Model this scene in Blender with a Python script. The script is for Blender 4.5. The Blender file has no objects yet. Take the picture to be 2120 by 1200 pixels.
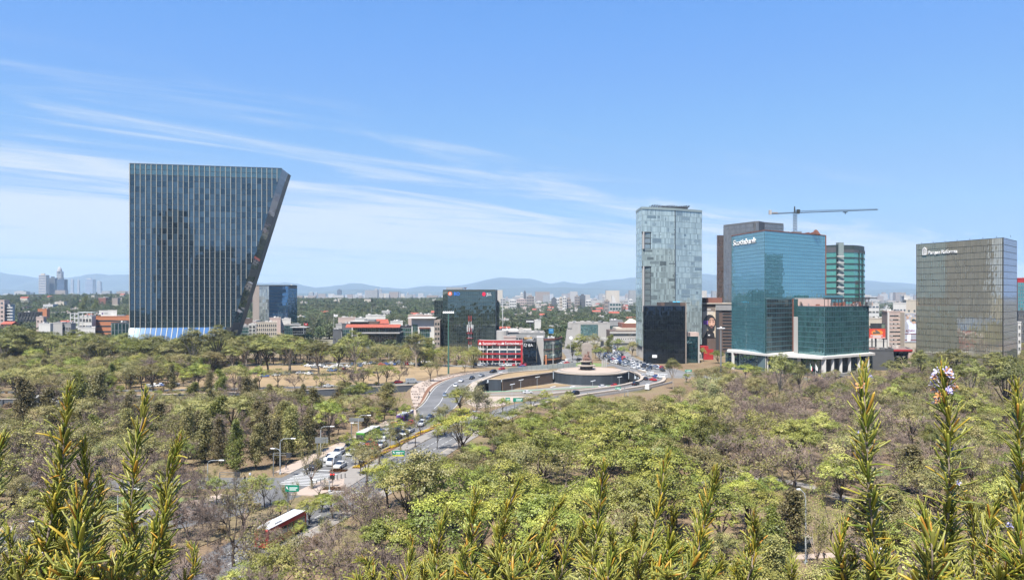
import bpy,bmesh,math,random
import numpy as np
from mathutils import Vector,Matrix
from mathutils.geometry import delaunay_2d_cdt
SC = bpy.context.scene
COL = SC.collection
R = math.radians
rnd = random.Random(11)
nrg = np.random.default_rng(5)

# ------------------------------------------------------------------ camera, sky, sun, exposure
F,HC,CX,CY = 1550.0,40.0,1060.0,612.0          # focal length in photo pixels, eye height, centre column, horizon row
cam = bpy.data.objects.new('camera',bpy.data.cameras.new('camera'))
COL.objects.link(cam);SC.camera = cam
cam.location = (0,0,HC);cam.rotation_euler = (R(90),0,0)
cam.data.sensor_width = 36.0;cam.data.lens = F/2120*36.0
cam.data.shift_y = (CY -600)/2120
cam.data.clip_start = 0.05;cam.data.clip_end = 60000

SUN_EL,SUN_AZ = 61.0,205.0                           # azimuth clockwise from +Y (view direction)
SUN_DIR = Vector((math.sin(R(SUN_AZ))*math.cos(R(SUN_EL)),math.cos(R(SUN_AZ))*math.cos(R(SUN_EL)),math.sin(R(SUN_EL))))
world = bpy.data.worlds.new('World');SC.world = world;world.use_nodes = True
def setup_world():
    nt = world.node_tree;nt.nodes.clear();N = nt.nodes.new;L = nt.links.new
    out = N('ShaderNodeOutputWorld');bg = N('ShaderNodeBackground');bg.inputs['Strength'].default_value = 0.088
    sky = N('ShaderNodeTexSky');sky.sky_type = 'NISHITA';sky.sun_disc = False
    sky.sun_elevation = R(SUN_EL);sky.sun_rotation = R(SUN_AZ)
    sky.altitude = 2200;sky.air_density = 1.15;sky.dust_density = 0.5;sky.ozone_density = 3.2
    hsv = N('ShaderNodeHueSaturation');hsv.inputs['Saturation'].default_value = 1.2;hsv.inputs['Value'].default_value = 1.0;hsv.inputs['Hue'].default_value = 0.509
    L(sky.outputs[0],hsv.inputs['Color'])
    # the photograph's gentle tone curve on the clear sky (same for every direction)
    k0 = 0.088*2**1.3
    pre = N('ShaderNodeVectorMath');pre.operation = 'SCALE';pre.inputs['Scale'].default_value = k0;L(hsv.outputs[0],pre.inputs[0])
    cv = N('ShaderNodeRGBCurve');L(pre.outputs[0],cv.inputs['Color'])
    for ch,P in enumerate((((0.138,.150),(.275,.24),(.48,.325),(1,.385)),((.33,.382),(.42,.428),(.57,.495),(.84,.56),(1,.605)),((.8,.88),(1,.92)))):
        c = cv.mapping.curves[ch];c.points[1].location = P[-1]
        for q in P[:-1]:c.points.new(*q)
    cv.mapping.extend = 'HORIZONTAL';cv.mapping.update()
    post = N('ShaderNodeVectorMath');post.operation = 'SCALE';post.inputs['Scale'].default_value = 1/k0;L(cv.outputs[0],post.inputs[0])
    tc = N('ShaderNodeTexCoord');sp = N('ShaderNodeSeparateXYZ');L(tc.outputs['Generated'],sp.inputs[0])
    def M(op,a,b=None,c=None):
        n = N('ShaderNodeMath');n.operation = op
        for i,v in enumerate((a,b,c)):
            if v is None:continue
            if isinstance(v,(int,float)):n.inputs[i].default_value = v
            else:L(v,n.inputs[i])
        return n.outputs[0]
    def MR(v,a,b,c=0.0,d=1.0,smooth=True):
        n = N('ShaderNodeMapRange');n.interpolation_type = 'SMOOTHSTEP' if smooth else 'LINEAR'
        L(v,n.inputs[0]);n.inputs[1].default_value = a;n.inputs[2].default_value = b;n.inputs[3].default_value = c;n.inputs[4].default_value = d
        return n.outputs[0]
    zz = M('ADD',M('MAXIMUM',sp.outputs[2],0.0),0.03)
    u = M('DIVIDE',sp.outputs[0],zz);v = M('DIVIDE',sp.outputs[1],zz)
    # streaks run along (0.45, 1): rotate the cloud plane to that direction
    a = R(41)
    s_ = M('ADD',M('MULTIPLY',u,math.cos(a)),M('MULTIPLY',v,math.sin(a)))
    t_ = M('SUBTRACT',M('MULTIPLY',v,math.cos(a)),M('MULTIPLY',u,math.sin(a)))
    def noise(sx,tx,off,sc,det,rough,dist=0.0):
        cb = N('ShaderNodeCombineXYZ');L(M('MULTIPLY',s_,sx),cb.inputs[0]);L(M('MULTIPLY',t_,tx),cb.inputs[1]);cb.inputs[2].default_value = off
        n = N('ShaderNodeTexNoise');n.inputs['Scale'].default_value = sc;n.inputs['Detail'].default_value = det
        n.inputs['Roughness'].default_value = rough;n.inputs['Distortion'].default_value = dist
        L(cb.outputs[0],n.inputs['Vector']);return n.outputs[0]
    n1 = noise(0.12,0.55,3.1,1.0,7,0.58,0.9)
    n2 = noise(0.36,1.3,7.7,1.25,7,0.64,1.4)
    n3 = noise(0.10,0.5,12.3,0.5,3,0.5)
    # one cloud bank: its edge is a line in the cloud plane, beyond it the sheet thickens
    bank = M('SUBTRACT',v,M('MULTIPLY',u,0.66))
    bank = M('ADD',bank,M('MULTIPLY',M('SUBTRACT',n3,0.5),3.0))
    m1 = MR(bank,4.0,9.0)
    dens = M('ADD',M('MULTIPLY',n1,0.55),M('MULTIPLY',n2,0.45))
    thr = M('SUBTRACT',0.54,M('MULTIPLY',m1,0.19))
    cov = MR(M('SUBTRACT',dens,thr),-0.045,0.15)
    cov = M('MULTIPLY',cov,MR(bank,3.5,4.6))
    cov = M('MULTIPLY',cov,0.95)
    faint = M('MULTIPLY',MR(M('SUBTRACT',n1,0.55),0.0,0.25),0.3)
    faint = M('MULTIPLY',faint,MR(zz,0.2,0.1))
    cov = M('MAXIMUM',cov,faint)
    mix = N('ShaderNodeMix');mix.data_type = 'RGBA'
    L(cov,mix.inputs[0]);L(post.outputs[0],mix.inputs[6]);mix.inputs[7].default_value = (3.55,3.9,4.25,1)
    L(mix.outputs[2],bg.inputs['Color']);L(bg.outputs[0],out.inputs[0])
    world.cycles.sampling_method = 'MANUAL';world.cycles.sample_map_resolution = 512
setup_world()
sl = bpy.data.lights.new('sun','SUN');sl.energy = 4.9;sl.angle = R(0.53);sl.color = (1.0,0.955,0.88)
sun = bpy.data.objects.new('sun',sl);COL.objects.link(sun);sun.location = (0,0,300)
sun.rotation_euler = (-SUN_DIR).to_track_quat('-Z','Y').to_euler()
SC.view_settings.view_transform = 'Standard';SC.view_settings.look = 'None'
SC.view_settings.exposure = 1.3;SC.view_settings.gamma = 1.0;SC.view_settings.use_curve_mapping = False
SC.cycles.use_denoising = True
SC.cycles.max_bounces = 6;SC.cycles.diffuse_bounces = 3;SC.cycles.glossy_bounces = 3;SC.cycles.transmission_bounces = 3
SC.cycles.transparent_max_bounces = 8;SC.cycles.volume_bounces = 0;SC.cycles.caustics_reflective = False;SC.cycles.caustics_refractive = False
HAZE = 6.6e-5

# ------------------------------------------------------------------ helpers
def wx(px,Y):return (px -CX)/F*Y
def wz(py,Y):return HC -(py -CY)/F*Y
def gY(py,z=0.0):return (HC -z)*F/(py -CY)
def gp(px,py,z=0.0):
    Y = gY(py,z);return Vector((wx(px,Y),Y,z))
def to_px(x,y,z):return (CX+x/y*F,CY+(HC -z)/y*F)

def mat(name,col,rough=0.85,var=0.12,scale=0.6,metal=0.0,spec=0.35,bump=0.0,streak=0.0,island=0.0,objvar=0.0):
    m = bpy.data.materials.new(name);m.use_nodes = True;nt = m.node_tree;N = nt.nodes.new;L = nt.links.new
    b = nt.nodes['Principled BSDF'];b.inputs['Roughness'].default_value = rough;b.inputs['Metallic'].default_value = metal
    b.inputs['Specular IOR Level'].default_value = spec
    tc = N('ShaderNodeTexCoord');nz = N('ShaderNodeTexNoise');nz.inputs['Scale'].default_value = scale;nz.inputs['Detail'].default_value = 6;nz.inputs['Roughness'].default_value = 0.6
    if streak:
        mp = N('ShaderNodeMapping');mp.inputs['Scale'].default_value = (1,1,0.12);L(tc.outputs['Object'],mp.inputs[0]);L(mp.outputs[0],nz.inputs['Vector'])
    else:L(tc.outputs['Object'],nz.inputs['Vector'])
    val = N('ShaderNodeMapRange');L(nz.outputs[0],val.inputs[0]);val.inputs[1].default_value = 0.25;val.inputs[2].default_value = 0.75
    val.inputs[3].default_value = 1-var;val.inputs[4].default_value = 1+var
    v = val.outputs[0]
    def mul(a,src,amt):
        mr = N('ShaderNodeMapRange');L(src,mr.inputs[0]);mr.inputs[3].default_value = 1-amt;mr.inputs[4].default_value = 1+amt
        mm = N('ShaderNodeMath');mm.operation = 'MULTIPLY';L(a,mm.inputs[0]);L(mr.outputs[0],mm.inputs[1]);return mm.outputs[0]
    if island:v = mul(v,N('ShaderNodeNewGeometry').outputs['Random Per Island'],island)
    if objvar:v = mul(v,N('ShaderNodeObjectInfo').outputs['Random'],objvar)
    mx = N('ShaderNodeVectorMath');mx.operation = 'SCALE';mx.inputs[0].default_value = col[:3];L(v,mx.inputs['Scale'])
    L(mx.outputs[0],b.inputs['Base Color'])
    if bump:
        bp = N('ShaderNodeBump');bp.inputs['Strength'].default_value = bump;bp.inputs['Distance'].default_value = 0.1;L(nz.outputs[0],bp.inputs['Height']);L(bp.outputs[0],b.inputs['Normal'])
    return m
def srgb(r,g,b):
    f = lambda c:(c/255/12.92) if c/255<=0.04045 else ((c/255+0.055)/1.055)**2.4
    return (f(r),f(g),f(b))
def glass(name,body,tint,refl,rough=0.02,isl=0.35,obj=0.0,ior=1.5):
    """coated facade glass: what is seen through it (body, varying pane by pane: blinds, lit or dark rooms) under a mirror coat"""
    m = bpy.data.materials.new(name);m.use_nodes = True;nt = m.node_tree;nt.nodes.clear();N = nt.nodes.new;L = nt.links.new
    out = N('ShaderNodeOutputMaterial');d = N('ShaderNodeBsdfDiffuse');g = N('ShaderNodeBsdfGlossy');mx = N('ShaderNodeMixShader')
    g.inputs['Roughness'].default_value = rough;g.inputs['Color'].default_value = (*tint,1)
    src = N('ShaderNodeObjectInfo').outputs['Random'] if obj else N('ShaderNodeNewGeometry').outputs['Random Per Island']
    amt = obj or isl
    mr = N('ShaderNodeMapRange');L(src,mr.inputs[0]);mr.inputs[3].default_value = 1-amt;mr.inputs[4].default_value = 1+amt
    sc = N('ShaderNodeVectorMath');sc.operation = 'SCALE';sc.inputs[0].default_value = body;L(mr.outputs[0],sc.inputs['Scale']);L(sc.outputs[0],d.inputs['Color'])
    fr = N('ShaderNodeFresnel');fr.inputs['IOR'].default_value = ior
    ma = N('ShaderNodeMath');ma.operation = 'MULTIPLY_ADD';L(fr.outputs[0],ma.inputs[0]);ma.inputs[1].default_value = 1-refl;ma.inputs[2].default_value = refl
    L(ma.outputs[0],mx.inputs[0]);L(d.outputs[0],mx.inputs[1]);L(g.outputs[0],mx.inputs[2]);L(mx.outputs[0],out.inputs[0])
    return m

class MB:
    def __init__(s):s.v = [];s.f = [];s.m = []
    def face(s,pts,mi=0):
        i = len(s.v);s.v.extend(tuple(p) for p in pts);s.f.append(tuple(range(i,i+len(pts))));s.m.append(mi)
    def box(s,x0,x1,y0,y1,z0,z1,mi=0):s.prism([(x0,y0),(x1,y0),(x1,y1),(x0,y1)],z0,z1,mi)
    def prism(s,poly,z0,z1,mi=0,cap=None,bottom=True):
        n = len(poly);i = len(s.v);a = sum(poly[k][0]*poly[(k+1)%n][1]-poly[(k+1)%n][0]*poly[k][1] for k in range(n))
        if a<0:poly = poly[::-1]
        s.v.extend((p[0],p[1],z0) for p in poly);s.v.extend((p[0],p[1],z1) for p in poly)
        for k in range(n):
            j = (k+1)%n;s.f.append((i+k,i+j,i+n+j,i+n+k));s.m.append(mi)
        s.f.append(tuple(range(i+n,i+2*n)));s.m.append(mi if cap is None else cap)
        if bottom:s.f.append(tuple(range(i+n -1,i -1,-1)));s.m.append(mi)
    def hull8(s,P,mi=0):
        """8 points: bottom 0-3 counter-clockwise seen from above, top 4-7"""
        i = len(s.v);s.v.extend(tuple(p) for p in P)
        for q in ((3,2,1,0),(4,5,6,7),(0,1,5,4),(1,2,6,5),(2,3,7,6),(3,0,4,7)):
            s.f.append(tuple(i+k for k in q));s.m.append(mi)
    def bar(s,a,b,w,h,mi=0,up=(0,0,1)):
        a = Vector(a);b = Vector(b);d = (b -a).normalized();u = Vector(up)
        if abs(d.dot(u))>0.98:u = Vector((0,1,0))
        x = d.cross(u).normalized()*(w/2);y = x.cross(d).normalized()*(h/2)
        s.hull8([a -x -y,a+x -y,b+x -y,b -x -y,a -x+y,a+x+y,b+x+y,b -x+y],mi)
    def tube(s,pts,rad,n=6,mi=0,cap=True):
        pts = [Vector(p) for p in pts]
        if not hasattr(rad,'__len__'):rad = [rad]*len(pts)
        rings = []
        for k,p in enumerate(pts):
            d = (pts[min(k+1,len(pts)-1)]-pts[max(k -1,0)]).normalized()
            u = Vector((0,0,1)) if abs(d.z)<0.9 else Vector((1,0,0))
            x = d.cross(u).normalized();y = d.cross(x)
            rings.append(len(s.v))
            s.v.extend(tuple(p+(x*math.cos(2*math.pi*q/n)+y*math.sin(2*math.pi*q/n))*rad[k]) for q in range(n))
        for a,b in zip(rings,rings[1:]):
            for q in range(n):
                r = (q+1)%n;s.f.append((a+q,a+r,b+r,b+q));s.m.append(mi)
        if cap:
            s.f.append(tuple(rings[-1]+q for q in range(n)));s.m.append(mi);s.f.append(tuple(rings[0]+q for q in range(n -1,-1,-1)));s.m.append(mi)
    def lathe(s,c,prof,n=16,mi=0,sx=1.0,sy=1.0):
        i = len(s.v)
        for r,z in prof:s.v.extend((c[0]+r*sx*math.cos(2*math.pi*q/n),c[1]+r*sy*math.sin(2*math.pi*q/n),c[2]+z) for q in range(n))
        for k in range(len(prof)-1):
            for q in range(n):
                r = (q+1)%n;s.f.append((i+k*n+q,i+k*n+r,i+(k+1)*n+r,i+(k+1)*n+q));s.m.append(mi)
        s.f.append(tuple(i+(len(prof)-1)*n+q for q in range(n)));s.m.append(mi)
    def mesh(s,name,mats,origin=(0,0,0),smooth=False):
        me = bpy.data.meshes.new(name);o = origin
        me.from_pydata([(p[0]-o[0],p[1]-o[1],p[2]-o[2]) for p in s.v],[],s.f)
        for m in mats:me.materials.append(m)
        if len(mats)>1:me.polygons.foreach_set('material_index',s.m)
        if smooth:me.polygons.foreach_set('use_smooth',[True]*len(s.f))
        me.update();return me
ORI = {}
def link(name,data,parent=None,loc=None,rot=None,scl=None):
    o = bpy.data.objects.new(name,data);COL.objects.link(o)
    if parent is not None:o.parent = parent
    if loc is not None:o.location = loc
    if rot is not None:o.rotation_euler = rot
    if scl is not None:o.scale = scl
    return o
ALL = []                                            # every top-level thing: (object, label)
def tag(o,label,cat,group=None):
    o['label'] = label;o['category'] = cat
    if group:o['group'] = group
    ALL.append(o);return o
def thing(name,label,cat,loc=(0,0,0),group=None,rz=0.0):
    o = link(name,None,loc=loc,rot=(0,0,rz));o.empty_display_size = 0.5;ORI[o.name] = tuple(loc)
    return tag(o,label,cat,group)
def root_of(o):
    while o.parent:o = o.parent
    return o
def part(name,mb,mats,parent,label=None,stuff=False,smooth=False):
    """world-space geometry as a child of parent (thing or part)"""
    r = root_of(parent)
    o = link(name,mb.mesh(name,mats,ORI.get(r.name,tuple(r.location)),smooth),parent)
    if label:o['label'] = label
    if stuff:o['kind'] = 'stuff'
    return o
def struct(name,mb,mats,kind='structure',smooth=False):
    o = link(name,mb.mesh(name,mats,(0,0,0),smooth));o['kind'] = kind;return o
PEND = []                                           # things that get their label once everything stands
def pend(o,look,cat,group,px,py):PEND.append((o,look,cat,group,px,py))
LM = {}
def landmark(name,px,py):LM[name] = (px,py)

# ------------------------------------------------------------------ shared materials
W_WHITE = mat('white_render',(0.4464,0.434,0.4154),0.9,0.08,0.4,streak=1)
W_CREAM = mat('cream_render',(0.3844,0.341,0.2852),0.9,0.1,0.4,streak=1)
W_PINK = mat('pinkish_render',(0.372,0.2914,0.2604),0.9,0.1,0.4,streak=1)
W_GREY = mat('grey_render',(0.2232,0.2232,0.2232),0.9,0.1,0.4,streak=1)
W_LGREY = mat('light_grey_concrete',(0.31,0.2976,0.2852),0.9,0.1,0.4,streak=1)
W_TAN = mat('tan_stone',(0.2232,0.186,0.1612),0.9,0.1,0.4,streak=1)
W_BROWN = mat('brown_render',(0.0992,0.0682,0.0558),0.9,0.12,0.4,streak=1)
W_BRICK = mat('red_brown_wall',(0.1612,0.0682,0.0496),0.9,0.15,0.5)
W_ORANGE = mat('orange_cladding',(0.341,0.1364,0.0682),0.8,0.06,0.3)
W_DARK = mat('dark_cladding',(0.0341,0.036,0.0403),0.6,0.15,0.3)
W_SLATE = mat('slate_grey_cladding',(0.0744,0.0775,0.0837),0.7,0.1,0.3)
W_RED = mat('red_cladding',(0.31,0.0186,0.0217),0.55,0.05,0.3)
W_TERRA = mat('terracotta_tiles',(0.2604,0.0682,0.0434),0.85,0.2,1.2)
W_OCHRE = mat('ochre_render',(0.372,0.2356,0.0992),0.9,0.1,0.4,streak=1)
ROOFM = mat('roof_membrane',(0.2604,0.2356,0.217),0.95,0.25,0.15)
ROOFRED = mat('red_roof_coating',(0.2046,0.0992,0.0806),0.95,0.25,0.15)
METAL = mat('galvanised_metal',(0.2604,0.2728,0.279),0.45,0.08,2.0,metal=0.6)
WMETAL = mat('white_painted_metal',(0.465,0.465,0.4588),0.5,0.05,2.0)
DMETAL = mat('dark_metal',(0.06,0.06,0.065),0.5,0.15,2.0,metal=0.3)
LETTER = mat('white_lettering',(0.62,0.62,0.62),0.5,0.02,1.0)
WINGL = glass('window_glass',(0.03,0.035,0.04),(0.8,0.88,0.92),0.12,isl=0.6)
WINGLO = glass('window_glass_single',(0.03,0.035,0.04),(0.8,0.88,0.92),0.12,obj=0.6)
TEALGL = glass('teal_window_glass',(0.02,0.06,0.06),(0.6,0.85,0.82),0.28,isl=0.4)
# ------------------------------------------------------------------ the ground and its roads
def sstep(a,b,x):
    t = min(1.0,max(0.0,(x -a)/(b -a)));return t*t*(3-2*t)
def hgt(x,y):
    """terrain height: flat park and avenue, then a wooded rise, higher on the left"""
    if y<620:return 0.0
    az = x/max(y,1.0)
    amp = 30*(1-sstep(-0.42,-0.3,az))+19*sstep(-0.42,-0.3,az)*(1-sstep(-0.1,0.02,az))+4*sstep(-0.1,0.02,az)
    return amp*sstep(640,2000,y)*(1-0.55*sstep(2300,4000,y))+2.2*sstep(800,1600,y)*math.sin(x*0.011+1)*math.sin(y*0.007)
PITZ =-5.5
def arc(cx,cy,r,a0,a1,n):return [(cx+r*math.cos(R(a0+(a1 -a0)*k/n)),cy+r*math.sin(R(a0+(a1 -a0)*k/n))) for k in range(n+1)]
DRC,DRR = (42.0,400.0),20.0                          # centre and radius of the fountain platform
drum_arc = arc(*DRC,DRR,186,352,28)
PIT = [(-16,297),(-16,325),(-15.2,342),(-11.6,358),(-5,357),(21.0,391)]+drum_arc+[(62.6,389),(63.5,378),(62.5,364),(59,350),(53,339),(44,327),(27,312),(10,298)]
TRENCH = [(-44,336),(-86,317),(-190,290),(-345,268),(-345,244),(-190,266),(-86,293),(-44,312)]
def inside(p,poly):
    c = False;n = len(poly)
    for i in range(n):
        a,b = poly[i],poly[(i+1)%n]
        if (a[1]>p[1]) != (b[1]>p[1]) and p[0]<(b[0]-a[0])*(p[1]-a[1])/(b[1]-a[1])+a[0]:c = not c
    return c
def build_ground():
    vs = [];es = []
    def loop(P):
        i = len(vs);vs.extend(Vector(p) for p in P);es.extend((i+k,i+(k+1)%len(P)) for k in range(len(P)))
    loop(PIT);loop(TRENCH)
    loop([(-16500,-600),(16500,-600),(16500,15500),(-16500,15500)])
    for y in list(range(-500,240,80))+list(range(480,700,40)):
        for x in range(-700,701,100):vs.append(Vector((x+3.3,y+1.7)))
    y = 640.0
    while y<15000:
        st = max(40,y*0.045)
        x =-1.15*y
        while x<1.15*y:
            vs.append(Vector((x+rnd.uniform(-3,3),y+rnd.uniform(-3,3))));x += st
        y += st
    V,E,FF,*_ = delaunay_2d_cdt(vs,es,[],0,1e-4)
    mb = MB();mb.v = [(v.x,v.y,hgt(v.x,v.y)) for v in V]
    for f in FF:
        c = (V[f[0]]+V[f[1]]+V[f[2]])/3
        if inside(c,PIT) or inside(c,TRENCH):continue
        mb.f.append(tuple(f));mb.m.append(0)
    m = bpy.data.materials.new('dry_park_ground');m.use_nodes = True;nt = m.node_tree;N = nt.nodes.new;L = nt.links.new
    b = nt.nodes['Principled BSDF'];b.inputs['Roughness'].default_value = 0.95;b.inputs['Specular IOR Level'].default_value = 0.1
    tc = N('ShaderNodeTexCoord')
    def nz(sc,det,w):
        n = N('ShaderNodeTexNoise');n.inputs['Scale'].default_value = sc;n.inputs['Detail'].default_value = det;n.inputs['Roughness'].default_value = w;L(tc.outputs['Object'],n.inputs['Vector']);return n.outputs[0]
    def ramp(src,stops):
        r = N('ShaderNodeValToRGB');L(src,r.inputs[0]);e = r.color_ramp.elements
        e[0].position,e[0].color = stops[0][0],(*stops[0][1],1);e[1].position,e[1].color = stops[-1][0],(*stops[-1][1],1)
        for p,c in stops[1:-1]:
            q = e.new(p);q.color = (*c,1)
        return r.outputs[0]
    base = ramp(nz(0.045,8,0.62),[(0.3,(0.125,0.088,0.058)),(0.48,(0.175,0.128,0.085)),(0.56,(0.18,0.143,0.088)),(0.68,(0.09,0.085,0.038)),(0.8,(0.06,0.07,0.027))])
    fine = ramp(nz(1.6,10,0.74),[(0.34,(0.45,0.46,0.42)),(0.5,(0.95,0.94,0.9)),(0.66,(1.32,1.27,1.22))])
    mx = N('ShaderNodeMix');mx.data_type = 'RGBA';mx.blend_type = 'MULTIPLY';mx.inputs[0].default_value = 1;L(base,mx.inputs[6]);L(fine,mx.inputs[7])
    # beyond the park the ground is garden soil, paving and yards
    sx = N('ShaderNodeSeparateXYZ');L(tc.outputs['Object'],sx.inputs[0])
    far = N('ShaderNodeMapRange');L(sx.outputs[1],far.inputs[0]);far.inputs[1].default_value = 470;far.inputs[2].default_value = 620
    city = ramp(nz(0.03,6,0.6),[(0.35,(0.06,0.075,0.035)),(0.5,(0.13,0.12,0.08)),(0.62,(0.22,0.2,0.17))])
    m2 = N('ShaderNodeMix');m2.data_type = 'RGBA';L(far.outputs[0],m2.inputs[0]);L(mx.outputs[2],m2.inputs[6]);L(city,m2.inputs[7])
    L(m2.outputs[2],b.inputs['Base Color'])
    bp = N('ShaderNodeBump');bp.inputs['Strength'].default_value = 0.6;bp.inputs['Distance'].default_value = 0.3;L(nz(0.8,8,0.7),bp.inputs['Height']);L(bp.outputs[0],b.inputs['Normal'])
    struct('ground',mb,[m])
build_ground()

ASPH = mat('asphalt',(0.108,0.107,0.108),0.9,0.3,0.12)
ASPHL = mat('worn_asphalt',(0.14,0.136,0.132),0.9,0.3,0.12)
PAVE = mat('pinkish_pavers',(0.308,0.2475,0.2035),0.9,0.1,0.5)
PAVEG = mat('grey_paving',(0.198,0.1815,0.165),0.9,0.12,0.5)
KERB = mat('kerb_concrete',(0.3025,0.2585,0.2145),0.9,0.1,0.6)
PAINT = mat('road_paint',(0.396,0.396,0.385),0.8,0.12,2.0)
MEAD = mat('dry_meadow_grass',(0.22,0.1568,0.0853),0.95,0.28,0.12,bump=0.3)
SOIL = mat('planting_soil',(0.143,0.0715,0.0413),0.95,0.25,1.0)
GRASSY = mat('watered_lawn',(0.12,0.16,0.05),0.95,0.25,0.3)
TILED = mat('dark_wall_tiles',(0.0341,0.0413,0.0506),0.6,0.3,0.4,streak=1)
BROWNW = mat('brown_pit_wall',(0.11,0.0798,0.0578),0.9,0.15,0.4,streak=1)

def smooth_line(P,n=6):
    """Catmull-Rom through ground points"""
    P = [Vector((p[0],p[1],0)) for p in P];out = []
    for i in range(len(P)-1):
        a,b,c,d = P[max(i -1,0)],P[i],P[i+1],P[min(i+2,len(P)-1)]
        for k in range(n):
            t = k/n;out.append(0.5*((2*b)+(c -a)*t+(2*a -5*b+4*c -d)*t*t+(3*b -a -3*c+d)*t **3))
    out.append(P[-1]);return out
def offs(L_,o):
    out = []
    for i,p in enumerate(L_):
        d = (L_[min(i+1,len(L_)-1)]-L_[max(i -1,0)]).normalized();out.append(p+Vector((-d.y,d.x,0))*o)
    return out
def strip(mb,A,B,z0,z1=None,mi=0):
    """ribbon between two lines; z1 set: a solid raised strip"""
    for i in range(len(A)-1):
        a,b,c,d = A[i],A[i+1],B[i+1],B[i]
        q = [(p.x,p.y) for p in (a,b,c,d)]
        if z1 is None:
            ar = sum(q[k][0]*q[(k+1)%4][1]-q[(k+1)%4][0]*q[k][1] for k in range(4))
            pts = [(x,y,z0) for x,y in q]
            mb.face(pts if ar>0 else pts[::-1],mi)
        else:mb.prism(q,z0,z1,mi,bottom=False)
def ribbon(name,P,o0,o1,z0,m,z1=None,n=6):
    L_ = smooth_line(P,n);mb = MB();strip(mb,offs(L_,o0),offs(L_,o1),z0,z1);return struct(name,mb,[m])

# avenue: centre line of the planted median, measured from the crossing up to the roundabout
MED = [(-37.5,156.5),(-32,186),(-25.5,214),(-18,238),(-11,252)]
MED0 = [(-62,96),(-54,116),(-48,130),(-43.5,141)]
AVN = [(-66,60),(-56,96),(-47.5,127),(-37.5,156.5),(-32,186),(-25.5,214),(-18,238)]
# left carriageway runs on into the ring road
RINGL = [(-175,96),(-135,108),(-92,119),(-66,130),(-53,143),(-46,158),(-40.5,186),(-34.5,214),(-30,240),(-26.5,275),(-27,310),(-26.5,335),(-22.5,360),(-13.5,384),(0,402),(22,420),(48,430),(80,434)]
def bearing(L_,i):
    d = L_[min(i+1,len(L_)-1)]-L_[max(i -1,0)];return math.atan2(d.y,d.x)
lr = smooth_line(RINGL,8)
def wleft(y):return 6.2 if y<245 else 6.2+0.6*sstep(245,300,y)
mb = MB()
strip(mb,[p+(q -p).normalized()*wleft(p.y) for p,q in zip(lr,offs(lr,1))],[p+(q -p).normalized()*wleft(p.y) for p,q in zip(lr,offs(lr,-1))],0.020)
struct('ring_road',mb,[ASPH])
RIGHTC = [(-58,60),(-48,96),(-39.5,127),(-29.5,160),(-23.5,188),(-17,214),(-9,240),(-1.5,262),(10,282),(25.5,302.5),(39.5,316.5),(54,331),(64.5,349),(68.5,370),(67.5,392),(63,415),(62,445),(64,480),(66,520),(70,600)]
rr = smooth_line(RIGHTC,8)
mb = MB();strip(mb,offs(rr,4.6),offs(rr,-4.6),0.026);struct('near_carriageway',mb,[ASPH])
# the wide street with the traffic jam, beyond the roundabout on the right
JAM = [(74,365),(78,392),(74,420),(68,450),(67,490),(70,540),(75,600)]
ribbon('jam_street',JAM,11,-13,0.032,ASPHL)
ribbon('side_street',[(110,352),(96,372),(86,392),(78,410)],6,-6,0.036,ASPHL)
ribbon('side_street_beyond_monument',[(20,430),(34,440),(40,470),(42,520),(40,560)],6,-6,0.030,ASPHL)
ribbon('frontage_road',[(-400,300),(-190,312),(-86,329),(-46,343),(-42,352)],3.5,-3.0,0.014,ASPHL)
ribbon('parking_street',[(-330,395),(-220,418),(-140,436),(-80,446),(-40,430),(-8,426),(20,434)],5,-5,0.016,ASPHL)
ribbon('cross_street',[(-47,160),(-62,160),(-80,159),(-130,154),(-240,150)],4.8,-4.8,0.024,ASPH)
ribbon('park_path',[(38,160),(52,165),(62,158),(70,140),(92,128),(130,122)],1.6,-1.6,0.012,PAVEG)
ribbon('park_path',[(28,112),(42,114.5),(60,117),(90,120)],1.0,-1.0,0.016,PAVE)
# kerbs and pavements along the avenue
def side(L_,o0,o1,z1,name,m,i0=0,i1=None):
    mb = MB();A,B = offs(L_,o0)[i0:i1],offs(L_,o1)[i0:i1];strip(mb,A,B,0.0,z1);return struct(name,mb,[m])
def idx(L_,y):return min(range(len(L_)),key=lambda i:abs(L_[i].y -y)+(1000 if i>len(L_)*0.75 else 0))
a1,a2,a3,a4 = idx(lr,104),idx(lr,150),idx(lr,167),idx(lr,246)
side(lr,6.2,6.5,0.13,'kerb',KERB,a1,a2 -1);side(lr,6.5,9.3,0.12,'pavement',PAVE,a1,a2 -1)
side(lr,6.2,6.5,0.13,'kerb',KERB,a3,a4);side(lr,6.5,10.2,0.12,'pavement',PAVE,a3,a4)
b1,b2 = idx(rr,100),idx(rr,262)
side(rr,-4.6,-4.9,0.13,'kerb',KERB,b1,b2);side(rr,-4.9,-7.2,0.12,'pavement',PAVEG,b1,b2)
# median: paved island at the crossing, then flower beds and a grey path
m1 = smooth_line(MED,10);m0 = smooth_line(MED0,10)
mb = MB();strip(mb,offs(m1,3.4),offs(m1,-3.4),0.0,0.14);struct('median_pavement',mb,[PAVEG])
mb = MB();strip(mb,offs(m0,2.2),offs(m0,-2.6),0.0,0.14);struct('median_soil',mb,[mat('dry_median_grass',(0.16,0.125,0.07),0.95,0.35,0.5)])
mb = MB();mb.prism([(-44.6,150.5),(-39.4,149.5),(-35.2,156.2),(-36.6,163.5),(-40.6,163.6),(-42.8,157)],0.0,0.144,0);struct('crossing_island',mb,[PAVE])
BEDY = mat('yellow_flowers',(0.34,0.225,0.012),0.9,0.25,1.5)
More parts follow.
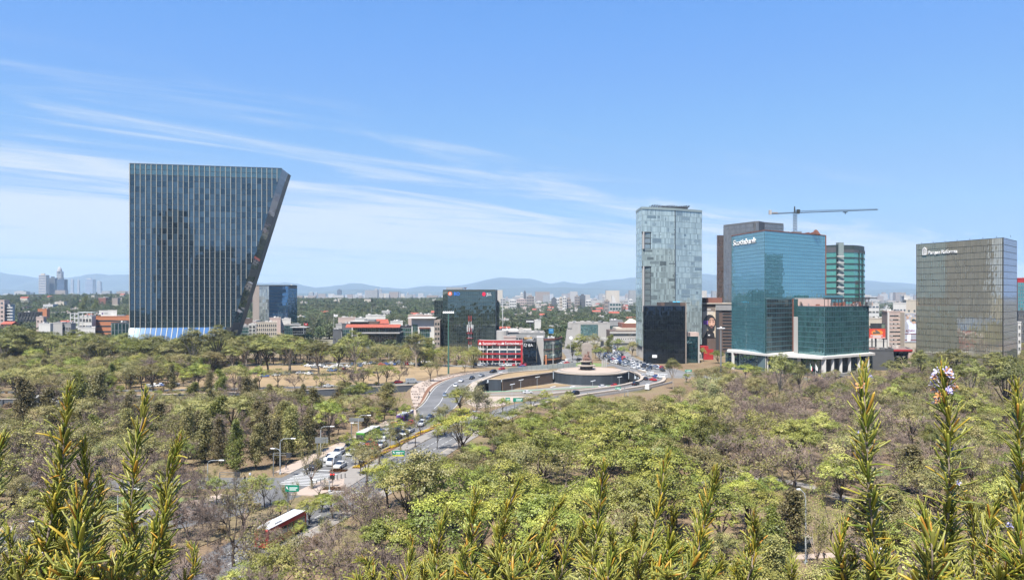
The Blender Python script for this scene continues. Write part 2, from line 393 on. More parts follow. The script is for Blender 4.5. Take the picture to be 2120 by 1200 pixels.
# pale plaza that sweeps round outside the ring road, planting strip and kerb beside it
PO = [(-30.5,246),(-36.5,276),(-42,310),(-43.6,330),(-42,347),(-37,364),(-29,378),(-19,392),(-6,405)]
po = smooth_line(PO,8)
def nearest(p,L_):return min(L_,key=lambda q:(q -p).length)
inner = offs(lr,7.0)
pin = [nearest(p,inner) for p in po]
wid = [(q -p) for p,q in zip(po,pin)]
mb = MB();strip(mb,po,[p+w*0.74 for p,w in zip(po,wid)],0.0,0.13);struct('plaza',mb,[PAVE])
mb = MB();strip(mb,[p+w*0.74 for p,w in zip(po,wid)],[p+w*0.92 for p,w in zip(po,wid)],0.0,0.10);struct('planting_strip',mb,[SOIL])
mb = MB();strip(mb,[p+w*0.92 for p,w in zip(po,wid)],pin,0.0,0.16);struct('kerb',mb,[KERB])
# cream rim between ring road and pit, dry terrace above the brown wall
rim_in = [Vector((x,y,0)) for x,y in ((-16,300),(-16,325),(-15.2,342),(-11.6,358))]
mb = MB();strip(mb,offs(rim_in,0.02),[p+Vector((-3.0,0.6,0)) for p in rim_in],0.0,0.5);struct('bridge_rim',mb,[KERB])
mb = MB();mb.prism([(-11.4,358.6),(-5.2,357.6),(21,391.6),(21.6,401),(8,395),(-4,381)],0.0,0.06);struct('dry_terrace',mb,[MEAD])
tl = smooth_line([(-11.6,359),(-4.5,381.5),(7.5,395.5),(20,403)],6)
mb = MB();strip(mb,tl,offs(tl,2.2),0.0,0.45);struct('bridge_rim',mb,[KERB])
rimr = smooth_line([(62.6,389),(63.5,378),(62.5,364),(59,350),(53,339),(44,327),(27,312),(10,298)],6)
mb = MB();strip(mb,rimr,offs(rimr,1.5),0.0,0.75);struct('bridge_rim',mb,[KERB])
rimo = smooth_line([(68,397),(74.5,372),(70.5,346),(58,327),(43,311.5),(29,297.5),(14,277.5),(3,258)],6)
mb = MB();strip(mb,rimo,offs(rimo,-1.6),0.0,0.85);struct('bridge_rim',mb,[KERB])
mb = MB();mb.prism([(-15,296.8),(10,297.6),(3,286),(-4,272),(-12,266),(-18,280)],0.0,0.12);struct('plaza',mb,[PAVE])
# pit: floor, walls, sunken roads
mb = MB();mb.prism([(-60,290),(70,290),(78,350),(72,410),(20,410),(-60,366)],PITZ -0.5,PITZ);struct('pit_floor',mb,[PAVEG])
LOW = [(-360,256),(-190,278),(-86,305),(-44,324),(-16,336),(20,346),(45,358),(75,376)]
mb = MB();l_ = smooth_line(LOW,6);strip(mb,offs(l_,9),offs(l_,-9),PITZ+0.02);struct('sunken_road',mb,[ASPHL])
mb = MB();strip(mb,offs(l_,11.6),offs(l_,11.1),PITZ,PITZ+0.9);struct('green_barrier',mb,[mat('green_barrier_paint',(0.16,0.36,0.22),0.7)])
for o in (10.2,-10.2):
    mb = MB();strip(mb,offs(l_,o+0.35),offs(l_,o -0.35),PITZ,PITZ+0.75);struct('sunken_road_barrier',mb,[KERB])
mb = MB();strip(mb,offs(l_,0.25),offs(l_,-0.25),PITZ,PITZ+0.8);struct('sunken_road_barrier',mb,[KERB])
mb = MB();mb.prism([(-2,364.5),(21.5,386.5),(27,384.2),(30,379),(10,366)],PITZ,PITZ+0.25);struct('dry_bed',mb,[MEAD])
def wall_line(name,P,z0,z1,m,th=0.4,label=None,cat='retaining wall',ribs=None):
    t = thing(name,label,cat,(P[0][0],P[0][1],z0))
    L_ = [Vector((p[0],p[1],0)) for p in P];mb = MB();strip(mb,offs(L_,th/2),offs(L_,-th/2),z0,z1);part('wall_face',mb,[m],t)
    mb = MB();strip(mb,offs(L_,th/2+0.15),offs(L_,-th/2-0.15),z1+0.003,z1+0.3);part('coping',mb,[KERB],t)
    if ribs:
        tot = 0
        for a,b in zip(L_,L_[1:]):
            n = int((b -a).length/ribs);d = (b -a).normalized();nn = Vector((d.y,-d.x,0))
            for k in range(n):
                c = a+d*(k+0.5)*ribs+nn*(th/2+0.2);mb = MB();mb.bar(c+Vector((0,0,z0)),c+Vector((0,0,z1 -0.02)),0.7,0.4,up=d)
                part('pilaster',mb,[m],t);tot += 1
                if tot>60:break
    return t
wall_line('retaining_wall',[(-345,268),(-190,290),(-86,317),(-44,336)],PITZ,0.0,W_SLATE,0.5,'long dark retaining wall with pilasters along the sunken road left of the plaza',ribs=4.0)
wall_line('retaining_wall',[(-4.6,357.6),(21.2,391.2)],PITZ,0.0,BROWNW,0.5,'brown retaining wall in the roundabout pit, left of the round drum',ribs=None)
wall_line('retaining_wall',[(-11.2,357.9),(-5.2,357.2)],PITZ,0.0,TILED,0.5,'short dark tiled wall between tunnel mouth and brown wall')
wall_line('retaining_wall',[(62.2,396.5),(63.2,388)],PITZ,0.0,TILED,0.5,'dark tiled wall block at the right end of the round drum')
for P,lab in (([(-16.1,290),(-16.1,325),(-15.4,342),(-11.9,357.7)],'dark tunnel mouth under the pale ring road rim left of the brown wall'),
               ([(63.4,387),(64.3,378),(63.3,363),(59.7,349.5),(54,339)],'dark tunnel mouth under the curved rim right of the round drum')):
    t = thing('tunnel_portal',lab,'tunnel',(P[0][0],P[0][1],PITZ))
    L_ = [Vector((p[0],p[1],0)) for p in P];sgn = 1
    mb = MB();strip(mb,offs(L_,0.0),offs(L_,1.2),-1.3,-0.05);part('beam',mb,[W_SLATE],t)
    for i in range(len(L_)-1):
        for f in (0.25,0.75):
            c = L_[i].lerp(L_[i+1],f);mb = MB();mb.tube([(c.x -0.6*(1 if P[0][0]<0 else -1),c.y,PITZ),(c.x -0.6*(1 if P[0][0]<0 else -1),c.y,-1.3)],0.35,8);part('column',mb,[W_SLATE],t)
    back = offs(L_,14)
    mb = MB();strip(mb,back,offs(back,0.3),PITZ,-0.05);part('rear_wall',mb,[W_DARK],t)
    mb = MB();strip(mb,L_,back,-0.3,-0.05);part('deck_soffit',mb,[W_SLATE],t)
# white ribbed outer parapet of the near bridge
t = thing('bridge_parapet','white ribbed side wall of the near bridge, right of the pit above the trees','parapet',(60,325,0))
P = [Vector(p) for p in ((73.5,343,0),(60.5,324,0),(45.5,308,0),(31,294,0))]
mb = MB();strip(mb,P,offs(P,-0.25),-5.0,0.85);part('wall_face',mb,[W_LGREY],t)
for a,b in zip(P,P[1:]):
    n = int((b -a).length/1.6);d = (b -a).normalized();nn = Vector((d.y,-d.x,0))
    for k in range(n):
        c = a+d*(k+0.5)*1.6-nn*0.12 if False else a+d*(k+0.5)*1.6+Vector((-d.y,d.x,0))*-0.42
        mb = MB();mb.bar(c+Vector((0,0,-4.9)),c+Vector((0,0,0.8)),0.5,0.3,up=d);part('rib',mb,[W_WHITE],t)
# grey panel fence between the far ring road and the terrace
t = thing('panel_fence','grey green panel fence curving behind the pit towards the fountain','fence',(5,398,0))
P = smooth_line([(-2,387),(8,398),(22,409),(36,420)],5)
for a,b in zip(P,P[1:]):
    d = (b -a)*0.04;mb = MB();mb.bar(a+d+Vector((0,0,1.35)),b -d+Vector((0,0,1.35)),0.12,2.6);part('panel',mb,[mat('fence_panel',(0.3,0.33,0.31),0.8)] if a==P[0] else [bpy.data.materials['fence_panel']],t)
    mb = MB();mb.bar(a+Vector((0,0,0)),a+Vector((0,0,2.8)),0.16,0.16);part('post',mb,[METAL],t)
# dry meadow, lawns
mb = MB();mb.prism([(-150,318),(-86,334),(-52,347),(-46,360),(-36,382),(-20,402),(-12,416),(-44,424),(-84,438),(-150,424),(-190,400),(-195,330)],-0.02,0.008);struct('dry_meadow',mb,[MEAD])
mb = MB();mb.prism([(28,426),(52,424),(56,440),(42,452),(38,446)],-0.02,0.05);struct('lawn',mb,[GRASSY])
mb = MB();mb.prism([(-78,137),(-66,139),(-62,148),(-80,149)],-0.02,0.1);struct('lawn',mb,[GRASSY])
mb = MB();mb.prism([(66,176),(84,178),(88,168),(72,164)],-0.02,0.01);struct('lawn',mb,[GRASSY])
mb = MB();mb.prism([(-140,345),(-92,360),(-96,372),(-150,362)],-0.02,0.01);struct('lawn',mb,[MEAD])
# painted markings
def dash(name,a,b,w,z):
    a = Vector((a[0],a[1],0));b = Vector((b[0],b[1],0));n = (b -a).normalized();s_ = Vector((-n.y,n.x,0))*w/2
    mb = MB();mb.face([(p.x,p.y,z) for p in (a -s_,b -s_,b+s_,a+s_)]);return struct(name,mb,[PAINT])
d = Vector((0.19,0.98));nrm = Vector((-0.98,0.19))
c0 = Vector((-44.2,162.5))
for k in range(9):
    o = c0+Vector((0.05,0.31)).normalized()*0+d*(k*1.25-4.0)
    dash('crosswalk_stripe',o -nrm*4.4,o+nrm*4.9,0.5,0.034)
o = c0+d*9.2;dash('stop_line',o -nrm*5.6,o+nrm*5.8,0.6,0.034)
for k in range(5):
    o = Vector((-33.5,150.5))+d*(k*1.1-2);dash('crosswalk_stripe',o -nrm*4.2,o+nrm*4.2,0.5,0.034)
for L_,off,y0,y1 in ((lr,2.1,172,260),(lr,-2.1,172,260),(lr,0.6,262,430),(rr,1.5,110,290),(rr,-1.5,110,290),(rr,0.0,300,420)):
    o = offs(L_,off);acc = 0;last = None
    seg = [p for p in o if y0<=p.y<=y1]
    for a,b in zip(seg,seg[1:]):
        l = (b -a).length;dd = (b -a)/l
        if off==0.6:dash('lane_line',a,b,0.22,0.034)
        else:
            k = 0.0
            while k+2.4<l:dash('lane_dash',a+dd*k,a+dd*(k+2.2),0.16,0.036);k += 5.5
for o_ in (6.3,-6.3):
    o = [p for p in offs(lr,o_) if 262<p.y<425]
    for a,b in zip(o,o[1:]):dash('edge_line',a,b,0.2,0.034)

# mountains
def build_hills():
    prof = [(-700,590),(-400,575),(-200,560),(0,562),(60,572),(120,577),(200,565),(267,568),(330,577),(440,588),(530,586),(590,583),(620,588),(660,596),(700,590),(730,584),(790,593),(830,598),(870,592),(920,591),(960,590),(1000,579),(1040,573),(1100,576),(1140,586),(1165,582),(1200,587),(1230,583),(1260,578),(1317,573),(1380,566),(1470,566),(1560,570),(1650,576),(1800,580),(1850,583),(1897,588),(1990,580),(2110,575),(2300,566),(2600,578),(2900,590)]
    mg = mat('mountain_scrub',(0.055,0.065,0.05),0.95,0.35,0.0012)
    X = [p[0] for p in prof];Yp = [p[1] for p in prof]
    for name,Yr,sc,dy in (('mountains',13000.0,1.0,0),('foothills',10200.0,0.45,300)):
        cols = 260;rows = 26;mb = MB()
        for j in range(rows+1):
            t = j/rows
            for i in range(cols+1):
                px =-650+(2850+650)*i/cols
                y = Yr -2600+3600*t;p0 = np.interp(px+dy,X,Yp)+0.8*math.sin(px*0.09)+0.6*math.sin(px*0.23+1)
                h = max(40+(612-p0)/F*Yr,20)*sc
                k = t*3600/2600
                f = (k if k<=1 else max(0,1-(k -1)*1.4));f = f **1.2
                x = (px -CX)/F*Yr
                rid = 0.22*h*math.sin(x*0.0042+2.0*math.sin(y*0.0011)+0.8)*f*(1-f)*2.4+0.12*h*math.sin(x*0.011+y*0.002)*f*(1-f)*2
                mb.v.append((x,y,h*f+rid -3*(1-f)))
        for j in range(rows):
            for i in range(cols):
                a = j*(cols+1)+i;mb.f.append((a,a+1,a+cols+2,a+cols+1));mb.m.append(0)
        struct(name,mb,[mg],smooth=True)
build_hills()
# air
def build_haze():
    mb = MB();mb.box(-17000,17000,-700,16000,-9,700)
    m = bpy.data.materials.new('haze_air');m.use_nodes = True;nt = m.node_tree;nt.nodes.clear()
    o = nt.nodes.new('ShaderNodeOutputMaterial');v = nt.nodes.new('ShaderNodeVolumePrincipled')
    v.inputs['Color'].default_value = (0.53,0.745,1.0,1);v.inputs['Density'].default_value = HAZE;v.inputs['Anisotropy'].default_value = 0.0
    nt.links.new(v.outputs[0],o.inputs['Volume'])
    struct('haze',mb,[m],kind='stuff')
build_haze()
# ------------------------------------------------------------------ facades
def facade(root,A,B,z0,z1,nc,nr,gm,fm,vbar=0.14,hbar=0.16,depth=0.12,tilt=0.0035,off=0.06,sp=0.0,spm=None,clip=None,single=None,hb_every=1,vb_every=1,gap=0.0,pane_name='glass_panes',wav=0.0):
    """curtain wall from A to B (seen from outside A is on the left): every pane is a quad with its own slight tilt, framed by proud bars"""
    A = Vector((A[0],A[1]));B = Vector((B[0],B[1]));d = (B -A);Ln = d.length;d /= Ln;n = Vector((d.y,-d.x))
    P = lambda u,z,o:(A.x+d.x*u+n.x*o,A.y+d.y*u+n.y*o,z)
    cw = Ln/nc;rh = (z1 -z0)/nr
    gb = MB();fb = MB();sb = MB();hb = MB()
    for r in range(nr):
        for c in range(nc):
            u0,u1 = c*cw+gap,(c+1)*cw -gap;a0 = z0+r*rh;a1 = a0+rh;s0 = a0+rh*sp
            if clip and not clip((u0+u1)/2,(a0+a1)/2):continue
            if sp:
                sb.face([P(u0,a0,off),P(u1,a0,off),P(u1,s0,off),P(u0,s0,off)])
            tx = rnd.gauss(0,tilt);ty = rnd.gauss(0,tilt)
            if single and single(r,c):
                me = single.__dict__.setdefault('mesh',{}).get(gm.name)
                w,h = u1 -u0,a1 -s0
                if me is None:
                    q = MB();q.hull8([(-w/2,0.03,-h/2),(-w/2,0,-h/2),(w/2,0,-h/2),(w/2,0.03,-h/2),(-w/2,0.03,h/2),(-w/2,0,h/2),(w/2,0,h/2),(w/2,0.03,h/2)])
                    me = q.mesh('glass_pane',[gm]);single.__dict__['mesh'][gm.name] = me
                c0 = Vector(P((u0+u1)/2,(s0+a1)/2,off+0.03))-Vector(ORI[root_of(root).name])
                link('glass_pane',me,root,c0,(tx,0,math.atan2(d.y,d.x)+ty))
                continue
            e = lambda u,z:off+0.01+tx*(z -(s0+a1)/2)+ty*(u -(u0+u1)/2)
            if wav:
                um = (u0+u1)/2;zm = (s0+a1)/2;k = wav*rnd.uniform(-1,1)
                i = len(gb.v)
                gb.v.extend([P(u0,s0,e(u0,s0)),P(um,s0,e(um,s0)),P(u1,s0,e(u1,s0)),P(u1,zm,e(u1,zm)),P(u1,a1,e(u1,a1)),P(um,a1,e(um,a1)),P(u0,a1,e(u0,a1)),P(u0,zm,e(u0,zm)),P(um,zm,e(um,zm)+k)])
                for q in ((0,1,8,7),(1,2,3,8),(8,3,4,5),(7,8,5,6)):gb.f.append(tuple(i+t for t in q));gb.m.append(0)
            else:gb.face([P(u0,s0,e(u0,s0)),P(u1,s0,e(u1,s0)),P(u1,a1,e(u1,a1)),P(u0,a1,e(u0,a1))])
    def bar(b,u0,u1,a0,a1,o1):b.hull8([P(u0,a0,0.0),P(u0,a0,o1),P(u1,a0,o1),P(u1,a0,0),P(u0,a1,0),P(u0,a1,o1),P(u1,a1,o1),P(u1,a1,0)])
    if fm:
        if vbar:
            for c in range(0,nc+1,vb_every):
                u = min(max(c*cw,vbar/2),Ln -vbar/2);zt,zb = z1,z0
                if clip:
                    ok = [z0+(r+0.5)*rh for r in range(nr) if clip(u,z0+(r+0.5)*rh)]
                    if not ok:continue
                    zb = min(ok)-rh/2
                bar(fb,u -vbar/2,u+vbar/2,zb,zt,off+depth)
        if hbar:
            for r in range(0,nr+1,hb_every):
                z = min(max(z0+r*rh,z0+hbar/2),z1 -hbar/2);u1 = Ln
                if clip:
                    ok = [(c+0.5)*cw for c in range(nc) if clip((c+0.5)*cw,z)]
                    if not ok:continue
                    u1 = max(ok)+cw/2
                bar(hb,0,u1,z -hbar/2,z+hbar/2,off+depth*0.8)
    if gb.f:part(pane_name,gb,[gm],root,stuff=True)
    if sb.f:part('spandrels',sb,[spm],root,stuff=True)
    if fb.f:part('mullions',fb,[fm],root,stuff=True)
    if hb.f:part('transoms',hb,[fm],root,stuff=True)
    return P,n
def text(parent,body,P,u,z,h,m,off=0.3,ext=0.12,name='lettering',d=None,label=None,spacing=1.0,bold=0.009):
    cu = bpy.data.curves.new(name,'FONT');cu.body = body;cu.size = h;cu.extrude = ext;cu.materials.append(m);cu.space_character = spacing;cu.resolution_u = 3;cu.offset = h*bold
    p0 = Vector(P(u,z,off));p1 = Vector(P(u+1,z,off));dd = p1 -p0
    tmp = bpy.data.objects.new('tmp',cu);me = bpy.data.meshes.new_from_object(tmp);me.name = name
    bpy.data.objects.remove(tmp);bpy.data.curves.remove(cu)
    o = link(name,me,parent,p0 -Vector(ORI[root_of(parent).name]),(R(90),0,math.atan2(dd.y,dd.x)))
    if label:o['label'] = label
    return o
def plate(parent,name,P,pts,m,off=0.2,th=0.1,label=None):
    """flat shape on a facade, pts in (u, z), given a real thickness"""
    mb = MB();a = sum(pts[k][0]*pts[(k+1)%len(pts)][1]-pts[(k+1)%len(pts)][0]*pts[k][1] for k in range(len(pts)))
    if a<0:pts = pts[::-1]
    n = len(pts);i = 0;mb.v = [P(u,z,off+th) for u,z in pts]+[P(u,z,off) for u,z in pts]
    mb.f.append(tuple(range(n)));mb.m.append(0)
    for k in range(n):mb.f.append((k,n+k,n+(k+1)%n,(k+1)%n));mb.m.append(0)
    return part(name,mb,[m],parent,label)
def ell(cu,cz,ru,rz,n=20):return [(cu+ru*math.cos(2*math.pi*k/n),cz+rz*math.sin(2*math.pi*k/n)) for k in range(n)]
def parapet(root,poly,z,h,m,th=0.4):
    mb = MB();c = Vector((sum(p[0] for p in poly)/len(poly),sum(p[1] for p in poly)/len(poly)));n = len(poly)
    for k in range(n):
        a,b = Vector(poly[k]),Vector(poly[(k+1)%n])
        q = [a,b,b+(c -b).normalized()*th,a+(c -a).normalized()*th]
        mb.prism([(p.x,p.y) for p in q],z,z+h)
    part('parapet',mb,[m],root)
def ac_units(root,poly,z,n,big=1.0):
    xs = [p[0] for p in poly];ys = [p[1] for p in poly];k = 0;t = 0
    while k<n and t<200:
        t += 1;x = rnd.uniform(min(xs),max(xs));y = rnd.uniform(min(ys),max(ys));s = rnd.uniform(0.8,1.9)*big
        if not all(inside((x+a*s,y+b*s),poly) for a in (-1.2,1.2) for b in (-1.2,1.2)):continue
        mb = MB()
        if rnd.random()<0.3:
            mb.lathe((x,y,z),[(s*0.6,0),(s*0.6,1.4),(s*0.3,1.7)],10);part('water_tank',mb,[rnd.choice([W_DARK,W_WHITE])],root)
        else:
            mb.box(x -s,x+s,y -s*0.7,y+s*0.7,z,z+rnd.uniform(0.9,2.0)*big);mb.lathe((x,y,z+1.2*big),[(s*0.5,0),(s*0.5,0.35)],10);part('roof_unit',mb,[rnd.choice([METAL,W_WHITE,W_LGREY])],root)
        k += 1

# --- 1. the leaning dark glass tower
def leaning_tower():
    A = Vector((-255.5,500));B = Vector((-159.5,519.5));d = (B -A);L_ = d.length;d /= L_;n = Vector((d.y,-d.x));bk = Vector((-2.5,29))
    ztop,zg = 128.0,18.5
    uR = lambda z:L_ -(ztop -z)*(L_ -60.5)/(ztop -4)           # slanted right edge
    t = thing('glass_tower','leaning dark glass tower with pale vertical fins and slanted right side, tallest on the left','tower',(-210,512,0))
    q = lambda u,z,o=0.0,b=0.0:tuple(Vector((A.x+d.x*u+n.x*o+bk.x*b,A.y+d.y*u+n.y*o+bk.y*b,z)))
    core = MB();core.hull8([q(0,0),q(uR(0),0),q(uR(0),0,0,1),q(0,0,0,1),q(0,ztop -6.5),q(uR(ztop -6.5),ztop -6.5),q(uR(ztop -6.5),ztop -6.5,0,1),q(0,ztop -6.5,0,1)])
    part('core_wall',core,[W_DARK],t)
    gm = glass('tower_glass',(0.020,0.036,0.052),(0.6,0.83,1.0),0.115,isl=0.7,ior=1.2);gmo = glass('tower_glass_single',(0.020,0.036,0.052),(0.6,0.83,1.0),0.115,obj=0.7,ior=1.2)
    crown = glass('crown_glass',(0.03,0.06,0.07),(0.7,0.9,1.0),0.16,isl=0.3)
    fm = mat('dark_blue_frame',(0.035,0.05,0.06),0.5,0.1)
    nc = 29;cw = L_/nc;nr = 26;zc = 121.0;rh = (zc -zg)/nr
    clip = lambda u,z:u+cw*0.5<uR(z)+0.3
    cnt = [0]
    def single(r,c):return r>=nr -12 and c<25
    P,nn = facade(t,A,B,zg,zc,nc,nr,gmo,fm,vbar=0,hbar=0.3,depth=0.10,tilt=0.0028,clip=clip,single=single,pane_name='glass_panes')
    # panes cut by the slanted edge
    cb = MB()
    for r in range(nr):
        z0,z1 = zg+r*rh,zg+(r+1)*rh
        for c in range(nc):
            u0,u1 = c*cw,(c+1)*cw
            if not clip((u0+u1)/2,(z0+z1)/2) and u0<uR(z1)-0.3:
                pts = [(u0,z0),(min(u1,max(u0,uR(z0))),z0),(min(u1,uR(z1)),z1),(u0,z1)]
                cb.face([P(u,z,0.07) for u,z in pts])
    part('cut_panes',cb,[gm],t,stuff=True)
    # lighter see-through crown
    facade(t,A,B,zc,ztop,nc,2,crown,fm,vbar=0,hbar=0.25,tilt=0.003,clip=lambda u,z:u+cw*0.45<uR(z),pane_name='crown_panes')
    cb = MB()
    for c in range(nc):
        u0,u1 = c*cw,(c+1)*cw
        for z0,z1 in ((zc,zc+3.5),(zc+3.5,ztop)):
            if not (u0+cw*0.95<uR((z0+z1)/2)) and u0<uR(z1)-0.3:cb.face([P(u,z,0.07) for u,z in ((u0,z0),(min(u1,max(u0,uR(z0))),z0),(min(u1,uR(z1)),z1),(u0,z1))])
    part('cut_crown_panes',cb,[crown],t,stuff=True)
    tr = MB()
    for k in range(12):
        tr.bar(q(4+k*7,zc,-1.0),q(4+k*7+7,ztop -0.5,-1.0),0.3,0.3);tr.bar(q(11+k*7,zc,-1.0),q(4+k*7,ztop -0.5,-1.0),0.3,0.3)
    part('crown_bracing',tr,[WMETAL],t)
    finm = mat('cream_fin',(0.30,0.285,0.245),0.6,0.08)
    for c in range(nc+1):
        u = min(c*cw,L_ -0.2)+(0.2 if c==0 else 0);zb = zg
        if u>uR(zg)-0.4:zb = zg+(u+0.6-uR(zg))*(ztop -4)/(L_ -60.5)
        if zb>ztop -3:continue
        mb = MB();mb.bar(q(u,zb,0.4),q(u,ztop+0.15,0.4),0.26,0.38,up=(d.x,d.y,0));part('fin',mb,[finm],t)
    cap = MB();cap.bar(q(0,ztop+0.3,0.1),q(L_,ztop+0.3,0.1),0.5,0.35);part('top_rail',cap,[fm],t)
    # slanted right side
    sd = mat('dark_side_panel',(0.06,0.062,0.07),0.45,0.3,0.2);rows = 24
    sg = glass('side_glass',(0.03,0.03,0.035),(0.7,0.75,0.85),0.16,isl=0.5)
    for b0,b1 in ((0.0,0.62),(0.64,1.0)):
        for r in range(rows):
            za,zb = ztop*r/rows+0.05,ztop*(r+1)/rows -0.05
            sb = MB();o = 0.12
            e = [Vector(q(uR(za)+o,za,0.1,b0)),Vector(q(uR(za)+o,za,0.1,b1)),Vector(q(uR(zb)+o,zb,0.1,b1)),Vector(q(uR(zb)+o,zb,0.1,b0))]
            ii = Vector((d.x,d.y,0))*0.1
            sb.hull8([e[0],e[1],e[1]-ii,e[0]-ii,e[3],e[2],e[2]-ii,e[3]-ii]);part('side_panel',sb,[sd if b0>0.5 or r %7==3 else sg],t)
    # glass skirt flaring out at the foot
    sk = glass('skirt_glass',(0.04,0.10,0.2),(0.75,0.9,1.0),0.45,isl=0.15)
    for c in range(0,20):
        u0,u1 = c*cw+0.2,(c+1)*cw -0.1
        if u1>uR(zg)-1:break
        k = MB();fl = 9.5;f0 = fl*1.0
        e = [q(u0,4.5,f0),q(u1,4.5,f0),q(u1,zg,0.1),q(u0,zg,0.1)];v = Vector((0,0,-0.12)) 
        k.hull8([e[0],e[1],Vector(e[1])+v,Vector(e[0])+v,e[3],e[2],Vector(e[2])+v,Vector(e[3])+v]);part('skirt_panel',k,[sk],t)
        k = MB();k.bar(q(u0 -0.15,1.0,f0+1.6),q(u0 -0.15,zg,0.4),0.36,0.5,up=(d.x,d.y,0));part('fin',k,[finm],t)
    landmark('leaning glass tower',400,560)
leaning_tower()

# --- 2. blue glass block with tan end wall
def corner_block(name,label,cat,pts,ztop,z0,core_m,faces,roofm=ROOFM,capm=None):
    """pts: plan corners from left to right along the visible front as (px, Y); back edge is added; faces: list of facade kwargs or None per front face"""
    W = [(wx(p,Y),Y) for p,Y in pts];a,b = Vector(W[0]),Vector(W[-1]);dep = max(Y for _,Y in pts)+14
    bkx = lambda p,k:(p[0]*dep/p[1]+k,dep)
    poly = W+[bkx(W[-1],-1.5),bkx(W[0],1.5)]
    t = thing(name,label,cat,(sum(p[0] for p in W)/len(W),min(p[1] for p in W),z0))
    cb = MB();cb.prism(poly,z0,ztop,0,1);part('core_wall',cb,[core_m,roofm],t)
    for i,kw in enumerate(faces):
        if kw: 
            kw = dict(kw);f0 = kw.pop('z0',z0);f1 = kw.pop('z1',ztop)
            facade(t,W[i],W[i+1],f0,f1,**kw)
    if capm:parapet(t,poly,ztop+0.003,1.0,capm)
    return t,W,poly
BLUEG = glass('blue_glass',(0.012,0.04,0.085),(0.45,0.72,1.0),0.30,isl=0.3)
GREYG = glass('grey_clear_glass',(0.14,0.155,0.155),(0.85,0.92,0.95),0.22,isl=0.5)
t,W,poly = corner_block('office_block','blue glass office block with tan windowless end wall beside the leaning tower','office building',[(523,812),(537,806),(557,798),(597,803),(615,822)],50.5,0,W_TAN,
    [None,dict(nc=6,nr=13,gm=GREYG,fm=METAL,vbar=0.12,hbar=0.14,z0=4),dict(nc=16,nr=14,gm=BLUEG,fm=W_DARK,vbar=0.12,hbar=0.25),dict(nc=8,nr=14,gm=BLUEG,fm=W_DARK,vbar=0.12,hbar=0.25,z1=48)],capm=W_DARK)
ac_units(t,poly,50.5,5)
landmark('blue glass block',570,630)

# --- 3. dark green glass office with rooftop logos
OLG = glass('dark_green_glass',(0.018,0.025,0.023),(0.72,0.84,0.76),0.19,isl=0.5)
OLFM = mat('dark_green_frame',(0.05,0.06,0.055),0.5,0.1)
t,W,poly = corner_block('office_tower','dark green mirrored office block with two logos along its roof edge','office building',[(917,556),(927,540),(1026,545),(1030,572)],wz(602,540),0,W_DARK,
    [dict(nc=3,nr=16,gm=OLG,fm=OLFM,vbar=0.12,hbar=0.2),dict(nc=22,nr=16,gm=OLG,fm=OLFM,vbar=0.12,hbar=0.22,tilt=0.004,wav=0.01),None],capm=OLFM)
d_ = (Vector(W[2])-Vector(W[1]));L1 = d_.length;d_ /= L1
Pf = lambda u,z,o:(W[1][0]+d_.x*u+d_.y*o,W[1][1]+d_.y*u -d_.x*o,z)
zT = wz(602,540)
ORG = mat('orange_logo',(0.75,0.14,0.05),0.5,0.03);BLUL = mat('blue_logo',(0.03,0.16,0.62),0.5,0.03);REDL = mat('red_logo',(0.6,0.02,0.06),0.5,0.03)
plate(t,'logo_disc',Pf,ell(1.6,zT -2.0,1.5,1.5),ORG,0.25);plate(t,'logo_mark',Pf,[(0.8,zT -2.9),(2.4,zT -2.9),(2.1,zT -1.5),(1.6,zT -1.0),(1.1,zT -1.5)],LETTER,0.36,0.06)
plate(t,'logo_mark',Pf,ell(1.6,zT -2.35,0.35,0.55),ORG,0.43,0.05)
text(t,'BD',Pf,4.3,zT -3.2,3.4,BLUL)
plate(t,'logo_disc',Pf,ell(L1 -8.6,zT -2.3,1.35,1.5),REDL,0.25);text(t,'JLL',Pf,L1 -6.6,zT -3.3,2.9,LETTER)
for sx in (-1,1):
    wl = MB();x0,x1 = (wx(899,560),wx(916,560)) if sx<0 else (wx(1027.5,562),wx(1033,562));zt = wz(622,560) if sx<0 else wz(625,562)
    wl.box(x0,x1,560,580,0,zt);part('side_wing',wl,[W_DARK],t)
    facade(t,(x0,560),(x1,560),0,zt,4 if sx<0 else 2,13,OLG,OLFM,vbar=0.12,hbar=0.2)
mb = MB();mb.box(wx(1028,564),wx(1032,564),566,570,wz(625,562),wz(625,562)+1.2);part('roof_unit',mb,[W_OCHRE],t)
dish = MB();dish.lathe((wx(963,548),548,zT+0.5),[(0.1,0),(0.2,1.2),(1.6,1.9)],12);part('roof_dish',dish,[W_BRICK],t)
# brownish wing low on its left
bw = MB();bw.box(wx(899,548),wx(911,548),548,558,0,wz(662,548));o = part('low_wing',bw,[W_TAN],t)
wm = MB();wm.box(-0.65,0.65,-0.06,0.1,-0.8,0.8);wme = wm.mesh('window',[WINGLO])
for r in range(5):
    for c in range(2):link('window',wme,o,Vector((wx(902.3+c*5.5,548),547.98,5+r*3.6))-Vector(ORI[t.name]))
landmark('dark green mirrored office block',970,660)

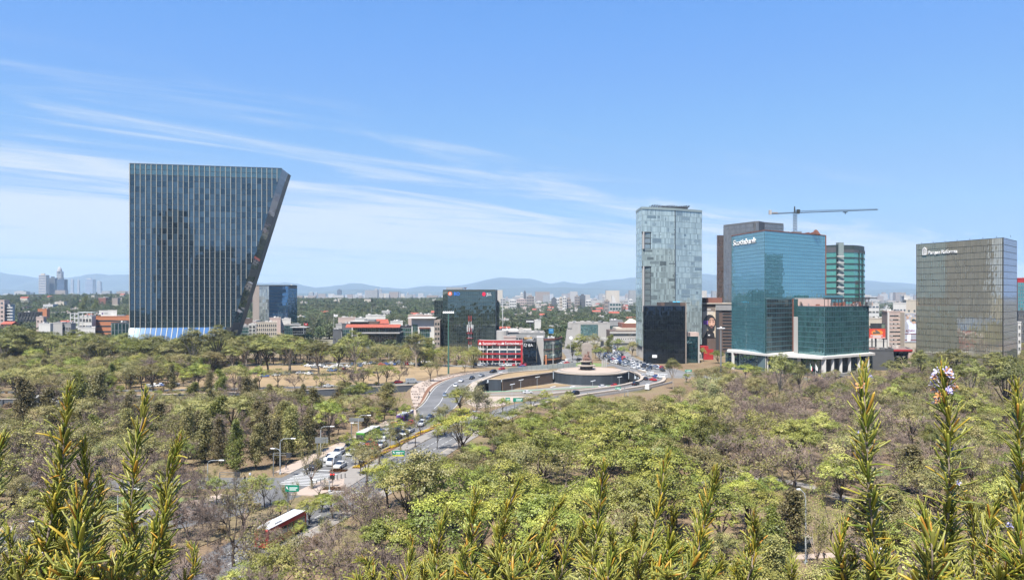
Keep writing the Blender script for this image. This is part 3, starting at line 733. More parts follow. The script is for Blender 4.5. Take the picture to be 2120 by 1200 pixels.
# --- 4. the tall pale glass tower with cut-out balconies
def pale_tower():
    ztop = wz(433,480)
    pts = [(1317,500),(1329,478),(1397.5,486),(1453,498)]
    W = [(wx(p,Y),Y) for p,Y in pts];zb = wz(716,480)
    t = thing('glass_tower','tall pale grey-green glass tower with dark cut-out balconies on its left corner','tower',(W[1][0],W[1][1],0))
    poly = W+[(W[-1][0]*530/W[-1][1]-1,530),(W[0][0]*530/W[0][1]+1,530)]
    core = MB();core.prism(poly,zb,ztop -0.5,0,1);part('core_wall',core,[W_DARK,ROOFM],t)
    PG = glass('pale_glass',(0.285,0.345,0.345),(0.82,0.95,0.98),0.17,isl=0.34);DG = glass('shaded_room_glass',(0.15,0.18,0.185),(0.82,0.95,0.98),0.2,isl=0.4)
    fm = mat('pale_frame',(0.22,0.27,0.27),0.5,0.08)
    rows = 24;rh = (ztop -zb)/rows
    rows_cut = {19,18,17,13,12,10,9,11,8,7,6}
    def face(i,nc,cutc=None):
        A,B = Vector(W[i]),Vector(W[i+1]);L_ = (B -A).length;d = (B -A)/L_;cw = L_/nc
        P,n = facade(t,A,B,zb,ztop,nc,rows,PG,fm,vbar=0.07,hbar=0.2,depth=0.06,tilt=0.004,clip=(lambda u,z:cutc(u/cw,(z -zb)/rh)) if cutc else None)
        # rooms with raised blinds: darker panes standing a little proud, in runs
        k = MB()
        for r in range(rows):
            c = 0
            while c<nc:
                if rnd.random()<0.12:
                    ln = rnd.choice([1,1,2,3,5,7]);b0 = rnd.choice([0.12,0.12,0.4,0.5]);b1 = rnd.choice([0.6,0.88,0.88])
                    if b1>b0 and (not cutc or (cutc(c+0.5,r+0.5) and cutc(min(c+ln,nc)-0.5,r+0.5))):
                        u0,u1 = c*cw+0.05,min(c+ln,nc)*cw -0.05;a0,a1 = zb+(r+b0)*rh,zb+(r+b1)*rh
                        k.face([P(u0,a0,0.085),P(u1,a0,0.085),P(u1,a1,0.085),P(u0,a1,0.085)])
                    c += ln
                c += 1
        part('dark_panes',k,[DG],t,stuff=True)
        return P,L_
    face(0,6)
    cut = lambda c,r:not (int(r) in rows_cut and c<7 and int(r) not in (16,14,15))
    P,L_ = face(1,26,cut)
    P2,L2 = face(2,22)
    for r in sorted(rows_cut):
        if r+1 not in rows_cut:
            mb = MB();z = zb+(r+1)*rh;u1 = 7.2*L_/26
            mb.hull8([P(-0.2,z -1.0,-0.1),P(-0.2,z -1.0,0.6),P(u1*1.0,z -0.5,0.2),P(u1,z -0.5,-0.1),P(-0.2,z,-0.1),P(-0.2,z,0.6),P(u1,z,0.2),P(u1,z,-0.1)]);part('balcony_slab',mb,[W_DARK],t)
    for r0,r1 in ((17,20),(6,14)):
        mb = MB();mb.tube([P(1.0,zb+r0*rh,0.15),P(1.0,zb+r1*rh,0.15)],0.75,10);part('corner_column',mb,[W_LGREY],t)
        for r in range(r0,r1):
            mb = MB();k0 = 2.0;k1 = 6.5*L_/26
            mb.face([P(k0,zb+(r+0.1)*rh,0.03),P(k1,zb+(r+0.1)*rh,0.03),P(k1,zb+(r+0.8)*rh,0.03),P(k0,zb+(r+0.8)*rh,0.03)]);part('recessed_glazing',mb,[DG if r %2 else GREYG],t)
    mb = MB();mb.bar(P(L_,zb,0.05),P(L_,ztop,0.05),0.8,0.4,up=(1,0,0));part('notch_shade_bar',mb,[W_DARK],t)  # raised dark bar: the notch's shade is put into its colour
    # cornice and dark roof trellis
    for A,B in ((W[0],W[1]),(W[1],W[2]),(W[2],W[3])):
        mb = MB();mb.bar((A[0],A[1]-0.1,ztop+0.6),(B[0],B[1]-0.1,ztop+0.6),0.6,1.5);part('cornice',mb,[fm],t)
    for k in range(16):
        x = wx(1343+k*5.2,500);mb = MB();mb.bar((x,486+k*0.4,ztop+3.2+math.sin(k)*0.3),(x+4,515,ztop+5.0),0.4,0.9);part('roof_trellis',mb,[DMETAL],t)
    for k in range(9):
        x = wx(1345+k*9.3,492);mb = MB();mb.bar((x,492,ztop),(x,492,ztop+3.6),0.35,0.35);part('trellis_post',mb,[DMETAL],t)
    mb = MB();mb.box(wx(1350,495),wx(1424,495),495,513,ztop,ztop+3.0);part('roof_plant_room',mb,[W_DARK],t)
    for k in range(6):
        x = W[0][0]+(W[1][0]-W[0][0])*k/5+0.9;y = W[0][1]+(W[1][1]-W[0][1])*k/5
        mb = MB();mb.bar((x,y+0.8,0),(x,y+0.8,zb),1.1,1.1);part('concrete_column',mb,[W_LGREY],t)
    landmark('tall pale glass tower',1385,540)
pale_tower()

# --- 5. black glass block before it, with dark annex
BLK = glass('black_glass',(0.004,0.005,0.007),(0.55,0.72,0.95),0.03,isl=0.35)
BLKF = mat('black_frame',(0.012,0.013,0.016),0.45,0.1)
t,W,poly = corner_block('office_block','black glass office block standing in front of the tall pale tower','office building',[(1331.5,440),(1418,441),(1420,470)],wz(633,440),0,BLKF,
    [dict(nc=24,nr=12,gm=BLK,fm=BLKF,vbar=0.08,hbar=0.12,depth=0.05,tilt=0.003),None],roofm=W_DARK)
mb = MB();mb.box(wx(1377,446),wx(1408,446),446,460,wz(633,440),wz(625.5,446));part('roof_plant_room',mb,[W_DARK],t)
for a,b in ((1368,1376),(1408.5,1419)):
    mb = MB();mb.box(wx(a,446),wx(b,446),446,458,wz(633,440),wz(626,446));part('roof_screen',mb,[W_BROWN],t)
mb = MB();mb.bar((wx(1420.2,440),440.2,0),(wx(1420.2,440),440.2,wz(626,440)),0.6,0.6);part('edge_column',mb,[W_TAN],t)
CYAN = mat('cyan_roof_lamp',(0.1,0.55,0.8),0.4,0.02)
for a in (1394,1402):
    mb = MB();mb.box(wx(a,446),wx(a+6,446),446.5,447.5,wz(625.5,446),wz(623.7,446));part('blue_roof_panel',mb,[CYAN],t)
Pb = lambda u,z,o:(W[0][0]+u,W[0][1]-o,z)
plate(t,'white_sign',Pb,[(wx(1350,440)-W[0][0],wz(740,440)),(wx(1360,440)-W[0][0],wz(740,440)),(wx(1360,440)-W[0][0],wz(734,440)),(wx(1350,440)-W[0][0],wz(734,440))],LETTER,0.3)
ANX = glass('dark_cyan_glass',(0.010,0.03,0.036),(0.55,0.85,0.9),0.16,isl=0.6)
t,W,poly = corner_block('office_annex','low dark cyan glass annex at the right of the black glass block','office building',[(1421.5,446),(1446,447)],wz(696,446),0,W_DARK,[dict(nc=9,nr=7,gm=ANX,fm=BLKF,vbar=0.08,hbar=0.15,tilt=0.012)])
mb = MB();mb.bar((wx(1447,446),446.3,0),(wx(1447,446),446.3,wz(695,446)),0.9,0.6);part('edge_column',mb,[W_LGREY],t)
mb = MB();mb.box(wx(1421.5,449),wx(1447,449),449,456,wz(696,446),wz(688,449));part('roof_screen',mb,[W_PINK],t)
landmark('black glass block',1375,690)

# --- 6. tower with white lettering, its lower wing and the white canopy podium
def lettered_tower():
    TG = glass('aqua_glass',(0.06,0.175,0.185),(0.62,0.90,1.0),0.32,isl=0.16);TGL = glass('aqua_glass_left',(0.06,0.16,0.18),(0.60,0.85,1.0),0.30,isl=0.2)
    fm = mat('aqua_frame',(0.06,0.12,0.14),0.5,0.08)
    L0,C0,R0 = (wx(1515,424),424),(wx(1583,388),388),(wx(1708,421),421)
    zb = wz(737,388);zt = wz(477.5,388)
    t = thing('glass_tower','aqua glass tower with big white lettering high on its left face','tower',(C0[0],C0[1],0))
    poly = [L0,C0,R0,(R0[0]+4,450),(L0[0]*452/424+1,452)]
    core = MB();core.prism(poly,0,zt,0,1);part('core_wall',core,[mat('teal_grey_wall',(0.10,0.15,0.16)),ROOFRED],t)
    P,_ = facade(t,L0,C0,zb,zt,22,34,TGL,fm,vbar=0.09,hbar=0.12,depth=0.07,tilt=0.0028,wav=0.006)
    facade(t,R0,(R0[0]+4,450),zb,zt,12,17,TG,fm,vbar=0.12,hbar=0.16,tilt=0.003)
    facade(t,C0,R0,zb,zt,32,34,TG,fm,vbar=0.09,hbar=0.12,depth=0.07,tilt=0.0028,wav=0.006)
    text(t,'Scotiabank',P,2.4,zt -5.6,4.3,LETTER,0.35,0.2,spacing=1.05,bold=0.004).scale = (1.3,1,1)
    for A,B in ((L0,C0),(C0,R0)):
        mb = MB();mb.bar((A[0],A[1],zt+0.2),(B[0],B[1],zt+0.2),0.5,0.5);part('roof_edge',mb,[W_BRICK],t)
    mb = MB();mb.bar((R0[0]+0.3,R0[1]+0.4,zb),(R0[0]+0.3,R0[1]+0.4,zt+0.3),0.9,0.9);part('edge_column',mb,[W_BRICK],t)
    for k in range(22):
        x = rnd.uniform(wx(1620,415),wx(1706,415));s = rnd.uniform(0.5,1.4);y = rnd.uniform(412,424) ;mb = MB();mb.bar((x -s*1.6,y,zt+s*0.4),(x+s*1.6,y+1,zt+s*rnd.uniform(0.5,1.5)),s*0.7,s*0.6);part('roof_scaffold',mb,[W_BRICK],t)
    mb = MB()
    for k in range(12):
        a = math.pi*k/11;mb.tube([(wx(1690+9*math.cos(a),416),416,zt+0.2),(wx(1690+9*math.cos(a)*0.6,416),416.5,zt+2.8*math.sin(a)+0.2)],0.35,5)
    part('roof_scaffold',mb,[W_BRICK],t)
    mb = MB();mb.box(wx(1640,410),wx(1657,410),408,414,zt,zt+1.4);part('roof_plant_room',mb,[METAL],t)
    for k in range(9):
        u = 3+k*2.1;mb = MB();mb.bar(P(u,zt+0.1,-1),P(u,zt+1.3,-1),0.1,0.1);part('railing_post',mb,[DMETAL],t)
    landmark('lettered aqua tower',1610,560)
    # lower wing
    WG = glass('dark_teal_glass',(0.025,0.07,0.068),(0.58,0.87,0.86),0.26,isl=0.5)
    a,c,r = (wx(1652,389),389),(wx(1707,372),372),(wx(1798.5,395),395)
    zb2 = wz(743,372);zt2 = wz(634,372)
    w = thing('office_wing','lower dark teal glass wing with roof trellis in front of the lettered tower','office building',(c[0],c[1],0))
    poly2 = [a,c,r,(r[0]+3,415),(wx(1652,402),402)]
    core = MB();core.prism(poly2,0,zt2,0,1);part('core_wall',core,[W_DARK,ROOFRED],w)
    facade(w,a,c,zb2,zt2,20,10,WG,fm,vbar=0.1,hbar=0.3,depth=0.07,tilt=0.004,wav=0.01)
    facade(w,c,r,zb2,zt2,26,10,WG,fm,vbar=0.1,hbar=0.3,depth=0.07,tilt=0.006,wav=0.03)
    mb = MB();mb.prism([(wx(1643,391),391),(wx(1652,388.6),388.6),(wx(1652,393),393),(wx(1643,396),396)],0,wz(656,390));part('light_pier',mb,[W_LGREY],w)
    zr = zt2+0.6
    for i in range(14):
        f = i/13;x = c[0]+(r[0]-c[0])*f;y = c[1]+(r[1]-c[1])*f
        mb = MB();mb.bar((x,y,zt2),(x,y,zr+3.0),0.25,0.25);part('trellis_post',mb,[DMETAL],w)
        mb = MB();mb.bar((x,y -1.5,zr+3.1),(x,y+9,zr+3.1),0.2,0.35);part('trellis_beam',mb,[DMETAL],w)
    for o,zz in ((0,3.4),(4,3.4),(8,3.4)):
        mb = MB();mb.bar((c[0]-0.5,c[1]+o,zr+zz),(r[0]+5,r[1]+o+1.3,zr+zz),0.3,0.5);part('trellis_rail',mb,[DMETAL],w)
    mb = MB();mb.prism([(wx(1645,391),391),(c[0],c[1]-0.5),(c[0]+0.5,c[1]+6),(wx(1645,398),398)],zr+3.0,zr+3.5);part('roof_canopy',mb,[W_LGREY],w)
    for k in range(14):
        f = rnd.random();x = a[0]+(r[0]-a[0])*f;y = 393+rnd.uniform(0,8);mb = MB();s = rnd.uniform(0.6,1.6)
        mb.box(x -s,x+s,y -s,y+s,zt2,zt2+rnd.uniform(0.8,2.4));part('roof_unit',mb,[rnd.choice([W_PINK,W_WHITE,W_BRICK,METAL])],w)
    mb = MB();mb.prism([(wx(1652,400),400),(wx(1720,400),400),(wx(1720,410),410),(wx(1652,410),410)],zt2,wz(617,400));part('roof_pavilion',mb,[W_PINK],w)
    mb = MB();mb.prism([(wx(1705,404),404),(wx(1745,404),404),(wx(1745,412),412),(wx(1705,412),412)],zt2,wz(611,404));part('roof_pavilion',mb,[TEALGL],w)
    # reddish dark lower block between tower and wing
    s = thing('office_wing','dark stepped glass wing in the recess between lettered tower and lower wing','office building',(wx(1615,393),393,0))
    A,B = (wx(1586,387),387),(wx(1641,402),402)
    core = MB();core.prism([A,B,(B[0],410),(A[0]+6,402)],0,wz(618,392),0,1);part('core_wall',core,[W_DARK,ROOFRED],s)
    facade(s,A,B,zb2,wz(618,392),16,12,glass('dark_red_glass',(0.03,0.034,0.036),(0.55,0.75,0.75),0.12,isl=0.6),fm,vbar=0.1,hbar=0.45,depth=0.07)
    mb = MB();mb.bar((B[0],B[1]-0.4,0),(B[0],B[1]-0.4,wz(618,392)),0.6,0.6);part('edge_column',mb,[W_BRICK],s)
    landmark('lower dark teal wing',1730,680)
    # podium
    p = thing('canopy_podium','white canopy podium on tall white columns at the foot of the lettered tower','podium',(wx(1650,372),372,0))
    f = [(wx(1505,412),412),(wx(1595,384),384),(wx(1703,366),366),(wx(1812,392),392)]
    zc = wz(743.5,366); 
    mb = MB();mb.prism(f+[(f[3][0],402),(wx(1507,420),420)],zc,zc+1.15);part('canopy_slab',mb,[W_WHITE],p)
    cols = [(1518,408),(1588,387.5),(1655,375.5),(1706,367.6),(1724,372),(1741,376.2),(1759,380.5),(1778,385),(1797,389.6)]
    for i,(px,Y) in enumerate(cols):
        w_ = 1.35 if i != 3 else 2.0
        mb = MB();mb.box(wx(px,Y)-w_/2,wx(px,Y)+w_/2,Y,Y+1.1,0,zc);part('column',mb,[W_WHITE],p)
    LG = glass('lobby_glass',(0.02,0.03,0.032),(0.6,0.8,0.8),0.18,isl=0.5)
    ins = [(x+0.6,y+4.5) for x,y in f]
    for A,B,n in zip(ins,ins[1:],(14,16,16)):facade(p,A,B,0.3,zc -0.02,n,2,LG,fm,vbar=0.14,hbar=0.16)
    core = MB();core.prism(ins+[(ins[3][0],400),(ins[0][0]+3,418)],0,zc -0.05);part('core_wall',core,[W_DARK],p)
    mb = MB();mb.prism([(wx(1705,362),362),(wx(1806,387),387),(wx(1806,389),389),(wx(1705,364.5),364.5)],0,1.6);part('terrace_wall',mb,[W_GREY],p)
    landmark('white canopy podium',1650,752)
    for px,cols_ in ((1677.5,((0.02,0.3,0.1),(0.8,0.8,0.8),(0.6,0.03,0.04))),(1688.5,((0.75,0.75,0.75),)*3)):
        fl = thing('flagpole',('flagpole with green, white and red flag before the white canopy podium' if px<1680 else 'flagpole with plain white flag before the white canopy podium'),'flagpole',(wx(px,364),364,0))
        mb = MB();mb.tube([(wx(px,364),364,0),(wx(px,364),364,wz(752,364))],0.09,6);part('pole',mb,[WMETAL],fl)
        for k,c3 in enumerate(cols_):
            mb = MB();x = wx(px,364)+0.12+k*0.28;mb.hull8([(x,364,4.2-k*0.3),(x,363.93,4.2-k*0.3),(x+0.28,363.95,3.9-k*0.3),(x+0.28,364.02,3.9-k*0.3),(x,364,6.6-k*.5),(x,363.93,6.6-k*.5),(x+0.28,363.95,6.1-k*.5),(x+0.28,364.02,6.1-k*.5)])
            nm = 'flag_'+str(c3);part('flag_stripe',mb,[bpy.data.materials.get(nm) or mat(nm,c3,0.8,0.05)],fl)
lettered_tower()

# --- 7. towers behind
GRG = glass('grey_stone_glass',(0.095,0.096,0.1),(0.85,0.88,0.92),0.15,isl=0.22)
GRF = mat('grey_grid_frame',(0.11,0.112,0.115),0.6,0.08)
t,W,poly = corner_block('office_tower','grey gridded tower rising behind the lettered aqua tower','tower',[(1498,545),(1562,518),(1571,516),(1583,524),(1622,534)],wz(461,518),0,W_SLATE,
    [dict(nc=20,nr=32,gm=GRG,fm=GRF,vbar=0.18,hbar=0.22),dict(nc=3,nr=32,gm=GRG,fm=GRF,vbar=0.18,hbar=0.22),None,dict(nc=12,nr=32,gm=GRG,fm=GRF,vbar=0.18,hbar=0.22)],capm=GRF)
x0 = wx(1484,552);mb = MB();mb.prism([(x0,552),(wx(1499,552),552),(wx(1499,570),570),(wx(1485,570),570)],0,wz(487,552));part('side_wing',mb,[W_BROWN],t)
facade(t,(x0,552),(wx(1499,552),552),0,wz(487,552),6,30,glass('brown_wing_glass',(0.06,0.055,0.06),(0.7,0.75,0.85),0.12,isl=0.4),W_BROWN,vbar=0.3,hbar=0.3)
mb = MB();x = wx(1531,534);zz = wz(474,534)
mb.bar((x,530.5,zz -3.4),(x+7.2,527.5,zz -3.4),0.5,0.4);mb.bar((x,530.5,zz+2.6),(x+7.2,527.5,zz+2.6),0.5,0.4);part('roof_opening_frame',mb,[W_SLATE],t)
mb = MB();mb.hull8([(x,530.9,zz -3.2),(x,530.3,zz -3.2),(x+7.2,527.2,zz -3.2),(x+7.2,527.8,zz -3.2),(x,530.9,zz+2.4),(x,530.3,zz+2.4),(x+7.2,527.2,zz+2.4),(x+7.2,527.8,zz+2.4)]);part('roof_opening',mb,[W_SLATE],t)
landmark('grey gridded tower',1550,470)
def green_tower():
    zt = wz(504,500);t = thing('office_tower','green banded tower with rounded right end behind the lettered aqua tower','tower',(wx(1750,500),500,0))
    front = [(wx(1700,505),505),(wx(1731,498),498)];front2 = [(wx(1736,496),496),(wx(1747,497),497)]
    cx,cy,r = wx(1762,516),516,18.5
    curve = [(wx(1747,499),499),(wx(1768,501),501),(wx(1779,505),505),(wx(1786,510),510),(wx(1790,517),517),(wx(1790,530),530)]
    GG = glass('green_band_glass',(0.05,0.19,0.14),(0.6,0.95,0.8),0.24,obj=0.12);DB = mat('dark_green_band',(0.035,0.05,0.05),0.5,0.1);GP = mat('grey_green_pilaster',(0.2,0.24,0.23),0.7,0.08)
    mb = MB();mb.prism([(x,y+0.3) for x,y in front+front2+curve]+[(wx(1702,535),535)],0,zt -1,0,0);part('core_wall',mb,[DB],t)
    n = 15;z0 = 8;zc = zt -6;rh = (zc -z0)/n
    for line,lo in ((front,0),(curve,2.5)):
        L_ = [Vector((x,y,0)) for x,y in line]
        for k in range(n):
            mb = MB()
            for a,b in zip(L_,L_[1:]):mb.face([(a.x,a.y,z0+k*rh+1.0),(b.x,b.y,z0+k*rh+1.0),(b.x,b.y,z0+(k+1)*rh),(a.x,a.y,z0+(k+1)*rh)])
            part('glass_band',mb,[GG],t)
            mb = MB();strip(mb,offs(L_,-0.25),offs(L_,0.4),z0+k*rh,z0+k*rh+0.98);part('spandrel_band',mb,[DB],t)
        mb = MB();strip(mb,offs(L_,-0.3),offs(L_,0.4),zc+0.02,zt -(2.5 if lo==0 else 4.0));part('crown_band',mb,[W_SLATE],t)
    mb = MB();mb.prism([front2[0],front2[1],(front2[1][0],500),(front2[0][0],500)],0,zt+0.5);part('pilaster',mb,[GP],t)
    for k in range(n):
        mb = MB();z = z0+k*rh;mb.box(wx(1732,496),wx(1746.5,496),494.9,495.6,z+1.0,z+1.55);part('balcony_slab',mb,[W_WHITE],t)
    for px,Y in ((1779,504.7),(1786.3,509.6)):
        mb = MB();mb.bar((wx(px,Y),Y -0.3,0),(wx(px,Y),Y -0.3,zt -4),0.5,0.5);part('mullion',mb,[DB],t)
    landmark('green banded tower',1765,560)
green_tower()

# --- 8. tower crane
def crane():
    Y = 414;x = wx(1646,Y);zb = wz(479,Y);zj = wz(441,Y);zt = wz(431,Y)
    YEL = mat('crane_paint',(0.028,0.032,0.03),0.6,0.1)
    t = thing('tower_crane','tower crane with long horizontal jib standing on the lettered tower roof','crane',(x,Y,zb))
    m = MB();w = 0.75
    for sx in (-1,1):
        for sy in (-1,1):m.bar((x+sx*w,Y+sy*w,zb),(x+sx*w,Y+sy*w,zj),0.16,0.16)
    n = 7;h = (zj -zb)/n
    for k in range(n):
        for sy in (-1,1):
            m.bar((x -w,Y+sy*w,zb+k*h),(x+w,Y+sy*w,zb+(k+1)*h),0.1,0.1);m.bar((x -w,Y+sy*w,zb+(k+1)*h),(x+w,Y+sy*w,zb+(k+1)*h),0.1,0.1)
    part('mast',m,[YEL],t)
    def truss(name,xa,ya,za,xb,yb,zb_,w0,hh,nseg,taper=1.0):
        m = MB();A = Vector((xa,ya,za));B = Vector((xb,yb,zb_));d = B -A
        for k in range(nseg):
            p = A+d*(k/nseg);q = A+d*((k+1)/nseg);s0 = 1-(1-taper)*k/nseg;up = Vector((0,0,hh*s0))
            for o in (-w0,w0):m.bar(p+Vector((0,o,0)),q+Vector((0,o,0)),0.2,0.2);m.bar(p+Vector((0,o,0)),(p+q)/2+up,0.09,0.09);m.bar((p+q)/2+up,q+Vector((0,o,0)),0.09,0.09)
            m.bar(p+up*(1 if k else 0.5),q+up*0.97,0.14,0.14)
        part(name,m,[YEL],t)
    truss('jib',x,Y,zj,wx(1817,432),432,wz(434.5,432),0.5,1.2,26,0.5)
    truss('counter_jib',x,Y,zj,wx(1592,408),408,wz(443.5,408),0.5,0.6,8)
    m = MB();m.box(wx(1592,408),wx(1597,408),407.4,408.6,wz(444,408),wz(435,408));part('counterweight',m,[W_LGREY],t)
    m = MB();m.box(wx(1599,408),wx(1610,408),407.6,408.4,wz(441.5,408),wz(439.5,408));part('winch',m,[W_TAN],t)
    m = MB();m.bar((x -0.4,Y,zj),(x -0.2,Y,zt+1.0),0.5,0.5);m.bar((x+0.5,Y,zj),(x -0.1,Y,zt),0.2,0.2);part('tower_head',m,[YEL],t)
    m = MB();m.box(x+0.9,x+2.3,Y -1.2,Y+0.4,zj -0.4,zj+1.9);part('cab',m,[YEL],t)
    xt = wx(1750,426);m = MB();m.box(xt -1.2,xt+1.2,425.5,426.5,wz(440,426),wz(438.5,426));m.bar((xt,426,wz(440,426)),(xt,426,wz(443,426)),0.4,0.4);part('trolley',m,[YEL],t)
crane()

# --- 9. gold-bronze office block at the right
def gold_tower():
    L0,C0,R0 = (wx(1897.5,373),373),(wx(2076,330),330),(wx(2105,351),351);zt = wz(491.5,330)
    t = thing('office_tower','wide bronze mirrored office block with white lettering and icon, right side','office building',(C0[0],C0[1],0))
    poly = [L0,C0,R0,(R0[0]*388/351-3,388),(L0[0]*400/373+2,400)]
    core = MB();core.prism(poly,0,zt,0,1);part('core_wall',core,[mat('bronze_grey_wall',(0.16,0.15,0.13)),ROOFM],t)
    GO = glass('bronze_glass',(0.215,0.198,0.152),(1.0,0.95,0.84),0.33,isl=0.12);GB = glass('bronze_glass_mirror_grey',(0.19,0.19,0.195),(0.9,0.92,1.0),0.34,isl=0.12)  # second copy greyer: the side face's reflection is put into its colour
    fm = mat('bronze_frame',(0.035,0.033,0.028),0.5,0.1)
    P,_ = facade(t,L0,C0,0,zt,44,22,GO,fm,vbar=0.07,hbar=0.2,depth=0.05,tilt=0.0022,wav=0.004)
    facade(t,C0,R0,0,zt,16,22,GB,fm,vbar=0.07,hbar=0.2,depth=0.05,tilt=0.0022,wav=0.004)
    facade(t,(L0[0]*400/373+2,400),L0,0,zt,12,22,GB,fm,vbar=0.1,hbar=0.2,tilt=0.003)
    L_ = math.hypot(C0[0]-L0[0],C0[1]-L0[1])
    text(t,'Parque Reforma',P,6.9,zt -5.5,2.45,LETTER,0.3,0.15)
    u0,z0,z1 = 3.9,zt -5.5,zt -1.9
    for a,b in (((u0,z0),(u0,z1 -1)),((u0,z1 -1),(u0+1.1,z1)),((u0+1.1,z1),(u0+2.2,z1 -1)),((u0+2.2,z1 -1),(u0+2.2,z0)),((u0,z0),(u0+2.2,z0)),((u0+0.8,z0),(u0+0.8,z1 -0.6)),((u0+1.5,z0),(u0+1.5,z1 -0.6))):
        mb = MB();mb.bar(P(*a,0.4),P(*b,0.4),0.24,0.3);part('icon_stroke',mb,[LETTER],t)
    mb = MB();mb.bar((C0[0],C0[1]-0.1,0),(C0[0],C0[1]-0.1,zt),0.35,0.35);part('corner_mullion',mb,[fm],t)
    for k in range(8):mb = MB();mb.bar(P(2+6.6*k,zt,-1.2),P(2+6.6*k,zt+0.9,-1.2),0.12,0.12);part('roof_lamp',mb,[DMETAL],t)
    landmark('bronze office block',1985,620)
gold_tower()
# ------------------------------------------------------------------ lower buildings of the middle distance
WMESH = {}
def window_mesh(w,h,style):
    k = (round(w,2),round(h,2),style)
    if k not in WMESH:
        m = MB();m.hull8([(-w/2,0.0,-h/2),(-w/2,-0.06,-h/2),(w/2,-0.06,-h/2),(w/2,0.0,-h/2),(-w/2,0,h/2),(-w/2,-0.06,h/2),(w/2,-0.06,h/2),(w/2,0,h/2)],0)
        m.box(-w/2-0.1,w/2+0.1,-0.2,0,-h/2-0.18,-h/2-0.02,1);m.box(-0.05,0.05,-0.1,-0.06,-h/2,h/2,1)
        WMESH[k] = m.mesh('window',[TEALGL if style=='teal' else WINGLO,W_LGREY])
    return WMESH[k]
def block(name,label,cat,x0,x1,yt,Y,dep,wm,rows=0,cols=0,win=(1.3,1.5),zb=None,roofm=ROOFM,style='win',yaw=0.0,units=2,band=None,par=0.7,z_lo=0.8,z_hi=0.3,group=None,bandm=None):
    """box building whose front spans photo columns x0..x1 at distance Y; windows are parts"""
    X0,X1 = wx(x0,Y),wx(x1,Y);zt = wz(yt,Y);z0 = hgt((X0+X1)/2,Y)-0.5 if zb is None else zb
    t = thing(name,label,cat,((X0+X1)/2,Y,z0),group)
    W_ = X1 -X0
    cx = (X0+X1)/2;sx = cx/Y*dep*0.6
    xl = X0+max(0,X0/Y*dep) ;xr = X1+min(0,X1/Y*dep)
    poly = [(X0,Y),(X1,Y),(max(xr,xl+3),Y+dep),(xl,Y+dep)] if xr -xl>3 else [(X0,Y),(X1,Y),(X1+sx,Y+dep),(X0+sx,Y+dep)]
    cb = MB();cb.prism(poly,z0,zt,0,1);w = part('wall',cb,[wm,roofm],t)
    if par and zt -z0>4:
        mb = MB();n = 4
        for k in range(4):
            a,b = Vector(poly[k]),Vector(poly[(k+1)%4]);mb.bar((a.x,a.y,zt+par/2),(b.x,b.y,zt+par/2),0.3,par)
        part('parapet',mb,[wm],t)
    zl,zh = z0+z_lo*1.0,zt -z_hi
    if rows and cols:
        rh = (zh -zl)/rows;cw = W_/cols
        for r in range(rows):
            if style=='band':
                mb = MB();mb.box(X0+0.5,X1 -0.5,Y -0.07,Y+0.05,zl+r*rh+rh*0.3,zl+r*rh+rh*0.78);part('window',mb,[WINGL],t)
                for c in range(1,cols):q = MB();q.box(X0+c*cw -0.06,X0+c*cw+0.06,Y -0.14,Y -0.07,zl+r*rh+rh*0.3,zl+r*rh+rh*0.78);part('window_bar',q,[wm],t)
            else:
                me = window_mesh(min(win[0],cw*0.75),min(win[1],rh*0.7),style)
                for c in range(cols):link('window',me,w,Vector((X0+(c+0.5)*cw,Y,zl+(r+0.5)*rh))-Vector(ORI[t.name]))
    ac_units(t,poly,zt,units)
    landmark(label.split(' with ')[0] if len(label.split())<7 else label.split(',')[0],(x0+x1)/2,yt+10) if False else None
    return t,(X0,X1,z0,zt,Y)
def glassface(t,X0,X1,z0,z1,Y,nc,nr,gm,fm=METAL,**k):facade(t,(X0,Y),(X1,Y),z0,z1,nc,nr,gm,fm,**k)
def awning(t,name,X0,X1,Y,z,out=1.5,th=0.4,m=W_WHITE,back=6):
    mb = MB();mb.box(X0,X1,Y -out,Y+back,z,z+th);part(name,mb,[m],t)

# left edge: stepped white flats
t,q = block('apartment_building','white stepped apartment building at the far left edge above the trees','apartment building',-22,9,622,740,20,W_PINK,8,3,(2.2,1.6))
t,q = block('apartment_building','white balconied flats beside the stepped apartment building, left edge','apartment building',9,21,631,744,18,W_WHITE,7,1,(3,1.5),style='band')
for k in range(7):mb = MB();z = q[3]-3.0-k*3.0;mb.box(q[0],q[1]+3.5,q[4]-1.6,q[4]-0.02,z -0.2,z+0.9);part('balcony',mb,[W_WHITE],t)
t,q = block('steel_frame_building','black steel framed pavilion right of the white stepped flats','building',37,88,647,800,18,W_DARK,2,9,(3,2.4))
for k in range(8):mb = MB();x = q[0]+(q[1]-q[0])*k/8;mb.bar((x,q[4]-0.4,q[3]-9),(x+(q[1]-q[0])/8,q[4]-0.4,q[3]),0.5,0.4);part('brace',mb,[DMETAL],t)
block('house','peach coloured house below the black steel pavilion','house',75,90,657,700,12,W_PINK,3,2,(1.4,1.6))
block('house','house with terracotta roof slab right behind the black steel pavilion','house',78,97,640,900,14,W_ORANGE,1,3,(1.6,1.6),roofm=ROOFRED)
t,q = block('warehouse','low shed with cream white roof below the peach house','shed',80,104,671,640,14,W_WHITE,1,3)
t,q = block('office_block','plain light grey concrete block left of the white scaffold tower','building',110,129,669,560,16,W_LGREY,0,0,units=1)
t,q = block('office_block','low grey block with square windows between concrete block and scaffold tower','building',129.5,147,671,562,16,W_GREY,3,3,(2.2,2.0))
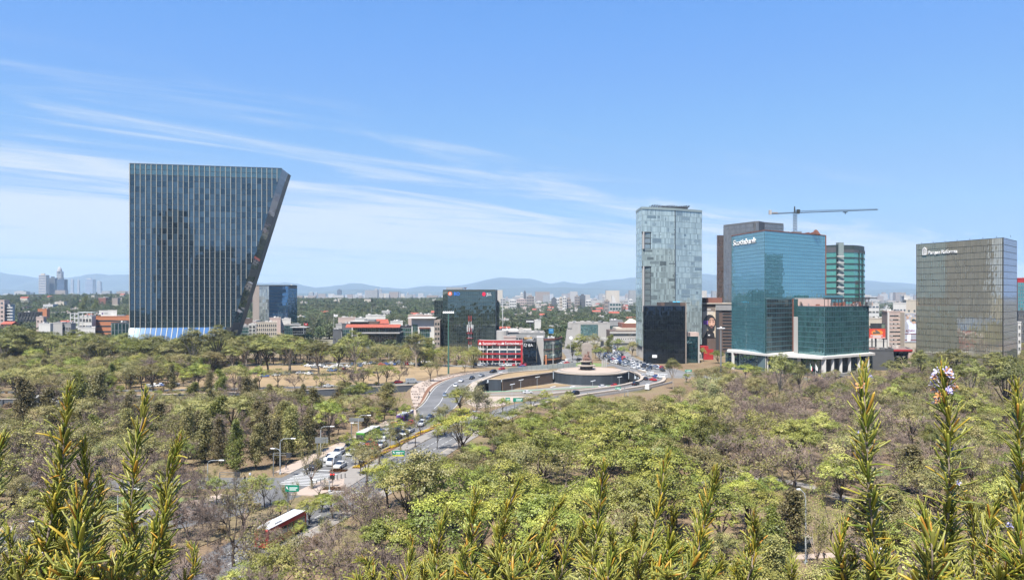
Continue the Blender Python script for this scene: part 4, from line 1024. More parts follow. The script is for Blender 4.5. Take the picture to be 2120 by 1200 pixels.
def frame_tower():
    Y = 616;X0,X1 = wx(146,Y),wx(162,Y);zt = wz(648,Y)
    t = thing('steel_frame_tower','open white steel stair tower left of the orange banded building','frame tower',((X0+X1)/2,Y,0))
    for x in (X0,X1):
        for y in (Y,Y+6):mb = MB();mb.bar((x,y,0),(x,y,zt),0.6,0.6);part('post',mb,[WMETAL],t)
    for k in range(7):
        z = zt*(k+1)/7
        for y in (Y,Y+6):mb = MB();mb.bar((X0+0.3,y,z -0.3),(X1 -0.3,y,z -0.3),0.4,0.5);part('beam',mb,[WMETAL],t)
        mb = MB();mb.bar((X0,Y -0.1,zt*k/7),(X1,Y -0.1,z -0.3),0.3,0.3);part('stair_flight',mb,[WMETAL],t)
frame_tower()
t,q = block('office_block','white gridded block between the steel stair tower and the orange banded building','office building',164,190,655,622,16,W_WHITE,4,4,(2.4,2.4))
mb = MB();mb.box(q[0]-1,q[1]+1,q[4]-1,q[4]+8,q[3]+3.2,q[3]+3.7);part('roof_canopy',mb,[WMETAL],t)
for k in range(4):mb = MB();x = q[0]+(q[1]-q[0])*k/3;mb.bar((x,q[4]-0.6,q[3]),(x,q[4]-0.6,q[3]+3.2),0.3,0.3);part('canopy_post',mb,[WMETAL],t)
t,q = block('office_block','orange clad office with dark window strips left of the leaning tower','office building',190,268,655.5,640,24,W_ORANGE,0,0,units=4)
for k in range(4):
    z = q[3]-3.2-k*4.6;mb = MB();mb.box(q[0]+0.6,q[1]-0.5,q[4]-0.05,q[4]+0.1,z -1.0,z+0.35);part('window_strip',mb,[WINGL],t)
t,q = block('office_block','dark green glass hall at the foot of the orange clad office','office building',230,268,669,618,20,W_DARK,0,0)
glassface(t,q[0],q[1],q[2]+0.5,q[3],q[4],5,3,glass('deep_green_glass',(0.012,0.03,0.028),(0.5,0.8,0.75),0.16),vbar=0.5,hbar=0.2)
t,q = block('rooftop_box','white rooftop box with dark round emblem on the orange clad office','rooftop box',205,242,644,650,14,W_WHITE,0,0,zb=wz(655.5,650)-1.5,units=0)
Pq = lambda u,z,o,q=q:(q[0]+u,q[4]-o,z)
PURP = mat('purple_emblem',(0.06,0.02,0.12),0.5,0.02)
plate(t,'emblem',Pq,ell(3.0,q[3]-2.0,0.75,0.7),PURP,0.05)
for k,(a,b) in enumerate(((4.5,8.0),(4.5,7.4),(4.5,10.0))):plate(t,'faint_sign_line',Pq,[(a,q[3]-1.5-k*0.65),(b,q[3]-1.5-k*0.65),(b,q[3]-1.2-k*0.65),(a,q[3]-1.2-k*0.65)],W_GREY,0.04,0.03)
t,q = block('shed','low white roofed shed in the trees under the white gridded block','shed',162,197,679,560,14,W_WHITE,1,4,(2,1.4))
block('kiosk','small white cube house among the left trees below the white shed','house',168,181,694,500,8,W_WHITE,1,1)
# between leaning tower and dark red-roofed office
t,q = block('office_block','green glass low office right of the leaning tower foot','office building',482,516,676,640,20,W_GREY,0,0,units=3)
glassface(t,q[0],q[1],q[2]+0.5,q[3]-0.4,q[4],8,5,TEALGL,vbar=0.15,hbar=0.5)
block('house','pale penthouse on the green glass low office','house',484,505,661,655,12,W_LGREY,1,3,zb=wz(677,655)-1,units=2)
block('house','brown roofed house behind the green glass low office','house',506,523,661,700,12,W_BROWN,1,2)
block('office_block','narrow white office with square windows beside the beige windowed office','office building',515,529,672,632,16,W_WHITE,5,2,(2.2,2.6))
block('office_block','beige office with rows of narrow windows below the blue glass block','office building',531,573,668,612,22,W_TAN if False else W_CREAM,5,10,(1.0,2.0))
block('house','white stepped rooftop house behind the beige windowed office','house',558,581,659,640,12,W_PINK,0,0)
block('house','white rooftop house with antenna boxes right of the stepped rooftop house','house',581,602,661,646,12,W_WHITE,1,2,units=4)
t,q = block('office_block','dark glass office with thin roof slab right of the beige windowed office','office building',606,633,680,606,16,W_DARK,0,0)
glassface(t,q[0],q[1],0.5,q[3],q[4],6,6,glass('smoke_glass',(0.012,0.013,0.014),(0.6,0.7,0.75),0.1),vbar=0.12,hbar=0.4);awning(t,'roof_slab',q[0]-2,q[1]+1,q[4],q[3]+0.8,1.5,0.5,W_LGREY,10)
t,q = block('office_block','teal glass office behind the dark slab-roofed office','office building',588,622,673,622,14,W_LGREY,0,0,units=3)
glassface(t,q[0],q[1],0.5,q[3]-0.3,q[4],8,6,TEALGL,vbar=0.15,hbar=0.2)
block('house','grey pavilion with pale green roof among the trees left of the red-roofed office','house',689,707,683,560,10,W_SLATE,1,2,roofm=W_LGREY)
block('house','small glazed house with terracotta edge above the pale green roofed pavilion','house',695,709,672,610,10,W_LGREY,2,3,(2.0,2.0),roofm=ROOFRED)
t,q = block('office_block','grey and green glass office left of the red-roofed office','office building',708,728,671,590,18,W_SLATE,0,0)
glassface(t,q[0],q[1],0.5,q[3]-4,q[4],5,5,TEALGL,vbar=0.2,hbar=0.3)
block('apartment_building','white framed flats with dark square windows touching the red-roofed office','apartment building',728,741,675,574,14,W_WHITE,5,1,(3.0,2.6),roofm=ROOFRED)
block('house','pinkish plaster building behind the grey and green glass office','house',700,736,658.5,640,16,W_PINK,0,0,units=5)
block('house','cream plaster building left of the big white roof box','house',735,758,660,630,16,W_WHITE,1,2,units=4)
block('house','big white roof box with a mast behind the red-roofed office','house',757,798,653.5,640,14,W_WHITE,0,0,units=3)
def red_roof_office():
    Y = 540;X0,X1 = wx(741,Y),wx(821,Y);z1 = wz(690,Y)
    t = thing('office_block','dark brown glass office under a red tiled roof beside the dry meadow','office building',((X0+X1)/2,Y,0))
    mb = MB();mb.box(X0,X1,Y,Y+26,0,z1,0);part('wall',mb,[W_DARK],t)
    facade(t,(X0,Y),(X1,Y),0.3,z1 -0.6,18,4,glass('brown_glass',(0.02,0.016,0.013),(0.8,0.72,0.62),0.09,isl=0.5),W_DARK,vbar=0.14,hbar=0.12,tilt=0.006)
    mb = MB();mb.box(X0 -1,wx(828,Y),Y -1.2,Y+26,z1,z1+0.9);part('pale_band',mb,[W_LGREY],t)
    mb = MB();mb.box(wx(732,Y),wx(824,Y),Y+0.6,Y+24,z1+0.9,z1+4.2);part('upper_wall',mb,[W_DARK],t)
    facade(t,(wx(732,Y),Y+0.6),(wx(824,Y),Y+0.6),z1+1.0,z1+4.1,22,1,WINGL,W_GREY,vbar=0.14,hbar=0.1)
    zr = z1+4.2;a,b = wx(716,Y),wx(829,Y)
    n = 34
    for k in range(n):      # tiled eaves, one course piece each
        xa,xb = a+(b -a)*k/n,a+(b -a)*(k+1)/n -0.08;dz = rnd.uniform(0,0.06)
        mb = MB();mb.hull8([(xa,Y -1.8,zr+dz),(xb,Y -1.8,zr+dz),(xb,Y+3,zr+2.0+dz),(xa,Y+3,zr+2.0+dz),(xa,Y -1.8,zr+0.3+dz),(xb,Y -1.8,zr+0.3+dz),(xb,Y+3,zr+2.3+dz),(xa,Y+3,zr+2.3+dz)]);part('roof_tile',mb,[W_TERRA],t)
    mb = MB();mb.box(wx(722,Y),wx(782,Y),Y+5,Y+20,zr,wz(665,Y+5));part('attic_wall',mb,[W_BROWN],t)
    mb = MB();mb.box(wx(720,Y),wx(760,Y),Y+3.8,Y+20,wz(666,Y+4),wz(664.6,Y+4));part('attic_slab',mb,[W_LGREY],t)
    y0 = Y+6
    mb = MB();mb.hull8([(wx(754,y0),y0,wz(672,y0)),(wx(782,y0),y0,wz(672,y0)),(wx(778,y0+14),y0+14,wz(672,y0)),(wx(754,y0+14),y0+14,wz(672,y0)),(wx(753,y0),y0+2,wz(662,y0)),(wx(774,y0),y0+2,wz(662,y0)),(wx(774,y0),y0+14,wz(662,y0)),(wx(753,y0),y0+14,wz(662,y0))]);part('grey_gable',mb,[W_SLATE],t)
    for k in range(10):
        xa,xb = wx(774+k*2.5,y0),wx(774+(k+1)*2.5,y0)-0.06;mb = MB();mb.hull8([(xa+2.6,y0 -1,wz(670,y0)),(xb+2.6,y0 -1,wz(670,y0)),(xb,y0+9,wz(662,y0)),(xa,y0+9,wz(662,y0)),(xa+2.6,y0 -1,wz(670,y0)+0.3),(xb+2.6,y0 -1,wz(670,y0)+0.3),(xb,y0+9,wz(662,y0)+0.3),(xa,y0+9,wz(662,y0)+0.3)]);part('roof_tile',mb,[W_TERRA],t)
    mb = MB();mb.box(wx(781,y0),wx(806,y0),y0+0.5,y0+9,zr,wz(671,y0));part('white_gable',mb,[W_WHITE],t)
    mb = MB();mb.tube([(wx(769,640),640,wz(655,640)),(wx(769,640),640,wz(634,640))],0.15,5);part('mast',mb,[METAL],t)
    landmark('red-roofed dark office',775,700)
red_roof_office()
t,q = block('office_block','green glass office strip between the red-roofed office and the white slab-roofed office','office building',822,852,677,556,18,W_DARK,0,0,roofm=ROOFRED)
glassface(t,q[0],q[1],0.5,q[3]-0.4,q[4],7,5,TEALGL,vbar=0.15,hbar=0.5)
t,q = block('office_block','white slab-roofed office with tall green window left of the mirrored office','office building',852,899,661,552,20,W_WHITE,0,0,units=2)
awning(t,'roof_slab',wx(845,552),wx(903,552),552,q[3]+0.8,3,0.6,W_WHITE,14)
glassface(t,wx(854,552),wx(865,552),0.5,wz(671,552),551.95,3,8,TEALGL,vbar=0.15,hbar=0.15);glassface(t,wx(869,552),wx(890,552),0.5,wz(680,552),551.95,5,5,TEALGL,vbar=0.15,hbar=0.3)
mb = MB();mb.box(wx(868,552),wx(891,552),550.8,551.9,wz(680,552),wz(677,552));part('red_lintel',mb,[W_BRICK],t)
block('apartment_building','pink plaster flats with rooftop clutter behind the white slab-roofed office','apartment building',845,895,653,640,18,W_PINK,1,6,units=7)
block('house','low white house between big white roof box and pink plaster flats','house',808,834,666,640,14,W_WHITE,1,3,units=3)
# right of the mirrored office
t,q = block('office_block','long low grey office with white roof decks behind the red banded bank','office building',1034,1128,690,500,30,W_GREY,2,12,(2.2,1.8),units=10)
awning(t,'roof_slab',wx(1044,500),wx(1073,500),500,wz(685,500),1,0.5,W_WHITE,18)
t,q = block('house','white roofed hall above the long low grey office','hall',1036,1100,684,560,24,W_WHITE,1,6,(3,1.4),units=5)
mb = MB();mb.lathe((wx(1040,498),499,0),[(4,0),(4,wz(684,498))],14);part('round_stair_tower',mb,[W_LGREY],t)
block('house','pinkish rooftop box above the lettering of the red banded bank','house',1043,1068,698.5,455,8,W_PINK,0,0,units=2)
block('house','ochre rooftop box right of the pinkish rooftop box','house',1086,1101,701,452,6,W_OCHRE,0,0,units=1)
def bank():
    Y = 428;X0,X1 = wx(990,Y),wx(1081.5,Y);zt = wz(706,Y)
    t = thing('bank_building','red banded bank building with white lettering along its top','bank',((X0+X1)/2,Y,0))
    xa = wx(1023,Y)
    front = smooth_line([(X0,Y+5),(wx(1000,Y),Y+1.5),(wx(1020,Y),Y),(wx(1050,Y),Y),(X1,Y+0.6)],4);back = [p+Vector((0,14,0)) for p in front]
    mb = MB();strip(mb,offs(front,0.6),back,0,zt -0.3);part('core_wall',mb,[W_DARK],t)
    mb = MB();strip(mb,front,back,zt -0.3,zt -0.05);part('roof',mb,[ROOFM],t)
    H = [(0,0.12,W_WHITE),(0.24,0.33,W_RED),(0.5,0.56,W_RED),(0.69,0.76,W_WHITE),(0.90,1.12,W_RED)]
    for a,b,m in H:
        mb = MB();strip(mb,offs(front,-0.5 if m is W_RED else -0.2),offs(front,0.58),a*zt*0.92,b*zt*0.92);part('fascia_band',mb,[m],t)
    for k in range(9):
        i = k*(len(front)-1) // 8;p = front[i]
        mb = MB();mb.bar((p.x,p.y -0.05,1.4),(p.x,p.y -0.05,zt*0.85),0.5,0.5);part('pier',mb,[W_WHITE if k %2 else W_LGREY],t)
    for r,(a,b) in enumerate(((0.33,0.5),(0.56,0.69),(0.76,0.9))):
        for i in range(len(front)-1):
            p,q_ = front[i],front[i+1];mb = MB();o = Vector((0,0.25,0));mb.face([(*(p+o).xy,a*zt*.92),(*(q_+o).xy,a*zt*.92),(*(q_+o).xy,b*zt*.92),(*(p+o).xy,b*zt*.92)]);part('window',mb,[WINGLO],t)
    mb = MB();mb.box(X1 -0.9,X1+0.1,Y -0.5,Y+14,0,zt);part('red_end_pier',mb,[W_RED],t)
    mb = MB();mb.box(wx(1042,Y),wx(1044.5,Y),Y -0.5,Y+0.5,0,zt*0.26);part('red_pier',mb,[W_RED],t)
    P = lambda u,z,o:(xa+u,Y -o,z)
    P0 = lambda u,z,o:(X0+u,Y+4.4-u*0.5-o,z)
    zl = zt*0.92*0.945
    text(t,'Santander',P,-6.6,zl,2.0,LETTER,1.1,0.1);text(t,'SELECT',P,1.9,zl,1.25,LETTER,0.62,0.05)
    text(t,'Santander',P,6.2,zl,2.0,LETTER,0.62,0.1);text(t,'SELECT',P,13.2,zl,1.05,LETTER,0.62,0.05)
    text(t,'Santander',P,3.0,zt*0.92*0.263,1.0,LETTER,0.62,0.06);text(t,'SELECT',P,8.0,zt*0.92*0.263,0.8,LETTER,0.62,0.05)
    for u,o in ((-8.0,0.9),(5.0,0.62)):
        plate(t,'flame_mark',P,[(u -0.7,zl),(u+0.7,zl),(u+0.75,zl+0.5),(u+0.25,zl+0.9),(u+0.1,zl+1.6),(u -0.3,zl+0.9),(u -0.75,zl+0.5)],LETTER,o,0.1)
    landmark('red banded bank',1035,730)
bank()
t,q = block('office_block','dark glass office with white mark wedged right of the red banded bank','office building',1083,1110.5,708,428.6,14,W_DARK,0,0,units=2)
glassface(t,q[0],q[1],0.3,q[3],q[4],8,6,BLK,BLKF,vbar=0.1,hbar=0.15)
Pq = lambda u,z,o,q=q:(q[0]+u,q[4]-o,z)
for k in range(4):
    a = k*math.pi/2+0.4;plate(t,'star_mark',Pq,[(1.3+math.cos(a)*0.25,q[3]-1.6+math.sin(a)*0.25),(1.3+math.cos(a -0.3)*1.1,q[3]-1.6+math.sin(a -0.3)*1.1),(1.3+math.cos(a+0.4)*1.0,q[3]-1.6+math.sin(a+0.4)*1.0)],LETTER,0.2)
text(t,'ISA',Pq,2.8,q[3]-2.4,2.0,LETTER,0.25)
def corner_glass():
    Y = 440;t = thing('office_block','corner office of pale glass with red roof edge right of the grey round stair tower','office building',(wx(1140,Y),Y,0))
    zt = wz(700,Y);L_ = [Vector((wx(p,y),y,0)) for p,y in ((1126,436),(1148,441),(1157,446),(1161,452),(1163,462))]
    mb = MB();strip(mb,offs(L_,0.4),[Vector((wx(1126,460),460,0))]*5,0,zt -1) if False else mb.prism([(p.x,p.y+0.4) for p in L_]+[(wx(1126,470),470)],0,zt -1.2);part('core_wall',mb,[W_DARK],t)
    PG2 = glass('pale_green_glass',(0.16,0.2,0.17),(0.8,0.95,0.9),0.25,isl=0.4)
    for a,b,n in zip(L_,L_[1:],(6,3,2,2)):facade(t,a.xy,b.xy,3.4,zt -1.2,n,4,PG2,W_SLATE,vbar=0.2,hbar=0.35)
    for zz,m in ((zt -1.2,W_BRICK),(2.3,W_ORANGE),(8.2,W_BROWN)):
        mb = MB();strip(mb,offs(L_,-0.35),offs(L_,0.3),zz,zz+(1.2 if zz>10 else 0.8));part('band',mb,[m],t)
    mb = MB();mb.box(wx(1129,434),wx(1132,434),434,437,0,5.5);part('orange_pier',mb,[W_ORANGE],t)
    mb = MB();mb.prism([(wx(1111,437),437),(wx(1125,434.5),434.5),(wx(1125,452),452),(wx(1111,452),452)],0,wz(698,436));part('grey_stair_tower',mb,[W_LGREY],t)
    ac_units(t,[(wx(1128,446),446),(wx(1155,448),448),(wx(1155,462),462),(wx(1128,462),462)],zt -1.2,6)
    landmark('pale glass corner office',1143,725)
corner_glass()
t,q = block('billboard','dark sign board with white lettering line on a post above the white roofs','billboard',1088,1106.5,661,700,0.8,W_DARK,0,0,zb=wz(669,700),units=0,par=0)
plate(t,'sign_line',lambda u,z,o,q=q:(q[0]+u,q[4]-o,z),[(2.4,q[3]-2.3),(7.6,q[3]-2.3),(7.6,q[3]-1.3),(2.4,q[3]-1.3)],LETTER,0.05);plate(t,'sign_mark',lambda u,z,o,q=q:(q[0]+u,q[4]-o,z),ell(1.4,q[3]-1.8,0.7,0.8,8),LETTER,0.05)
mb = MB();mb.box(q[0]+4,q[0]+5,700.2,700.9,0,q[2]);part('post',mb,[DMETAL],t)
block('house','white windowless block right of the dark sign board','house',1106.5,1120,664,690,16,W_WHITE,0,0)
t,q = block('billboard','blue sign board above the pale glass corner office','billboard',1136,1146,680,560,0.8,mat('blue_board',(0.02,0.14,0.3),0.6,0.05),0,0,zb=wz(690,560),units=0,par=0)
mb = MB();mb.box(q[0]+1.5,q[0]+2,560.2,560.7,0,q[2]);part('post',mb,[DMETAL],t)
plate(t,'sign_line',lambda u,z,o,q=q:(q[0]+u,q[4]-o,z),[(0.5,q[3]-1.6),(3.1,q[3]-1.6),(3.1,q[3]-1.2),(0.5,q[3]-1.2)],mat('light_blue_print',(0.2,0.45,0.6),0.6,0.03),0.05)
t,q = block('office_block','white office with two blank ends and a green glass middle behind the fountain','office building',1178,1263,669,650,26,W_LGREY,0,0,units=8)
glassface(t,wx(1202,650),wx(1238,650),wz(702,650),wz(671.5,650),649.95,12,7,glass('sea_green_glass',(0.05,0.13,0.125),(0.7,0.95,0.95),0.3,isl=0.2),vbar=0.12,hbar=0.15)
mb = MB();mb.box(wx(1176,650),wx(1184,650),649.6,655,wz(679,650),wz(668,650));part('corner_bracket',mb,[W_LGREY],t)
landmark('white office with green glass middle',1220,685)
t,q = block('office_block','pale lilac office behind the white blank-ended office','office building',1262,1290,664,690,20,W_GREY,0,0,units=3)
glassface(t,q[0],q[1],2,wz(674,690),q[4]-0.05,8,5,TEALGL,vbar=0.15,hbar=0.2)
def stepped_office():
    Y = 600;t = thing('office_block','stepped brown and beige banded office left of the tall pale tower','office building',(wx(1290,Y),Y,0))
    for k,(a,b,y0,y1,yb,m) in enumerate(((1263,1330,684,690,740,W_BROWN),(1276,1330,679,684,690,W_CREAM),(1288,1330,669,679,684,W_BRICK))):
        mb = MB();d = k*5;mb.box(wx(a,Y+d),wx(b,Y+d),Y+d,Y+d+24,wz(yb,Y) if k else 0,wz(y0,Y+d));part('storey_block',mb,[m],t)
    z1 = wz(684,Y)
    for k in range(6):
        z = z1 -1.6-k*3.7;mb = MB();mb.box(wx(1263,Y)-0.3,wx(1331,Y),Y -0.35,Y -0.01,z -0.9,z+0.9);part('beige_band',mb,[W_LGREY],t)
        mb = MB();mb.box(wx(1264,Y),wx(1330,Y),Y -0.1,Y -0.02,z -2.7,z -0.95);part('window_band',mb,[WINGL],t)
    mb = MB();mb.hull8([(wx(1292,612),612,wz(669,612)),(wx(1326,612),612,wz(669,612)),(wx(1326,624),624,wz(669,612)),(wx(1292,624),624,wz(669,612)),(wx(1304,612),616,wz(660,612)),(wx(1309,612),616,wz(660,612)),(wx(1309,620),620,wz(660,612)),(wx(1304,620),620,wz(660,612))]);part('tent_roof',mb,[W_CREAM],t)
    landmark('stepped brown and beige office',1290,695)
stepped_office()
def overpass():
    Y = 545;t = thing('overpass','white curved overpass with railing crossing behind the fountain monument','bridge',(wx(1250,Y),Y,0))
    L_ = smooth_line([(wx(1180,528),528),(wx(1200,540),540),(wx(1230,548),548),(wx(1280,548),548),(wx(1345,540),540)],5)
    for i in range(len(L_)-1):
        f = i/(len(L_)-1);z = 3.5+5.0*sstep(0,0.35,f)-1.2*sstep(0.5,1,f);f2 = (i+1)/(len(L_)-1);z2 = 3.5+5.0*sstep(0,0.35,f2)-1.2*sstep(0.5,1,f2)
        a,b = L_[i],L_[i+1];mb = MB();up = Vector((0,0,1));dd = Vector((0,7,0))
        mb.hull8([a+up*(z -1.3),b+up*(z2 -1.3),b+dd+up*(z2 -1.3),a+dd+up*(z -1.3),a+up*z,b+up*z2,b+dd+up*z2,a+dd+up*z]);part('deck',mb,[W_LGREY],t)
        mb = MB();mb.bar(a+up*(z+1.1),b+up*(z2+1.1),0.25,0.3);part('rail',mb,[W_WHITE],t)
        for k in range(3):p = a.lerp(b,k/3)+up*(z+(z2 -z)*k/3);mb = MB();mb.bar(p,p+up*1.0,0.6,0.25);part('rail_post',mb,[W_WHITE],t)
        if i %5==2:mb = MB();mb.box(a.x -1,a.x+1,a.y+2,a.y+5,0,z -1.31);part('pier',mb,[W_LGREY],t)
    landmark('white overpass',1260,722)
overpass()
t = thing('monument_slab','tall grey slanted concrete slab left of the white blank-ended office','monument',(wx(1176,560),560,0))
mb = MB();mb.hull8([(wx(1169,560),560,0),(wx(1180,560),560,0),(wx(1180,560),563,0),(wx(1169,560),563,0),(wx(1174,560),560,wz(680,560)),(wx(1179.5,560),560,wz(682,560)),(wx(1179.5,560),563,wz(682,560)),(wx(1174,560),563,wz(680,560))]);part('slab',mb,[W_LGREY],t)
t = thing('round_sign','white round sign disc on a pole right of the slanted concrete slab','sign',(wx(1182,556),556,0))
mb = MB(); 
mb.v = [];n = 20;c = Vector((wx(1182,556),556,wz(699,556)))
for o in (0,0.3):mb.v.extend([(c.x+1.3*math.cos(2*math.pi*k/n),c.y+o,c.z+1.3*math.sin(2*math.pi*k/n)) for k in range(n)])
mb.f = [tuple(range(n -1,-1,-1)),tuple(range(n,2*n))]+[(k,(k+1)%n,n+(k+1)%n,n+k) for k in range(n)];mb.m = [0]*len(mb.f);part('disc',mb,[LETTER],t)
mb = MB();mb.tube([(c.x,556.2,0),(c.x,556.2,c.z -1.2)],0.15,6);part('pole',mb,[METAL],t)

# poster building between black block and lettered tower
def poster_building():
    Y = 515;X0,X1 = wx(1454,Y),wx(1516,Y);zt = wz(629,Y)
    t = thing('office_block','dark brown block with grey fascia between pale tower and lettered tower','office building',((X0+X1)/2,Y,0))
    mb = MB();mb.box(X0,X1,Y,Y+20,0,zt);part('wall',mb,[W_BROWN],t)
    mb = MB();mb.box(X0 -0.6,X1,Y -1.2,Y+20,zt+0.003,zt+0.7);part('roof_slab',mb,[W_CREAM],t)
    mb = MB();mb.box(wx(1481,Y),X1,Y -0.8,Y -0.01,wz(642,Y),zt);part('grey_fascia',mb,[W_GREY],t)
    for k in range(14):mb = MB();z = 3+k*2.2;mb.box(wx(1496,Y),X1,Y -0.2,Y -0.01,z,z+0.8);part('window_band',mb,[WINGL],t)
    mb = MB();mb.box(wx(1482,Y),wx(1488,Y),Y -0.5,Y -0.01,0,wz(643,Y));part('dark_shaft',mb,[W_DARK],t)
    mb = MB();mb.box(wx(1461,Y+4),wx(1495,Y+4),Y+4,Y+14,zt+0.71,wz(616,Y+4));part('rooftop_brick_box',mb,[W_BRICK],t)
    p = thing('billboard','tall poster of a bearded man in dark hood on the dark brown block','poster',(X0,Y,0))
    P = lambda u,z,o:(wx(1454.5+u,Y),Y -o,wz(z,Y))      # u in photo columns from the poster edge, z in photo rows
    mk = lambda n,c,r=0.7:mat(n,c,r,0.06,0.3)
    BG,SKIN,HAIR,PUR,LGT = mk('poster_tan',(0.5,0.42,0.32)),mk('poster_skin',(0.45,0.26,0.19)),mk('poster_hair',(0.018,0.016,0.018)),mk('poster_purple',(0.22,0.09,0.4)),mk('poster_grey',(0.45,0.43,0.38))
    e = lambda a,b,ra,rb:ell(a,b,ra,rb,18)
    plate(p,'board',P,[(0,698),(26.5,698),(26.5,636),(0,636)],BG,0.15,0.15)
    plate(p,'print_shade',P,[(0.3,645),(26,645),(26,636.3),(0.3,636.3)],mk('poster_dark_tan',(0.16,0.13,0.11)),0.31,0.02)
    plate(p,'print_hood',P,e(14.5,667,13,16),HAIR,0.34,0.02);plate(p,'print_coat',P,[(2,698),(25,698),(24,690),(17,682),(9,684)],HAIR,0.37,0.02)
    plate(p,'print_scarf',P,[(0.4,692),(10,680),(5,668),(0.4,676)],LGT,0.40,0.02)
    plate(p,'print_face',P,e(18.5,667.5,7,10),SKIN,0.40,0.02);plate(p,'print_beard',P,[(11.5,673),(14.5,675),(18,673.6),(22,675),(25.4,672),(24.5,683),(18,688),(12.5,683)],HAIR,0.43,0.02)
    plate(p,'print_lips',P,e(18.3,677.3,2.5,0.9),mk('poster_lips',(0.3,0.12,0.11)),0.46,0.02);plate(p,'print_nose',P,[(18,663),(20.2,671.5),(17,672)],mk('poster_skin_light',(0.56,0.36,0.28)),0.43,0.02)
    for ex in (15,22.2):plate(p,'print_eye',P,e(ex,665.6,1.7,0.9),HAIR,0.43,0.02);plate(p,'print_brow',P,[(ex -2.6,663.2),(ex+2.6,662.6),(ex+2.2,661.4),(ex -2.4,661.9)],HAIR,0.43,0.02)
    plate(p,'print_patch',P,[(1.2,671.5),(10.5,671.5),(10.5,663),(1.2,663)],PUR,0.46,0.02)
    PT = lambda u,z,o:(wx(1454.5,Y)+u,Y -o,z)
    text(p,'Despierta',PT,1.5,wz(646.2,Y),1.45,LETTER,0.36,0.02);text(p,'tu planeta',PT,1.4,wz(650.6,Y),1.4,LETTER,0.39,0.02)
    plate(p,'print_small_line',P,[(8,641),(17,641),(17,639.6),(8,639.6)],LETTER,0.34,0.02);plate(p,'print_small_mark',P,[(11,694.5),(15,694.5),(15,692),(11,692)],LETTER,0.40,0.02)
    landmark('tall poster of the bearded man',1468,668)
    b = thing('shop','low red and white shop front in the trees below the tall poster','shop',(wx(1462,470),470,0))
    mb = MB();mb.box(wx(1440,470),wx(1478,470),470,480,0,4.6);part('wall',mb,[W_WHITE],b)
    mb = MB();mb.box(wx(1456,470),wx(1476,470),469,469.98,0,6.5);part('red_front',mb,[W_RED],b);mb = MB();mb.box(wx(1451,470),wx(1466,470),469.2,475,4.7,8.4);part('red_sign_box',mb,[W_RED],b)
    for k in range(3):mb = MB();x = wx(1442+k*5,470);mb.box(x,x+1.1,469.9,470.2,0.6,3.4);part('window',mb,[WINGLO],b)
poster_building()

# right of the lower wing
t,q = block('gallery_building','dark grey windowless box right of the white canopy podium','building',1798,1850,725,402,18,W_SLATE,0,0,units=3,roofm=ROOFRED)
t,q = block('shop_building','low shop building with black glass front and red roof edge left of the bronze block','shop',1850.5,1888,724,404,16,W_GREY,0,0,units=2,roofm=ROOFRED)
glassface(t,wx(1851,404),wx(1880,404),0.4,q[3]-1.2,403.95,6,3,BLK,BLKF,vbar=0.1,hbar=0.12)
mb = MB();mb.box(wx(1838,403),wx(1889,403),402.6,404,q[3]-0.6,q[3]+0.2);part('red_edge',mb,[W_RED],t);mb = MB();mb.box(wx(1881,403),wx(1888,403),403,403.9,0,q[3]-0.7);part('tan_pier',mb,[W_PINK],t)
for a,b,c,d in ((1862,1878,730,727.5),(1857,1864,738.5,737.5),(1869,1876,738.5,737.5)):
    plate(t,'sign_line',lambda u,z,o:(wx(u,403),403.6-o,wz(z,403)),[(a,c),(b,c),(b,d),(a,d)],W_LGREY,0.0,0.06)
t,q = block('office_block','white office with nine dark window strips left of the bronze block','office building',1837,1872,646,460,18,W_WHITE if False else W_PINK,0,0,units=4)
for k in range(9):
    z = q[3]-2.2-k*2.45;mb = MB();mb.box(wx(1842,460),wx(1868,460),459.92,460.1,z -0.45,z+0.4);part('window_strip',mb,[WINGL],t)
    for c in range(3):
        if rnd.random()<0.6:mb = MB();x = wx(1843+c*8.5,460);mb.box(x,x+1.6,459.86,459.915,z -0.4,z+0.35);part('blind',mb,[W_LGREY],t)
for k in (0,1):mb = MB();x = wx(1837,460) if k==0 else wx(1868.5,460);mb.box(x,x+1.0,459.6,459.99,0,q[3]);part('white_pier',mb,[W_WHITE],t)
block('house','white rooftop houses with red edge above the nine-strip office','house',1849,1876,628,640,14,W_WHITE,3,4,(1.6,1.6),units=4,roofm=ROOFRED)
block('house','tall white lift tower house left of the bronze block roof line','house',1872,1884,614,660,12,W_WHITE,0,0,units=1)
block('house','cream house with one square window right against the bronze block','house',1876,1899,622,650,14,W_CREAM,2,2,(1.6,2.0),units=3)
